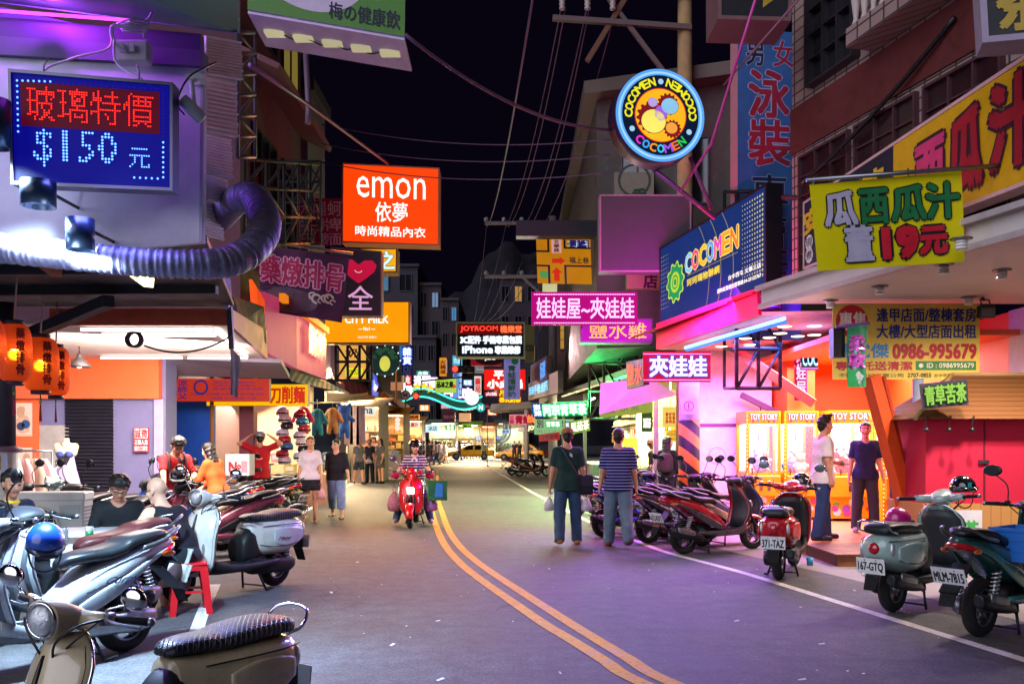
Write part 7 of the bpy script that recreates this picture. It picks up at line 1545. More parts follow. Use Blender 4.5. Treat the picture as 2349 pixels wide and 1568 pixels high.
far('man in a blue shirt at the kerb before the bright stalls',1006,1056,AWAY,'3a5a8a','2a2a34','short',gait=3)
far('man in a dark blue shirt with a cap beside the taxi roof',1068,1053,AWAY,'2a4068','2a2a30','short',gait=3)
far('second man in blue beside the one in the cap near the taxi',1082,1053,AWAY,'3a507a','2a2a30','short',gait=3)
far('man in green shirt standing behind the taxi bonnet',1096,1052,AWAY,'34503a','2a2a30','short',gait=2)
far('two tone shirted man on the far pavement left of the taxi',992,1054,.4,'8a6a5a','3a3440','short',gait=10)
far('woman in grey on the far pavement before the lit stalls',1053,1055,2.6,'7a7a84','4a4a54','long',True,gait=8)
far('man in black leaning on a scooter behind the taxi boot',1180,1058,TOWARD,'15151a','1c1c22','short',gait=2)
far('man in black beside the second taxi',1191,1058,TOWARD+.4,'1a181c','15151a','short',gait=2)
for k,(px,py,a,tc,bc,hr,fm,lab)in enumerate(((968,1062,.4,'6a6a74','2a2a34','short',False,'man in slate shirt behind the backpack man'),(1000,1066,2.9,'c8a8a0','4a5a7a','bob',True,'woman in a peach top before the white lit sign'),(1008,1055,-.4,'3a3a40','1a1a20','short',False,'man in charcoal clothes before the centre stall'),(1000,1053,1.4,'a84040','2a2a30','short',False,'man in a brick red shirt at the centre stall'),(918,1064,-1.2,'8a94a8','3a3a48','short',False,'man in pale blue shirt behind the white dressed woman'),(897,1084,-1.9,'b8b0a4','5a4a44','long',True,'long haired woman in beige between the left crowd and the rider'),(892,1070,-1.0,'4a4a54','2a2a2e','mop',False,'man in dark grey before the amber awning stall'),(838,1092,-1.7,'a89890','3a3a3a','bob',True,'woman in taupe deeper in the left crowd'),(1110,1055,1.8,'7a8a5a','3a3a30','short',False,'man in olive behind the taxi roof'))):
 far(lab,px,py,a,tc,bc,hr,fm,gait=6+k%3*4)
cr=[o for o in bpy.data.objects if o.get('group')=='people in the crowd down the street' and o.location.y>55]
for k in range(22):
 o=cr[(k*5)%len(cr)];px=(884,895,905,924,938,950,956,966,975,986,994,1003,1010,1017,890,915,944,972,981,1046,1062,1112)[k];y=(74,82,70,77,85,71,87,79,88,75,87,82,88,78,60,66,62,66,84,88.5,88.2,88.8)[k]
 dup(o,((px-CX)/F*y,y,0),k*1.3,'tiny pedestrian lost among the others at the bright far junction','distant pedestrians at the junction')
 # ================================================================ paper lanterns
def lantern_paper():
 m=bpy.data.materials.new('lantern_paper');m.use_nodes=True;nt=m.node_tree;b=nt.nodes['Principled BSDF'];L=nt.links.new
 b.inputs['Base Color'].default_value=(.62,.07,.03,1);b.inputs['Roughness'].default_value=.7
 tr=nt.nodes.new('ShaderNodeBsdfTranslucent');tr.inputs[0].default_value=(.95,.20,.07,1);rf=nt.nodes.new('ShaderNodeBsdfRefraction');rf.inputs[0].default_value=(1,.42,.12,1);rf.inputs['Roughness'].default_value=.62;rf.inputs['IOR'].default_value=1.15
 a=nt.nodes.new('ShaderNodeMixShader');a.inputs[0].default_value=.45;L(tr.outputs[0],a.inputs[1]);L(rf.outputs[0],a.inputs[2]);ms=nt.nodes.new('ShaderNodeMixShader');ms.inputs[0].default_value=.7
 L(b.outputs[0],ms.inputs[1]);L(a.outputs[0],ms.inputs[2]);L(ms.outputs[0],nt.nodes['Material Output'].inputs[0]);return m
LANP=lantern_paper()
for i,(px,pt_,pb_,hw,Y,lab)in enumerate(((33,733,885,37,8.2,'glowing red paper lantern, largest and nearest of the row by the salmon shop'),(93,765,905,39,9.0,'glowing red paper lantern, middle one of the row by the salmon shop'),(128,788,915,31,10.4,'glowing red paper lantern, innermost of the row by the salmon shop'),(-28,720,880,37,7.6,'glowing red paper lantern cut by the left edge of the row'))):
 c=P(px,(pt_+pb_)/2,Y);hh=(pb_-pt_)/2/F*Y;r_=hw/F*Y;t=thing('paper_lantern',lab,'lantern',c,0,'red paper lanterns by the salmon shop')
 mb=MB();prof=[];n=76
 for k in range(n+1):
  a=-1+2*k/n;q=(1-abs(a)**3.2)**.5 if abs(a)<1 else 0;prof.append((r_*(.50+.5*q)*(1+(.02 if k%4==0 else 0)),hh*.86*a))
 mb.lathe(prof,(0,0,0),LANP,32);mb.Fc=mb.Fc[:-2];mb.MI=mb.MI[:-2];mb.SM=mb.SM[:-2];mb.build('paper_shade',t)
 mb=MB();
 for s in(-1,1):mb.lathe([(r_*.50,hh*.86*s),(r_*.53,hh*.86*s),(r_*.53,hh*.98*s),(r_*.50,hh*.98*s)],(0,0,0),mat('1c1838',.4),24,closed=True)
 mb.build('rim',t)
 mb=MB();TXT=mat('7a0818',.7)
 for k,ch in enumerate('藥燉排骨'):
  zc=hh*(.55-.36*k);f_=[]
  for sg in((-1,1),(1,1),(1,-1),(-1,-1)):
   ang=-math.pi/2+.80+sg[0]*.24;f_.append(Vector((r_*1.02*math.cos(ang),r_*1.02*math.sin(ang),zc+sg[1]*hh*.16)))
  text(mb,Face(*f_),ch,(.02,.02,.98,.98),TXT,.008+r_*.035,.004)
 mb.build('lettering',t)
 mb=MB();mb.tube([(0,0,hh*.98),(.02,0,hh+.35),(-.05,.1,hh+.75)],.008,mat('a08a98',.6),6);mb.build('hanging_cord',t);mb=MB();mb.tube([(0,0,-hh),(0,0,-hh-.05)],.006,BLACK,6);mb.ball((0,0,-hh-.07),.014,mat('4a8a4a',.4),8,6);mb.tube([(0,0,-hh-.09),(0,0,-hh-.26)],[.006,.014],mat('a01430',.7),7);mb.build('tassel',t)
 mb=MB();mb.ball((0,0,-.02),r_*.3,em('ffd040',12),12,8);mb.build('bulb',t)
 lamp('POINT',c,24,'ff8a48',r_*.2)
 # ================================================================ lingerie display: mannequin, rack
pm=P(152,1120,14.3);s_=F/14.3
T=SDF((-.3,-.35,-.05),(.3,.35,1.15),.013);T.cone((0,-.13,.86),(0,.13,.86),.055,k=.04);T.cone((.0,-.07,.78),(0,.07,.78),.095,k=.05);T.cone((0,-.05,.55),(0,.05,.55),.085,k=.06);T.cone((0,-.06,.40),(0,.06,.40),.11,k=.06);T.cone((0,0,.88),(0,0,1.0),.048,.045,k=.03);T.ell((.07,.06,.74),(.055,)*3,.03);T.ell((.07,-.06,.74),(.055,)*3,.03);T.cut((0,0,.99),(0,0,1));T.cut((0,.19,0),(0,1,0));T.cut((0,-.19,0),(0,-1,0))
def from_sdf(T,m):V,Fa=T.mesh();g=MB();g.use(m);g.V=[tuple(v)for v in V];g.n=len(V);g.Fc=[tuple(f)for f in Fa];g.MI=[0]*len(Fa);g.SM=[True]*len(Fa);return g
t=thing('mannequin','headless cream mannequin in a lilac night dress before the roller shutter','mannequin',(pm.x,14.3,.62),TOWARD+.15)
from_sdf(T,mat('d8c8a8',.4,var=.05)).build('body',t)
mb=MB();rings=[]
for k in range(12):
 q=k/11;z=.70-.72*q;ring=[]
 for j in range(36):a=2*math.pi*j/36;rr=(.118+.17*q**1.2)*(1+(.02+.06*q)*math.sin(a*9));ring.append((rr*.8*math.cos(a)+.01,rr*math.sin(a),z))
 rings.append(ring)
mb.loft(rings,mat('b0a0cc',.6,alpha=.96));mb.build('dress',t)
mb=MB();
for s in(-1,1):mb.ball((.075,s*.062,.735),(.062,.066,.06),mat('3a4a8a',.6,var=.5,scale=40),14,9);mb.tube([(.06,s*.07,.79),(.0,s*.09,.90),(-.06,s*.08,.84)],.006,mat('3a3a6a',.5),6)
mb.add([(.118,-.10,.69),(.125,0,.71),(.118,.10,.69),(.125,.0,.48)],[(0,3,2,1)],False,mat('1a1424',.7));mb.tube([(.055,-.07,.92),(.085,0,.83),(.055,.07,.92)],.005,STEEL,6);mb.build('lace_top',t)
mb=MB();mb.tube([(0,0,-.6),(0,0,.4)],.018,STEEL,8);mb.lathe([(.16,-.62),(.15,-.60),(.02,-.59)],(0,0,0),STEEL,20);mb.build('stand',t)
t=thing('clothes_rack','steel clothes rack under the orange poster frame','rack',P(48,1140,13.2));tz=1.42-Vector(t.location).z
mb=MB();mb.tube([(-.45,0,tz),(.45,0,tz)],.014,STEEL,8);mb.tube([(.45,0,tz),(.45,0,-Vector(t.location).z)],.014,STEEL,8);mb.tube([(-.45,0,tz),(-.45,0,-Vector(t.location).z)],.014,STEEL,8);mb.build('rail',t)
for k in range(6):
 g=MB();rings=[];col=('d8b0a4','c8b4a0','e0c8b8','d0a0a0','b8a08c','e0b0b4')[k]
 for q in range(10):
  v=q/9;z=-.08-.75*v;ring=[];hw=.04+.17*min(1,v*4)+.05*v
  for j in range(22):a=2*math.pi*j/22;ring.append((.035*(1+.8*v)*math.cos(a)*(1+.3*math.sin(5*a)),hw*math.sin(a)*(1+.05*math.sin(7*a)),z))
  rings.append(ring)
 g.loft(rings,mat(col,.85,var=.1));g.tube(spline([(0,0,-.08),(0,0,.0),(.02,0,.02),(.0,0,.035)]),.004,STEEL,5)
 p=Vector(t.location)+Vector((-.32+.13*k,0,tz-.03));o=g.build('garment',None);o.location=p;o.rotation_euler=(0,0,.5+.15*k)
 tag(o,('rosy blouse, leftmost on the clothes rack','tan blouse second from the left on the clothes rack','cream blouse in the middle left of the clothes rack','dusty pink blouse in the middle right of the clothes rack','brown blouse second from the right on the clothes rack','pink blouse, rightmost on the clothes rack')[k],'blouse','blouses on the clothes rack')
 # left edge pipe column with stickers
pp=MB();x0=P(12,1000,9.6).x;pp.tube([(x0,9.6,0),(x0,9.6,1.46)],.12,mat('c8c0b0',.6,var=.3,scale=5),18);pp.tube([(x0,9.6,1.461),(x0,9.6,3.0)],.10,mat('3a3444',.5),18);pp.lathe([(.125,1.44),(.14,1.45),(.14,1.49),(.11,1.5)],(x0,9.6,0),mat('8a6070',.5),18)
pp.box((x0-.05,9.47,1.26),(x0+.02,9.478,1.40),mat('d8b020',.5));pp.box((x0+.03,9.47,1.1),(x0+.09,9.48,1.42),mat('b8b0cc',.5));solo('pillar',pp,'round pillar with worn stickers at the left edge under the lanterns','pillar')
# ================================================================ air conditioner, table, food, stool
pa=G(124,1318);pa=Vector((-5.25,10.4,.28));t=thing('air_conditioner','white outdoor air conditioner unit with a round grille','air conditioner',pa,.12)
mb=MB();mb.box((-.42,-.16,0),(.42,.16,.68),mat('d4d2cc',.5,var=.06),bev=.02);mb.box((-.43,-.17,.60),(.43,.17,.70),mat('dcdad4',.5),bev=.015);mb.build('casing',t)
mb=MB();mb.lathe([(.005,-.163),(.245,-.163),(.25,-.166),(.005,-.166)],(-.10,0,.30),mat('14161c',.7),30,'Y');mb.build('fan_opening',t)
mb=MB();GW=mat('d0cec8',.5)
for k in range(-7,8):
 q=k*.034;w_=math.sqrt(max(0,.25**2-q*q));mb.tube([(-.10-w_,-.175,.30+q),(-.10+w_,-.175,.30+q)],.005,GW,5)
 if k%2==0:mb.tube([(-.10+q,-.178,.30-w_),(-.10+q,-.178,.30+w_)],.005,GW,5)
mb.tube([(-.10+.25*math.cos(a),-.175,.30+.25*math.sin(a))for a in[2*math.pi*j/30 for j in range(31)]],.012,GW,6);mb.build('grille',t)
mb=MB();mb.box((.16,-.168,.46),(.38,-.161,.56),mat('b8bcb8',.4));
for k in range(12):mb.box((.421,-.13,.08+.04*k),(.424,.13,.10+.04*k),mat('8a8a90',.5))
mb.build('louvre_panel',t);mb=MB();mb.box((-.35,-.12,-.28),(-.27,.12,-.005),IRON);mb.box((.27,-.12,-.28),(.35,.12,-.005),IRON);mb.build('feet',t)
tb=Vector((-3.95,8.35,0));t=thing('folding_table','pale folding table where the men are eating','table',tb,.3)
mb=MB();mb.box((-.6,-.38,.70),(.6,.38,.735),mat('d0ccd0',.4,var=.08),bev=.01);mb.build('table_top',t)
for sx in(-1,1):
 for sy in(-1,1):mb=MB();mb.tube([(sx*.5,sy*.3,.70),(sx*.52,sy*.33,0)],.015,STEEL,8);mb.build('leg',t)
mb=MB();c=P(190,1250,7.9);mb.box(c+Vector((-.22,-.13,-.17)),c+Vector((.22,.13,.0)),mat('dcdcdc',.5,var=.06),rot=.1,bev=.006);f_=Face(c+Vector((-.05,-.135,-.04)),c+Vector((.03,-.135,-.04)),c+Vector((.03,-.135,-.13)),c+Vector((-.05,-.135,-.13)));mb.box(c+Vector((.05,-.15,-.13)),c+Vector((.13,-.136,-.05)),mat('2a5aa8',.5));solo('cardboard_box',mb,'white box with a blue label standing on the folding table','box')
for k,(px,py,lab,col)in enumerate(((205,1222,'green and white beer can on the white box','d8dcd8'),(147,1225,'plain silver can beside the green and white can','a8aab0'))):
 c=P(px,py,7.85);t=thing('drink_can',lab,'can',c);mb=MB();mb.lathe([(.027,-.06),(.033,-.055),(.033,.05),(.028,.058),(.025,.055),(.003,.055)],(0,0,0),mat(col,.25,.6),18);mb.build('can_body',t)
 if k==0:mb=MB();mb.lathe([(.0338,-.03),(.0338,.02)],(0,0,0),mat('1c7a4a',.3,.3),18);mb.build('label_band',t)
for k,(px,py,lab)in enumerate(((240,1238,'white paper bowl before the bald man'),(262,1256,'white paper bowl between the two eating men'))):
 c=P(px,py,8.1);t=thing('bowl',lab,'bowl',c,0,'paper bowls on the folding table');mb=MB();mb.lathe([(.045,-.05),(.075,.02),(.078,.02),(.048,-.045),(.003,-.045)],(0,0,0),mat('e0dcd8',.5),22);mb.build('bowl_body',t);mb=MB();mb.lathe([(.003,.0),(.066,.0)],(0,0,0),mat('a86a28',.3,var=.4,scale=40),18);mb.build('food',t);mb=MB()
 for s in(0,.012):mb.tube([(.03,s,.0),(.13,s+.04,.10)],.003,mat('b89060',.6),5)
 mb.build('chopsticks',t)
st=G(446,1408);t=thing('plastic_stool','red plastic stool on the road between the silver and white scooters','stool',(-2.92,8.3,0),.4);RDP=mat('c81420',.35,var=.08,coat=.3)
mb=MB();mb.box((-.15,-.15,.43),(.15,.15,.46),RDP,bev=.012);mb.box((-.14,-.14,.39),(.14,.14,.429),RDP);mb.build('seat',t)
for sx in(-1,1):
 for sy in(-1,1):
  mb=MB();a,b_=Vector((sx*.115,sy*.115,.40)),Vector((sx*.165,sy*.165,0));mb.loft([[a+Vector((sx*dx,sy*dy,0))for dx,dy in((.03,.03),(-.04,.03),(-.04,.01),(.01,.01),(.01,-.04),(.03,-.04))],[b_+Vector((sx*dx,sy*dy,0))for dx,dy in((.02,.02),(-.035,.02),(-.035,.005),(.005,.005),(.005,-.035),(.02,-.035))]],RDP);mb.SM=[False]*len(mb.SM);mb.build('leg',t)
mb=MB()
for sx in(-1,1):mb.bar((sx*.14,-.14,.2),(sx*.14,.14,.2),.02,RDP);mb.bar((-.14,sx*.14,.2),(.14,sx*.14,.2),.02,RDP)
mb.build('stretcher',t)
# helmets and things on scooters
helmet('blue helmet hanging on the silver scooter mirror',P(105,1240,5.55),mat('1648a8',.3,var=.05,coat=.6),-1.0,.88,.5)
helmet('glossy magenta helmet on the mint grey scooter handlebar',P(2060,1190,8.75),mat('b8146c',.3,var=.04,coat=.7),.5,.92,.1)
h_=helmet('glossy black helmet with a turquoise mark on the mint grey scooter mirror',P(2208,1118,9.05),mat('101014',.12,coat=1),TOWARD,1.0,-.05,False)
mb=MB();f_=Face((.125,.03,.05),(.125,-.03,.05),(.135,-.03,-.03),(.135,.03,-.03));f_=Face((.142,-.03,.05),(.142,.03,.05),(.146,.03,-.02),(.146,-.03,-.02));TQ=mat('28a8b0',.4);patch(mb,f_,(.2,.35,.8,1),TQ,.003);patch(mb,f_,(.4,-.1,.6,.35),TQ,.003);mb.build('emblem',h_)
helmet('dark visored helmet on the red retro scooter mirror',P(1838,1105,11.5),mat('1c1620',.12,coat=1),TOWARD+.3,.98,.2)
bc=P(2345,1245,7.35);t=thing('crate','blue plastic crate carried on the dark teal scooter','crate',bc,.65);BLP=mat('1464b8',.4,var=.06);mb=MB();W_,D_,H_=.22,.16,.13
mb.box((-W_,-D_,-H_),(W_,D_,-H_+.012),BLP)
for(a,b_)in(((-W_,-D_),(W_,-D_+.01)),((-W_,D_-.01),(W_,D_)),((-W_,-D_+.011),(-W_+.01,D_-.011)),((W_-.01,-D_+.011),(W_,D_-.011))):mb.box((*a,-H_+.013),(*b_,H_),BLP)
mb.box((-W_-.012,-D_-.012,H_-.025),(W_+.012,-D_-.001,H_+.004),BLP);mb.box((-W_-.012,-D_,H_-.025),(-W_-.001,D_,H_+.004),BLP)
for k in range(-3,4):mb.box((k*.06-.006,-D_-.006,-H_),(k*.06+.006,-D_-.0005,H_-.03),BLP)
for z in(-.05,.03):mb.box((-W_,-D_-.005,z),(W_,-D_-.0004,z+.008),BLP);mb.box((-W_-.005,-D_,z),(-W_-.0004,D_,z+.008),BLP)
mb.build('crate_body',t)
cup=thing('drink_cup','clear cup of tea wedged behind the mint grey scooter seat','cup',P(1990,1268,8.3));mb=MB();mb.lathe([(.03,-.06),(.042,.06),(.04,.06),(.028,-.055)],(0,0,0),mat('c8c8c0',.1,alpha=.5),16,closed=True);mb.build('cup_body',cup);mb=MB();mb.lathe([(.003,-.05),(.029,-.05),(.034,.0),(.003,.0)],(0,0,0),mat('6a5a1c',.2),16);mb.build('drink',cup)
can=thing('drink_can','dark can standing on the dark teal scooter seat','can',P(2193,1255,7.55));mb=MB();mb.lathe([(.027,-.06),(.033,-.055),(.033,.05),(.028,.058),(.003,.055)],(0,0,0),mat('2a2420',.25,.5,var=.3,scale=30),18);mb.build('can_body',can);mb=MB();mb.lathe([(.0336,-.02),(.0336,.03)],(0,0,0),mat('c8b890',.4),18);mb.build('label_band',can)
pb2=MB();c=G(2035,1322);T=SDF((-.3,-.2,-.01),(.3,.2,.15),.014);T.ell((0,0,.02),(.22,.12,.05),.03);T.ell((.1,.04,.04),(.1,.06,.05),.03);T.ripple(.018,40);g=from_sdf(T,PLAS);o=g.build('plastic_bag');o.location=c;tag(o,'crumpled clear plastic bag lying on the pavement by the wooden step','bag')
mb=MB();c=Vector((4.2,9.9,0));mb.lathe([(.035,0),(.045,.10),(.043,.10),(.033,.005)],G(1858,1296),mat('3a9ac8',.3),14,closed=True);solo('paper_cup',mb,'small blue cup on the ground behind the red retro scooter','cup')
# ================================================================ crimson kiosk
kx0,kx1,ky=5.10,5.88,11.4;t=thing('kiosk','crimson kiosk with a shingled wooden roof and wood panelled base','kiosk',(6.2,12,0));og=Vector((6.2,12,0))
CRM=mat('b40a34',.8,var=.08,scale=40,bump=.1);WDK=stripes('b08048','986a38',8,.9,'X',.6)
mb=MB();mb.box((kx0+.05,ky,.78),(7.2,12.4,1.84),CRM);mb.build('body',t,og)
mb=MB();mb.box((kx0,ky-.04,0),(7.25,12.44,.779),WDK);mb.build('base',t,og)
mb=MB();f_=Face((kx0+.10,ky-.05,.70),(kx1-.05,ky-.05,.70),(kx1-.05,ky-.05,.18),(kx0+.10,ky-.05,.18));mb.slab(f_.q,.012,mat('c8c8cc',.5));text(mb,f_,'青草茶',(.08,.3,.92,.75),mat('38a848',.5),.004,.01);mb.build('menu_panel',t,og)
mb=MB();SHG=stripes('6a421c','3e2610',16,.88,'Z',.7,bump=.3);xr,yr,zr=6.35,12.0,2.42
q=[(kx0-.18,ky-.22,1.83),(7.5,ky-.22,1.83),(7.5,12.6,1.83),(kx0-.18,12.6,1.83)]
mb.add(q+[(kx0+.62,yr-.1,zr),(7.1,yr-.1,zr)],[(0,1,5,4),(1,2,5),(2,3,4,5),(3,0,4),(3,2,1,0)],False,SHG);mb.build('roof',t,og)
mb=MB();
for a,b_ in((q[0],(kx0+.62,yr-.1,zr)),(q[1],(7.1,yr-.1,zr)),((kx0+.62,yr-.1,zr),(7.1,yr-.1,zr))):mb.tube([a,b_],.03,mat('a88858',.6),6)
mb.build('ridge_tile',t,og)
mb=MB();mb.box((kx1-.01,ky-.012,.8),(kx1+.01,ky-.002,1.8),mat('5a0418',.6));mb.box((kx1-.08,ky-.03,1.28),(kx1+.05,ky-.011,1.32),STEEL);mb.build('latch',t,og)
for k in range(3):mb=MB();x=kx0+.0+.28*k;mb.tube(spline([(x,ky-.20,1.84),(x-.05,ky-.26,1.86),(x-.06,ky-.26,1.72)]),.006,BLACK,6);mb.lathe([(.02,0),(.035,-.05),(.03,-.05),(.005,-.01)],(x-.06,ky-.26,1.72),BLACK,12);mb.build('gooseneck_lamp',t,og)
f_=Face(P(2112,880,11.0),P(2218,868,11.0),P(2222,928,11.0),P(2118,938,11.0))
def pt(mb,fc):text(mb,fc,'青草苦茶',(.06,.14,.95,.86),em('a8e060',.8),.01,.008,em('2a5a1c',.6),.022)
sign('shop_sign','dark purple sign with light green characters on the kiosk roof',f_,.04,mat('1c1028',.5),pt,edge=mat('3a2a20',.5))
mb=MB();mb.box((P(2085,1225,11.9).x-.1,11.3,.16),(P(2085,1225,11.9).x+.0,11.9,.5),mat('d8b8b4',.6));o=solo('cloth_bundle',mb,'pale folded board leaning at the foot of the orange brace','board')
# ================================================================ claw machines
YLW=mat('e8a40c',.35,var=.05,coat=.3)
def claw(label,x,y,rot,wd=.85,plush=('c02028','e8e0dc','3a6ac0'),openn=False):
 t=thing('claw_machine',label,'claw machine',(x,y,.152),rot,'claw machines in the arcade');h=wd/2;D_=.78
 mb=MB();mb.box((-h,0,.05),(h,D_,.84),YLW);mb.box((-h,0,.84),(-h+.05,.05,1.72),YLW);mb.box((h-.05,0,.84),(h,.05,1.72),YLW);mb.box((-h,D_-.05,.84),(-h+.05,D_,1.72),YLW);mb.box((h-.05,D_-.05,.84),(h,D_,1.72),YLW);mb.box((-h,0,1.72),(h,D_,1.96),YLW);mb.box((-h+.05,D_-.03,.85),(h-.05,D_-.01,1.715),mat('f0ecf4',.6));mb.box((-h+.02,-.1,.42),(h-.02,-.002,.80),mat('e89c10',.4),bev=.02);mb.build('cabinet',t)
 mb=MB();f_=Face((-h+.03,-.004,1.93),(h-.03,-.004,1.93),(h-.03,-.004,1.75),(-h+.03,-.004,1.75));mb.quad(f_.at(0,0),f_.at(1,0),f_.at(1,1),f_.at(0,1),em('f4b040',.95));text(mb,f_,'TOY STORY',(.06,.28,.94,.92),em('fff4f0',1.2),.004,.006,em('d0407a',.9),.016)
 for k in range(5):disc(mb,f_,.15+.17*k,.14,.022,em(('e05090','60b0e0','80c040','e05030','a060d0')[k],.9),.005,10)
 mb.build('header',t)
 mb=MB();mb.box((-h+.05,.01,.85),(h-.05,.016,1.715),mat('e8f0f4',.03,alpha=.10,var=0));mb.build('glass',t)
 mb=MB();mb.box((-h+.06,.1,1.695),(h-.06,D_-.1,1.715),em('fff8f4',9));mb.build('inner_lamp',t)
 mb=MB();mb.tube([(0,.35,1.69),(0,.35,1.42)],.012,STEEL,6)
 for k in range(3):a=k*2.1;mb.tube([(0,.35,1.42),(.07*math.cos(a),.35+.07*math.sin(a),1.36),(.03*math.cos(a),.35+.03*math.sin(a),1.27)],.008,CHROME,6)
 mb.build('claw',t)
 rs=random.Random(int(x*100));
 for k in range(7):
  mb=MB();c=(rs.uniform(-h+.16,h-.16),rs.uniform(.18,D_-.2),.95+.1*(k//4));r_=rs.uniform(.09,.13);mm=mat(plush[k%3],.9,var=.15);mb.ball(c,r_,mm,14,9);mb.ball((c[0],c[1]-.03,c[2]+r_*1.2),r_*.72,mat(plush[(k+1)%3],.9,var=.15),12,8)
  for s in(-1,1):mb.ball((c[0]+s*r_*.5,c[1]-.03,c[2]+r_*1.8),r_*.26,mm,8,6);mb.ball((c[0]+s*r_*.9,c[1]-.05,c[2]+.02),r_*.35,mm,8,6)
  mb.build('plush_toy',t)
 mb=MB();f_=Face((-h+.04,-.003,.40),(h-.04,-.003,.40),(h-.04,-.003,.07),(-h+.04,-.003,.07))
 for k in range(11):disc(mb,f_,rs.uniform(.1,.9),rs.uniform(.15,.85),rs.uniform(.03,.075),mat(('3a8ad0','d04a90','60b040','e8e0d8','8a50c0','d03828')[k%6],.4),.002+.0006*k,16)
 mb.build('decoration',t)
 mb=MB()
 for k in(-1,1):mb.box((k*.07-.03,-.112,.52),(k*.07+.03,-.101,.70),CHROME,bev=.004)
 mb.tube([(-.22,-.05,.80),(-.22,-.05,.90)],.01,BLACK,6);mb.ball((-.22,-.05,.91),.022,mat('c01020',.3),8,6);mb.build('coin_door',t)
 mb=MB()
 for k in range(26):mb.ball((-h+.012,-.008,.12+.07*k),.008,em(('8affb0','fff0a0')[k%2],3),6,4)
 mb.build('bulb_strip',t)
 for sx in(-1,1):mb=MB();mb.tube([(sx*(h-.08),.1,0),(sx*(h-.08),.1,.06)],.03,BLACK,8);mb.build('foot',t)
 if openn:
  mb=MB();fd=[(h-.05,-.01,.84),(h-.05,-.01,1.70),(h-.45,-.55,1.70),(h-.45,-.55,.84)]
  for k in range(4):mb.bar(fd[k],fd[(k+1)%4],.045,YLW)
  mb.build('open_door',t)
 return t
claw('claw machine at the far left of the arcade row',4.55,16.55,0,.62,('6a8ad0','d8d4c8','c8a040'));claw('second claw machine from the left of the arcade row',5.22,16.5,0,.62,('3a70c0','e0dcd0','60a060'))
claw('wide claw machine with red plush toys behind the young man in white',6.02,16.2,0,.86,('b81c28','e8dcd8','d8a878'));claw('narrow claw machine right behind the phone of the young man in white',6.66,16.2,.15,.55,('5a8ac8','e0dcd8','c8a0b8'))
claw('claw machine behind the smiling man in navy',6.62,15.4,-.1,.74,('d8d4d0','e0a0b0','5a90c0'));claw('claw machine with its glass door open behind the orange brace',6.4,13.9,-.35,.74,('d87080','e0dcd8','60a860'),True)
mb=MB();c=P(2225,925,14.4);T=SDF(c-Vector((.3,.2,.2)),c+Vector((.3,.2,.3)),.016);T.ell(tuple(c),(.14,.1,.12),.03);T.ell(tuple(c+Vector((.03,0,.15))),(.06,.05,.08),.03);T.ripple(.02,35);solo('plastic_bag',from_sdf(T,PLAS),'white plastic bag lying on top of the rightmost claw machine','bag')
# ================================================================ goods by the left walkway
mb=MB();mb.box((-7.2,18.9,0),(-6.15,19.0,2.6),mat('1858c8',.4));mb.box((-7.24,18.85,0),(-7.2,18.99,2.6),WHITE);solo('blue_panel',mb,'bright blue upright panel of the drink shop under the red menu board','panel')
mb=MB();mb.box((-6.9,18.0,0),(-6.2,18.5,1.05),mat('d8d4d4',.5));mb.box((-6.75,17.985,.45),(-6.35,17.999,.8),mat('2a66b8',.5));mb.box((-6.95,17.95,1.051),(-6.15,18.55,1.09),mat('c8a070',.5));solo('counter',mb,'white serving counter with a blue square before the blue panel','counter')
mb=MB();mb.tube([(-6.0,18.3,0),(-6.0,18.3,2.9)],.04,mat('8a5a2c',.6),8);solo('post',mb,'thin brown post beside the white serving counter','post')
f_=Face(P(517,1041,16.5),P(572,1041,16.5),P(572,1090,16.5),P(517,1090,16.5))
def pt(mb,fc):text(mb,fc,'N',(.16,.18,.46,.62),mat('b01428',.5),.004,.012);text(mb,fc,'o',(.5,.3,.64,.5),mat('b01428',.5),.004,.008);text(mb,fc,'1',(.70,.18,.88,.64),mat('c89098',.5),.004,.02)
sign('delivery_box','white delivery box lid with a red and pink number lettering on a parked scooter',f_,.35,mat('d8ccd0',.4),pt,cat='box',edge=mat('c8c0c8',.4))
mb=MB();mb.box((-7.2,23.8,0),(-5.2,24.0,3.0),mat('e8c8a0',.6));mb.box((-8.5,19.2,0),(-7.0,24,3.1),mat('8a6a70',.7));mb.box((-5.75,19.3,1.1),(-5.45,19.6,3.0),mat('7a3a4a',.6));solo('shop_wall',mb,'warm lit walls of the costume shop behind the helmet display','wall')
for k in range(15):
 r_,c_=divmod(k,2);px=648+c_*40+(r_%3)*5;py=945+r_*16+c_*6;col=('c8c0c8','b01c24','d8d4d0','2a80a8','1c1c24','c03840','d0d8e0')[k%7]
 t=thing('display_helmet','%s helmet on the display column behind the man in red, %s'%(('pale grey','red','white','blue','black','rosy red','ice white')[k%7],('at the very top','at the top right','high up on the left','high up on the right','upper middle left','upper middle right','middle left','middle right','just under the middle left','just under the middle right','lower middle left','lower middle right','low on the left','low on the right','at the bottom')[k]),'helmet',P(px,py,20.4),0,'helmets on the display column')
 mb=MB();mb.ball((0,0,0),(.15,.15,.14),mat(col,.25,var=.05,coat=.6),16,10,1,-.5);mb.build('shell',t);mb=MB();mb.ball((0,-.02,-.02),(.148,.14,.05),mat('1c1c20',.2),14,6);mb.build('visor',t)
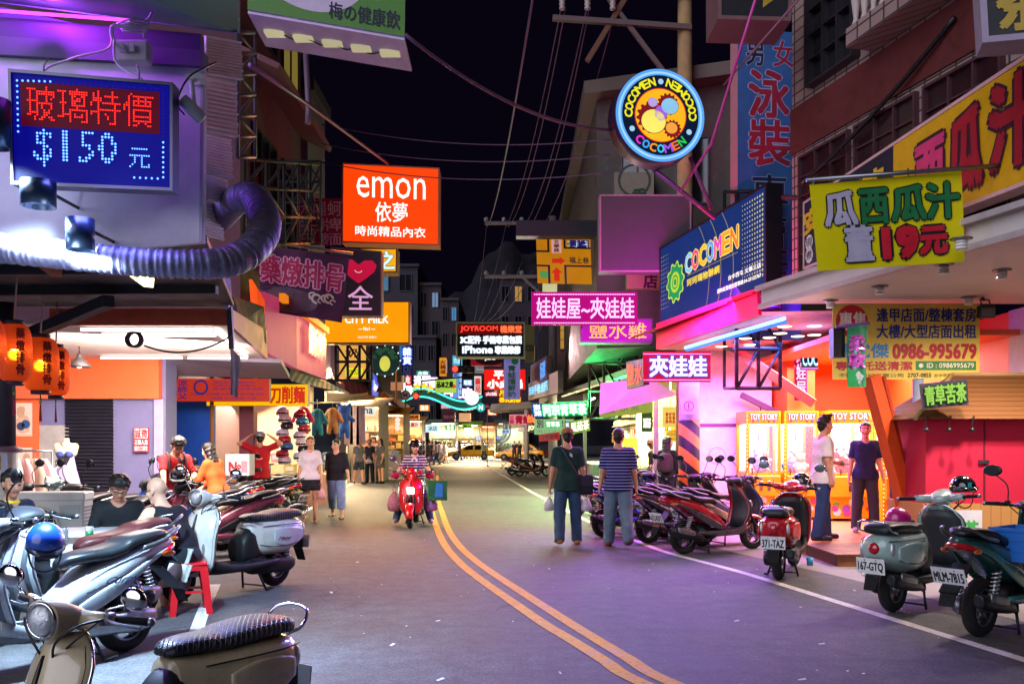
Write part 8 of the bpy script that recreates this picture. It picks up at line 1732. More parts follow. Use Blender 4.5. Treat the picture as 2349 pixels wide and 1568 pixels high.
def costume(label,px,py,Y,m,bear=False):
 t=thing('plush_costume',label,'costume',P(px,py,Y),0,'plush costumes hanging from the awning');T=SDF((-.5,-.25,-.75),(.5,.25,.65),.03)
 T.cone((0,-.0,.12),(0,0,-.28),.17,.19,k=.05)
 for s in(-1,1):T.cone((s*.13,0,.14),(s*.34,-.02,-.22 if not bear else-.02),.085,.075,k=.04);T.cone((s*.1,0,-.35),(s*.13,0,-.62),.10,.085,k=.04)
 if bear:T.ell((0,0,.36),(.24,.18,.21),.03);[T.ell((s*.2,0,.54),(.08,.05,.09),.03)for s in(-1,1)]
 T.ripple(.006,30);g=from_sdf(T,m);g.build('suit',t);t.scale=(.64,)*3;mb=MB();mb.tube([(0,0,.25 if not bear else.55),(0,0,.62)],.008,STEEL,6);mb.tube([(-.18,0,.2),(0,0,.28),(.18,0,.2)],.01,STEEL,6);mb.build('hanger',t)
costume('magenta plush costume, leftmost of the hanging costumes',695,950,20.8,mat('c0245c',.9,var=.2,scale=12));costume('teal plush costume hanging second in the row',728,955,21.2,mat('1c7a80',.9,var=.2,scale=12));costume('tan and maroon plush costume hanging third in the row',763,952,21.6,mat('b07838',.9,var=.35,scale=4));costume('big blue plush bear costume hanging at the right end of the row',790,962,22.0,mat('2458a0',.9,var=.2,scale=12),True)
mb=MB();mb.tube([P(670,925,20.8),P(800,922,22.4)],.02,STEEL,8);solo('hanging_rail',mb,'steel rail carrying the plush costumes','rail')
for k in range(3):
 mb=MB();px=800+14*k;T=None;p=P(px,975,24)
 mb.slab([p+Vector((-.1,0,.5)),p+Vector((.1,0,.5)),p+Vector((.12,0,-.5)),p+Vector((-.12,0,-.5))],.03,mat(('8a7068','c8b0a0','6a5860')[k],.5,var=.4,scale=8));o=solo('garment_bag',mb,('brown wrapped garment','pale wrapped garment','grey wrapped garment')[k]+' hanging beside the blue bear costume','garment','wrapped garments by the bear costume')
for k in range(8):
 mb=MB();x=-6.6+.32*k;z=.9+.28*(k%2);c=Vector((x-.2,22.8,z));mb.box(c-Vector((.14,.1,.12)),c+Vector((.14,.1,.12)),mat(('c86a50','e0b890','6a9aa8','d89ab0','b8b060','a85868','e8d8c8','5a7a90')[k],.5,var=.3,scale=12),bev=.01);mb.box(c-Vector((.10,.104,.05)),c+Vector((.10,-.1005,.05)),mat('e8e0d8',.5));solo('gift_box',mb,('orange red','cream','teal','pink','olive','dark rose','ivory','slate blue')[k]+' gift box on the shelf of the costume shop','box','gift boxes in the costume shop')
mb=MB();mb.box((-7.0,22.65,0),(-4.2,23.0,.77),mat('b89070',.6));mb.box((-7.0,22.65,.99),(-4.2,23.0,1.03),mat('b89070',.6))if False else None;solo('shop_table',mb,'wooden display table of the costume shop','table')
# ================================================================ overhead wires
WR=mat('6a4a6a',.6,var=0);WR2=mat('54405c',.6,var=0)
def wire(name,label,a,b,sag,r=.012,m=None,n=24,grp='overhead wires'):
 mb=MB();a,b=Vector(a),Vector(b);mb.tube([a.lerp(b,k/n)-Vector((0,0,sag*4*(k/n)*(1-k/n)))for k in range(n+1)],r,m or WR,5);return solo(name,mb,label,'wire',grp)
fp_=[(1118,512,31),(1160,512,31),(1198,512,31)]
pairs=(((1228,-40,9),(1116,520,31),.5,'overhead wire furthest left in the bundle over the road'),((1287,20,18.3),(1160,520,31),.6,'overhead wire from the first insulator, left strand'),((1297,20,18.3),(1166,520,31),.8,'overhead wire from the first insulator, right strand'),((1345,25,18.3),(1198,525,31),.7,'overhead wire from the second insulator, left strand'),((1352,20,18.3),(1205,530,31),.9,'overhead wire from the second insulator, right strand'),((1408,40,18.3),(1222,545,31),.8,'overhead wire from the third insulator down to the far pole'))
for a,b,sg,lab in pairs:wire('overhead_wire',lab,P(*a),P(*b),sg,.014)
for k,(a,b)in enumerate((((1116,520,31),(1088,735,52)),((1160,520,31),(1098,735,52)),((1166,600,31),(1106,735,52)),((1198,600,31),(1118,735,52)),((1222,620,31),(1128,735,52)))):wire('overhead_wire','overhead wire beyond the far pole, strand %s'%('one from the left','two from the left','in the middle','four from the left','at the right end')[k],P(*a),P(*b),.4,.014)
wire('overhead_wire','thick twisted cable sagging from the plum drink sign to the round light box',P(930,80,10),P(1405,298,13),.25,.022,WR)
for k,(y0,y1)in enumerate(((285,320),(330,355),(372,395))):wire('overhead_wire',('upper','middle','lower')[k]+' thin wire running across the night sky to the right eaves',P(738,y0,20),P(1400,y1,18),.25,.012,WR2)
mb=MB();mb.tube([P(575,150,9),P(700,235,14),P(890,375,19.9)],.03,mat('7a5a80',.4,.4),8);solo('stay_rod',mb,'violet stay rod slanting down to the orange light box','rod')
mb=MB();mb.tube([P(1745,-40,11.5),P(1690,140,12),P(1632,330,12.8),P(1560,440,13.3)],.02,mat('d84aa0',.4),8);solo('stay_rod',mb,'bright pink stay rod crossing in front of the tall blue sign','rod')
mb=MB();mb.tube([P(1660,195,12.8),P(1840,-10,10)],.014,mat('a06a80',.4),6);solo('stay_rod',mb,'thin pinkish rod rising to the arrow sign','rod')
wire('overhead_wire','black cable climbing along the tiled wall of the corner building',P(1840,420,12.8),P(2190,40,10),.1,.03,BLACK)
wire('overhead_wire','thin black cable looped below the dark roof sheet',P(330,792,9.5),P(530,770,10),.12,.01,BLACK)
mb=MB()
for k in range(3):mb.tube([P(304+2*k,778,9.6)+Vector((.075*math.cos(a),.02*k,.075*math.sin(a)))for a in[2*math.pi*j/20 for j in range(21)]],.012,BLACK,5)
solo('cable_coil',mb,'coiled black cable hanging under the dark roof sheet','cable')
for k,(px,py,Y,ln,lab,lit_)in enumerate(((100,605,7.6,.5,'rusty orange slanted lamp fitting under the dark roof sheet',False),(312,630,8.4,.35,'lit yellowish slanted tube lamp under the dark roof sheet',True))):
 mb=MB();a,b_=P(px-30,py-25,Y),P(px+30,py+18,Y-.6);mb.bar(a,b_,.08,em('fff4b0',2.5)if lit_ else mat('a85a3c',.6));solo('tube_lamp',mb,lab,'lamp')
 # far pole with crossarms
px=P(1268,560,31).x;og=Vector((px,31,0));t=thing('utility_pole','distant utility pole with two crossarms beside the map banner','utility pole',og);mb=MB();mb.tube([(px,31,0),(px,31,9.2)],[.16,.12],mat('6a6068',.8),12);mb.build('shaft',t,og)
mb=MB()
for z in(8.95,7.15):mb.bar((px+.1,30.9,z),(px-2.3,30.9,z),.1,mat('8a8288',.5))
mb.bar((px,30.9,8.0),(px-1.0,30.9,8.9),.07,mat('8a8288',.5));mb.bar((px,30.9,6.2),(px-1.0,30.9,7.1),.07,mat('8a8288',.5));mb.build('crossarm',t,og)
for z in(8.95,7.15):
 for k in range(3):mb=MB();mb.lathe([(.04,.05),(.08,.08),(.08,.16),(.03,.2)],(px-2.25+.6*k,30.9,z),mat('a8a0a8',.4),10);mb.build('insulator',t,og)
 # ================================================================ far end of the street
def wl(x):return em(x,1.0)
# buildings along and behind the crossing
def farblock(label,px0,px1,ytop,Y,depth,col,nw=4,nf=4,lit=(),roof='3a3440',zb=0,kind='building'):
 x0,x1=P(px0,0,Y).x,P(px1,0,Y).x;z1=P(0,ytop,Y).z;xr=P(px1,0,Y+depth).x
 rt,og=block(kind,label,[(x0,Y),(x1,Y),(x1,Y+depth),(x0,Y+depth)],zb,z1,mat(col,.85,var=.2,scale=.6,bump=.2),roof=mat(roof,.8)if roof else None,ov=.4)
 fc=wallface((x0,Y),(x1,Y),zb,z1)
 for i in range(nf):
  for j in range(nw):
   u=(j+.22)/nw;v=(i+.25)/nf
   if v*(z1-zb)<3.4:continue
   window(rt,fc,(u,v,u+.5/nw,v+.5/nf),og,gm=em(lit[(i*nw+j)%len(lit)],.55)if lit and(i*nw+j)%5==1 else None,cols=2,dep=.12,bar=.08)
   # side facing the street
 return rt
farblock('plain grey apartment block with a sloping roof beyond the amber light box',800,958,612,96,14,'37333f',3,6,('5a8ab0',))
farblock('narrow brownish apartment block with balconies beside the grey block',960,1012,655,97,14,'40343a',2,6,('88a8d0',))
farblock('maroon and grey apartment block nearest the centre of the far skyline',1012,1052,690,95.5,14,'3a2c34',2,6,('60a0e0',))
farblock('dark building across the junction behind the lit arch',1000,1190,790,99,12,'302836',6,4,('d8b070','6090c8'))
farblock('dim violet building on the far right behind the phone sign',1145,1235,640,97,12,'2a2232',3,6,('d8a050',))
farblock('low brown building on the far left behind the orange awnings',770,868,800,48,10,'6a5648',3,3,('e8b868','f0c890'))
farblock('grey building above the junction left of the green leaf sign',890,1000,775,95,12,'322e3a',5,4,('4a90d0','d8b070'))
# bright stalls: lit interiors with counters
def stall(label,px0,px1,ytop,ybot,Y,col,st,awn,nshelf=3,cols=('c88a50','e0c890','90a8b0','d07060'),signm=None,signtxt=None):
 x0,x1=P(px0,0,Y).x,P(px1,0,Y).x;z1=P(0,ytop,Y).z;c=Vector(((x0+x1)/2,Y,0));t=thing('market_stall',label,'stall',c)
 mb=MB();mb.box((x0,Y+2.4,0),(x1,Y+2.5,z1),mat('e8dcc4',.7));mb.box((x0-.06,Y,0),(x0,Y+2.5,z1),mat('b8a890',.7));mb.box((x1,Y,0),(x1+.06,Y+2.5,z1),mat('b8a890',.7));mb.build('back_wall',t,c)
 mb=MB();mb.slab([Vector((x0-.3,Y-1.0,z1-.1)),Vector((x0-.3,Y+2.5,z1+.35)),Vector((x1+.3,Y+2.5,z1+.35)),Vector((x1+.3,Y-1.0,z1-.1))][::-1],.06,mat(awn,.7));mb.build('awning',t,c)
 mb=MB();mb.box((x0+.1,Y,0),(x1-.1,Y+.6,.95),mat('a89078',.6,var=.2));mb.build('counter',t,c)
 mb=MB()
 for k in range(nshelf):z=1.25+.38*k;mb.box((x0+.1,Y+2.0,z),(x1-.1,Y+2.38,z+.03),mat('c8b898',.6))
 mb.build('shelf',t,c)
 rs=random.Random(px0);mb=MB()
 for k in range(nshelf):
  x=x0+.2
  while x<x1-.3:w_=rs.uniform(.12,.35);hgt=rs.uniform(.12,.3);mb.box((x,Y+2.03,1.285+.38*k),(x+w_,Y+2.3,1.285+.38*k+hgt),mat(rs.choice(cols),.6));x+=w_+rs.uniform(.04,.15)
 x=x0+.2
 while x<x1-.3:w_=rs.uniform(.15,.4);hgt=rs.uniform(.1,.25);mb.box((x,Y+.1,.955),(x+w_,Y+.5,.955+hgt),mat(rs.choice(cols),.6));x+=w_+rs.uniform(.05,.2)
 o=mb.build('goods',t,c);o['kind']='stuff'
 mb=MB()
 for q in(.25,1.5):mb.box((x0+.2,Y+q,z1-.16),(x1-.2,Y+q+.07,z1-.12),em(col,st))
 mb.build('tube_lamp',t,c)
 if signm:
  mb=MB();f_=Face(Vector((x0+.1,Y-.2,z1-.02)),Vector((x1-.1,Y-.2,z1-.02)),Vector((x1-.1,Y-.2,z1-.5)),Vector((x0+.1,Y-.2,z1-.5)));mb.slab(f_.q,.06,signm);text(mb,f_,signtxt,(.1,.15,.9,.85),mat('3a2018',.5),.01,.01,fit=False);mb.build('fascia_sign',t,c)
 lamp('AREA',((x0+x1)/2,Y+1.2,z1-.3),70*(x1-x0)*.6,col,(x1-x0)*.8,1.6,aim=((x0+x1)/2,Y+.6,0))
stall('bright cosmetics stall with a white fascia on the left behind the crowd',800,868,925,1090,36,'fff0d8',9,'d8b070',3,('e0a080','f0e0d0','a0c0d0','d08090'),em('f0ece0',.9),'Asha')
stall('warm lit food stall under the amber awning on the left',872,925,945,1085,46,'ffd890',8,'c8801c')
stall('long glowing food stall at the junction behind the white dressed woman',905,968,962,1060,80,'ffd890',8,'c88028')
stall('very bright white stall at the centre of the junction',985,1045,968,1056,90,'fffae0',14,'788a70',3,('d0d8c0','f0f0e8','b0c8a0','e0c890'))
stall('green topped drink stall behind the taxi bonnet',1048,1100,972,1056,92,'f4ffd8',8,'90b840')
stall('orange topped snack stall right of the green topped one',1102,1135,975,1056,92,'ffe0b0',7,'e07830')
stall('pale garage like stall with bent ducts behind the taxi',1140,1200,968,1056,94,'e8ffe8',3,'6a6058',1,('8a9a90','6a7a70'))
mb=MB()
for k in range(2):mb.tube(spline([P(1158+9*k,968,93.5),P(1158+9*k,995,93.5),P(1150+9*k,1008,93.4),P(1140+9*k,1012,93.3)]),.22,mat('b0c0b8',.4,.4),10)
solo('duct',mb,'pair of bent pale exhaust ducts above the second taxi','duct')
mb=MB();c=P(1075,985,88);mb.ball(c,.35,em('fff8e0',30,True,var=0),12,8);mb.tube([c,c+Vector((0,0,1.5))],.04,BLACK,6);mb.V=[tuple(Vector(v)+(P(1074,982,88)-c)*0)for v in mb.V];o=solo('bare_lamp',mb,'dazzling bare white lamp hanging over the junction stalls','lamp')
mb=MB();c=P(1198,985,70);mb.box(c-Vector((.4,.1,.15)),c+Vector((.4,.1,.15)),mat('c0c0c8',.4),bev=.03);solo('security_camera',mb,'pale security camera under the flat eaves near the junction','camera')
# flat eaves of the building right of the junction
mb=MB();mb.slab([P(1140,930,60),P(1232,925,48),P(1240,940,48),P(1135,948,60)],.4,mat('8a7a70',.6));mb.box((-.3,58,2.9),(4,64,3.6),mat('5a4a48',.7));solo('eaves',mb,'flat grey eaves over the corner at the junction','eaves')
# decorated arch
pa,pb_=P(918,920,64),P(1105,920,64);og=Vector(((pa.x+pb_.x)/2,64,0));t=thing('street_arch','wavy lit street arch with teal lamp rows and white neon characters over the far junction','arch',og)
def wave(u):return.55*math.sin((u-.02)*math.pi*2*.95+.15)*(.8)+.15
mb=MB();n=40;top=[];
for k in range(n+1):u=k/n;p=pa.lerp(pb_,u);top.append((p+Vector((0,0,wave(u)+.35)),p+Vector((0,0,wave(u)-.35))))
for k in range(n):mb.slab([top[k][1],top[k+1][1],top[k+1][0],top[k][0]],.3,mat('1c5a48',.5))
mb.build('band',t,og)
mb=MB();TL=em('50f0e0',1.6)
for row in(.28,-.28):
 for k in range(90):u=k/89;p=pa.lerp(pb_,u)+Vector((0,-.33,wave(u)+row));mb.add([p+Vector((x*.055,0,z*.055))for x,z in((-1,-1),(1,-1),(1,1),(-1,1))],[(0,1,2,3)],False,TL)
mb.build('lamp_row',t,og)
for k,ch in enumerate('逢甲國際觀光夜市'):
 u=.24+.085*k if k else.22;p=pa.lerp(pb_,u)+Vector((0,-.2,wave(u)+.85));f_=Face(p+Vector((-.24,0,.34)),p+Vector((.24,0,.34)),p+Vector((.24,0,-.34)),p+Vector((-.24,0,-.34)));mb=MB();text(mb,f_,ch,(0,0,1,1),em('f4f0ff',1.6),.02,.05,em('b06ad0',.8),.1);mb.build('neon_character',t,og)
mb=MB()
for u in(.07,.88):mb.ball(pa.lerp(pb_,u)+Vector((0,-.2,wave(u)+.45)),.5,em('e8fbff',1.3),18,10)
mb.build('globe_lamp',t,og)
mb=MB();st_=[(math.cos(math.pi/2+k*math.pi/5)*(1 if k%2==0 else.42),math.sin(math.pi/2+k*math.pi/5)*(1 if k%2==0 else.42))for k in range(10)]
for px,py in((942,891),(958,886),(973,886),(988,891)):mb.prism([(a*.36,b*.36)for a,b in st_],P(px,py,63.8),(1,0,0),(0,0,1),-.08,em('f0c820',1.2))
mb.build('star',t,og)
mb=MB();mb.tube([(pa.x-.2,64,0),(pa.x-.2,64,pa.z+.5)],.08,mat('4a4a52',.5),10);mb.build('post',t,og)
# traffic lights and signs
def tlight(label,px,py,Y,n=3):
 c=P(px,py,Y);t=thing('traffic_light',label,'traffic light',c);mb=MB();sp_=.40
 mb.box((-.2,0,-.2),(.2+sp_*(n-1),.22,.2),mat('2a2a2e',.5),bev=.03);mb.tube([(.3,.11,.2),(.3,.11,.9),(3.2,.2,1.2)],.05,IRON,6);mb.build('housing',t)
 for k in range(n):mb=MB();mb.lathe([(.003,-.012),(.15,-.012),(.16,-.003)],(sp_*k,0,0),em('ff2c20',5,var=0)if k==0 else mat('3a2028',.3),18,'Y');mb.lathe([(.17,-.16),(.18,-.16),(.18,-.002),(.17,-.002)],(sp_*k,0,0),mat('1c1c20',.5),18,'Y',closed=True);mb.build('lens',t)
tlight('horizontal traffic light with a glowing red lens below the phone sign',1044,846,52);tlight('single red traffic light in front of the lit arch',954,908,55,1)
c=P(930,906,50);t=thing('road_sign','round no trucks road sign with a red ring before the lit arch','road sign',c);mb=MB();mb.lathe([(.003,0),(.27,0),(.27,.03),(.003,.03)],(0,0,0),mat('b02028',.5),24,'Y');f_=Face((-.27,-.002,.27),(.27,-.002,.27),(.27,-.002,-.27),(-.27,-.002,-.27));disc(mb,f_,.5,.5,.205,mat('c8b8b4',.5),.003,24);patch(mb,f_,(.28,.40,.72,.62),mat('1c1a1c',.5),.006);patch(mb,f_,(.58,.62,.72,.70),mat('1c1a1c',.5),.006);disc(mb,f_,.37,.38,.03,K,.008,10);disc(mb,f_,.63,.38,.03,K,.008,10);mb.add([f_.at(.2,.74,.009),f_.at(.26,.80,.009),f_.at(.80,.26,.009),f_.at(.74,.2,.009)],[(0,3,2,1)],False,mat('b02028',.5));mb.build('disc',t);mb=MB();mb.tube([(0,.06,.4),(0,.06,-c.z)],.04,mat('6a6a70',.5),8);mb.build('post',t)
def tx(s_,box,m,bold=.02,out=None,ow=.05,vert=False):return lambda mb,fc:text(mb,fc,s_,box,m,.02,bold,out,ow,vert)
sign('light_box','lime green light box with brush writing between the two traffic lights',rect(998,868,1047,900,58),.3,em('a8cc48',.95),lambda mb,fc:(text(mb,fc,'品冰之果',(.08,.35,.85,.8),mat('1c2a10',.5),.02,.03),disc(mb,fc,.9,.45,.12,em('e05030',.9),.02,12)),edge=mat('4a5a28',.5))
sign('vertical_sign','pale blue glowing vertical panel under the traffic light',rect(1039,856,1052,912,60),.2,em('6aa0e8',.85),tx('飲',(.2,.88,.8,.98),em('5a40b0',.8)))
sign('vertical_sign','thin dark blue vertical sign beside the pale blue panel',rect(1053,850,1060,908,60),.2,em('141c50',.8),tx('咖啡輕食',(.15,.05,.85,.95),em('a0c8f0',1),.02,None,.05,True))
sign('light_box','faint cyan lit panel above the traffic light',rect(1038,815,1060,838,62),.2,em('5ab4d8',.75),tx('衣服',(.1,.2,.9,.8),em('a8f0ff',.9)))
sign('road_sign','grey road name sign with an arrow left of the red light box',rect(1089,832,1110,856,50),.05,mat('b0a8a4',.5),tx('Fuxing',(.25,.2,.98,.5),mat('e8e8e8',.5)),'road sign',edge=mat('8a8888',.5))
sign('shop_sign','maroon framed sign hanging under the lit arch',rect(1015,945,1044,967,62),.15,mat('7a1c30',.6),tx('美食小館',(.1,.3,.9,.7),mat('c88890',.5)),edge=mat('a08890',.5))
sign('light_box','peach coloured blank light box right of the maroon framed sign',rect(1053,947,1080,966,62),.3,em('e8a878',.85),None,edge=mat('6a4a3a',.5))
sign('light_box','white lit sign with blue scribbles over the centre stalls',rect(976,973,1009,991,84),.2,em('d8f0e8',1.0),tx('冰店',(.2,.2,.8,.8),em('4a8ab0',.9)))
sign('shop_sign','peach board on a thin pole left of the lit arch',rect(896,876,925,895,45),.1,em('c88a60',.7),None)
mb=MB();mb.tube([P(909,845,44.9),P(909,925,44.9)],.05,mat('d87830',.5),6);solo('post',mb,'thin orange lit post before the peach board','post')
mb=MB();c=P(1103,934,62);mb.lathe([(.003,0),(.3,0),(.3,.1),(.003,.1)],c,em('18b0a8',.95),24,'Y');f_=Face(c+Vector((-.3,-.01,.3)),c+Vector((.3,-.01,.3)),c+Vector((.3,-.01,-.3)),c+Vector((-.3,-.01,-.3)));text(mb,f_,'N',(.3,.25,.7,.75),em('e0fff8',1.2),.02,.03);solo('round_sign',mb,'small teal round neon sign at the right end of the lit arch','sign')
mb=MB();c=P(1118,932,61);mb.lathe([(.003,0),(.2,0),(.2,.04),(.003,.04)],c,mat('b0182c',.5),20,'Y');mb.box(c+Vector((-.13,-.012,-.03)),c+Vector((.13,-.002,.03)),WHITE);mb.tube([c+Vector((0,.08,.2)),(c.x,c.y+.08,0)],.035,STEEL,6);solo('road_sign',mb,'red no entry road sign beside the teal round neon sign','road sign')
def pt(mb,fc):
 for k in range(3):disc(mb,fc,.5,.83-.33*k,.12,em('ffe0d0',1),.01,12)
sign('vertical_sign','narrow red vertical lantern like sign before the amber awning',rect(917-10,958,917,986,42),.1,em('d02018',.9),pt)
sign('vertical_sign','yellow vertical sign fixed high behind the phone sign',rect(1204,745,1226,830,36),.2,mat('6a6430',.6),tx('CS3',(.1,.3,.9,.45),mat('2a2a18',.5)))
sign('light_box','pale lit blank box under the map banner',rect(1245,650,1278,668,22),.2,em('d8d8a0',.7),None)
# small extra signs of the far street, both sides
for k,(a,col,tcol,s_,lab)in enumerate((((858,915,873,935,44),'c83820','ffe0a0','滷味','small red food sign before the amber awning'),((1010,925,1035,938,70),'5a2a3a','d8a0b0','服飾廣場','dull pink sign just under the middle of the lit arch'),((1046,925,1085,940,70),'4a3a50','b0a0c0','電玩城','dull violet sign under the right half of the lit arch'),((938,950,962,962,58),'e8a040','7a2010','燒烤','amber sign over the junction stall on the left'),((1060,972,1084,982,86),'a8c840','2a5a10','果汁','lime sign on the drink stall behind the taxi'),((1090,1000,1104,1010,86),'2a4ab0','e0f0ff','豆花','small blue and white lit sign above the taxi roof'),((1138,1000,1150,1008,86),'2a2a80','a0b0ff','百貨','tiny indigo sign left of the bent ducts'),((1112,898,1142,908,46),'b02848','ffd0d8','火鍋','thin pink neon strip below the red light box'))):
 sign('light_box',lab,rect(*a),.15,em(col,.85),tx(s_,(.1,.15,.9,.85),em(tcol,1.1)))
 # ================================================================ taxis
TAX=paint('e0a008')
def taxi(label,loc,rot):
 t=thing('taxi',label,'car',loc,rot,'yellow taxis');mb=MB()
 mb.superloft([(2.18,.48,.55,.12),(2.12,.52,.76,.20),(1.7,.56,.82,.25),(1.1,.60,.84,.29),(.4,.62,.85,.32),(-.6,.63,.85,.33),(-1.4,.66,.84,.32),(-1.95,.66,.80,.28),(-2.12,.62,.70,.2),(-2.18,.58,.5,.12)],TAX,5,28,4);mb.build('body',t)
 mb=MB();rings=[]
 for z,xf,xb,hw in((.88,1.15,-1.65,.78),(1.05,.85,-1.48,.74),(1.25,.45,-1.22,.67),(1.40,.15,-.98,.60),(1.46,-.05,-.75,.52)):
  rings.append([(xf,-hw*.9,z),(xf+.08,0,z),(xf,hw*.9,z),((xf+xb)/2,hw,z),(xb,hw*.9,z),(xb-.06,0,z),(xb,-hw*.9,z),((xf+xb)/2,-hw,z)])
 mb.loft(rings,TAX);mb.SM=[False]*len(mb.SM);mb.build('roof',t)
 for s in(-1,1):
  for a in(((.72,.93),(.35,1.32),(-.22,1.34),(-.22,.93)),((-.32,.93),(-.32,1.34),(-.85,1.33),(-1.18,.96))):
   mb=MB();V=[(x,s*(.785-.33*(z-.9)-.018*0),z)for x,z in a];mb.add(V+[(x,y-s*.03,z)for x,y,z in V],[(0,1,2,3)if s<0 else(3,2,1,0),(0,4,5,1),(1,5,6,2),(2,6,7,3),(3,7,4,0)],False,mat('14181c',.08));mb.build('window',t)
  mb=MB();mb.box((.55,s*.855,.80),(.75,s*.93,.90),TAX);mb.build('wing_mirror',t)
  mb=MB();mb.box((-.30,s*.852,.45),(-.285,s*.862,.9),mat('6a4a08',.5));mb.box((-.55,s*.855,.78),(-.4,s*.872,.81),mat('8a6a10',.4));mb.box((.15,s*.855,.78),(.3,s*.872,.81),mat('8a6a10',.4));mb.build('door_trim',t)
 mb=MB();mb.quad((1.12,-.62,.93),(1.12,.62,.93),(.22,.5,1.385),(.22,-.5,1.385),mat('14181c',.08));mb.quad((-1.62,.62,.95),(-1.62,-.62,.95),(-1.0,-.5,1.40),(-1.0,.5,1.40),mat('14181c',.08));mb.build('windscreen',t)
 mb=MB();mb.box((1.95,-.7,.28),(2.2,.7,.45),BLACK,bev=.03);mb.box((-2.2,-.7,.28),(-2.0,.7,.42),mat('c89008',.4),bev=.03);mb.build('bumper',t)
 for s in(-1,1):mb=MB();mb.ball((2.05,s*.58,.62),(.1,.16,.09),LENS,10,7);mb.build('headlight',t);mb=MB();mb.ball((-2.1,s*.58,.72),(.1,.16,.12),em('d02018',.6),10,7);mb.build('tail_light',t)
 for x in(1.35,-1.25):
  for s in(-1,1):
   mb=MB();mb.lathe([(.20,-.10),(.31,-.09),(.31,.09),(.20,.10)],(x,s*.76,.31),RUBBER,24,'Y',closed=True);w_=mb.build('wheel',t);mb=MB();mb.lathe([(.003,-.105),(.05,-.11),(.2,-.085),(.2,.085),(.05,.11),(.003,.105)],(x,s*.76,.31),ALU,20,'Y')
   for k in range(5):a=k*1.257;mb.ball((x+.13*math.cos(a),s*.86,.31+.13*math.sin(a)),.035,BLACK,6,4)
   mb.build('rim',w_)
 mb=MB();mb.box((-.35,-.2,1.47),(-.15,.2,1.58),em('f8d060',.8));mb.build('roof_sign',t)
 mb=MB();f_=Face((-.05,-.858,.72),(.35,-.858,.72),(.35,-.858,.58),(-.05,-.858,.58));f_=Face((.45,-.858,.74),(.9,-.858,.74),(.9,-.858,.60),(.45,-.858,.60));text(mb,f_,'計程車',(0,0,1,1),mat('e8e0c8',.5),.01,.01);mb.build('door_lettering',t)
 return t
taxi('yellow taxi driving across the junction, seen whole from its side',((1080-CX)/F*85,85,0),math.pi+.04);taxi('second yellow taxi partly hidden behind the pole and scooters',((1196-CX)/F*80,80,0),math.pi-.25)
mb=MB();x0=(1208-CX)/F*46;mb.tube([(x0,46,0),(x0,46,3.2)],.13,mat('c8b8a8',.6),10);solo('post',mb,'pale round post before the second taxi','post')
mb=MB();c=G(1382-5,1108);
for k,(px,py,lab)in enumerate(((887,1098,'white plastic chair at the edge of the left crowd'),)):
 g_=G(px,py);t=thing('plastic_chair',lab,'chair',g_,1.2);WP=mat('c8c4c4',.4);mb=MB();mb.box((-.2,-.2,.42),(.2,.2,.45),WP,bev=.01);mb.build('seat',t);mb=MB();mb.box((-.2,-.2,.45),(-.17,.2,.82),WP,bev=.01);mb.build('backrest',t)
 for sx in(-1,1):
  for sy in(-1,1):mb=MB();mb.bar((sx*.17,sy*.17,.42),(sx*.2,sy*.2,0),.035,WP);mb.build('leg',t)
for k,(a,col,tcol,s_,lab)in enumerate((((885,905,898,940,52),'2050c8','e8f4ff','茶坊','tall blue glowing sign left of the orange tarpaulin'),((930,842,942,884,60),'c82040','ffe0d0','小吃','vertical red sign beneath the blue neon characters'),((955,850,985,864,66),'1c8a6a','d8ffe8','衣飾','teal box sign above the yellow stars'),((962,928,985,942,66),'e87020','fff0c0','雞排','orange box sign below the left half of the lit arch'),((990,905,1012,918,72),'8a3ac0','f0d8ff','美甲','purple box sign behind the lit arch'),((1008,820,1024,862,74),'d88a20','5a1c08','火鍋城','tall amber sign left of the cyan panel'),((1062,870,1084,884,64),'1c60b0','d8f0ff','眼鏡','blue box sign between the lime sign and the red light box'),((1088,862,1104,905,66),'d8d0c0','c02030','藥局','tall cream sign with red characters left of the red light box'),((1118,938,1140,952,60),'e04828','ffe8c0','鍋貼','red orange box sign above the bent ducts'),((940,968,962,980,62),'f0e8d0','c03020','果汁','cream lit board over the long glowing food stall'),((1022,975,1044,986,82),'30a050','e8ffe8','青茶','green lit board over the bright white stall'),((1150,985,1170,994,80),'c8e8f0','3050a0','洗衣','pale blue lit board left of the second taxi'))):
 v_=(a[3]-a[1])>(a[2]-a[0])*1.4;sign('light_box',lab,rect(*a),.2,em(col,.95),tx(s_,(.12,.1,.88,.9),em(tcol,1.2),.02,None,.05,v_))
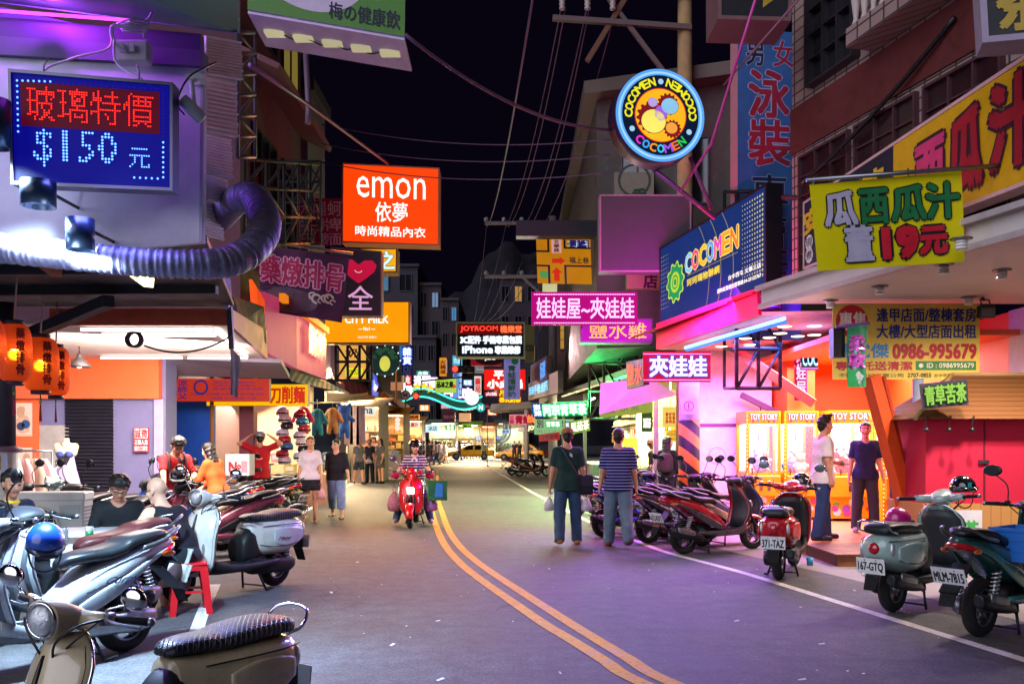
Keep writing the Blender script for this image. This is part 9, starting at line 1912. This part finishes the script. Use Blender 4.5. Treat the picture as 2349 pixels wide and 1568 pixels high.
 # ================================================================ light given off by the tubes, signs and shops, plus added fill
for a in(((-5.0,13,2.86),300,'fff0e8',2.0,3.2,(-5.2,13.2,0)),((-4.6,12.2,2.55),230,'ffe8dc',1.8,.4,(-7.0,15.6,.9)),((4.3,15.6,2.9),210,'f078d8',1.8,2.4,(4.4,15.6,0)),((3.1,14.7,3.9),430,'e028e8',2.0,.5,(4.1,17.4,1.6)),((2.2,13.4,3.7),140,'ff2090',.8,.3,(3.5,15.6,3.1)),((6.0,15.2,3.0),330,'fff0e4',2.6,2.6,(6.0,15.0,0)),((3.6,15.0,3.2),160,'5a7cff',3.0,.2,(3.4,14,0)),  # hot pink lamp aimed at the awning fascia has no fitting, added to brighten it
((1.8,24.5,2.6),400,'30ff80',1.4,.5,(.4,20,0)),((.9,29.6,4.6),160,'ffd0d0',2.0,.8,(0,22,0))):
 lamp('AREA',a[0],a[1],a[2],a[3],a[4],aim=a[5])
for loc,e,c,sz,aim,cone in(((1.4,17.7,4.0),1150,'a878ff',.6,(.4,11.5,0),95),((2.0,12.5,4.9),650,'8a98ff',.5,(.9,8.6,0),95),((3.0,15.0,3.9),650,'b080ff',.6,(1.6,10.2,0),80),((-2.7,19.5,6.2),1500,'ff7a30',.6,(-1.4,13,0),85),((-3.4,23.4,4.3),900,'ffb050',.5,(-3.4,18,0),95),((-2.7,5.9,3.4),500,'7a80ff',.3,(-1.4,4.6,0),110)):
 lamp('SPOT',loc,e,c,sz,aim=aim,spot=cone,blend=1)
lamp('POINT',(-3.2,6.25,4.6),210,'b838ff',.12);lamp('POINT',(-5.2,6.2,4.5),190,'9050ff',.12)
for x in(-3.2,-2.85):lamp('POINT',(x,5.9,2.70),5,'d0e8ff',.05)
for k in range(3):lamp('AREA',(2.9+.2*k,20+5*k,2.9),700,'f0f8b8',1.6,2.5,aim=(2.6,20+5*k,0))
for(x,y,e,c)in((-6.2,22,420,'ffe8c8'),(-6.6,29,1300,'ffdca8'),(-7.2,38,1800,'ffd9a0'),(-9,50,1400,'ffc070'),(-3,70,3000,'ffd090'),(-12,75,2500,'ffe0b0'),(5,66,2000,'ffe0c0'),(-4,88,4500,'fff0d0')):
 lamp('AREA',(x,y,3.1),e,c,2.2,3,aim=(x+1.5,y-1,0))
 # spots near the canopy's recessed lamps, added to brighten kiosk and scooters
for x,y in((5.2,10.0),(6.1,10.2)):lamp('SPOT',(x,y,3.36),430,'ffe8dc',.08,aim=(x,y+.45,0),spot=150,blend=1)
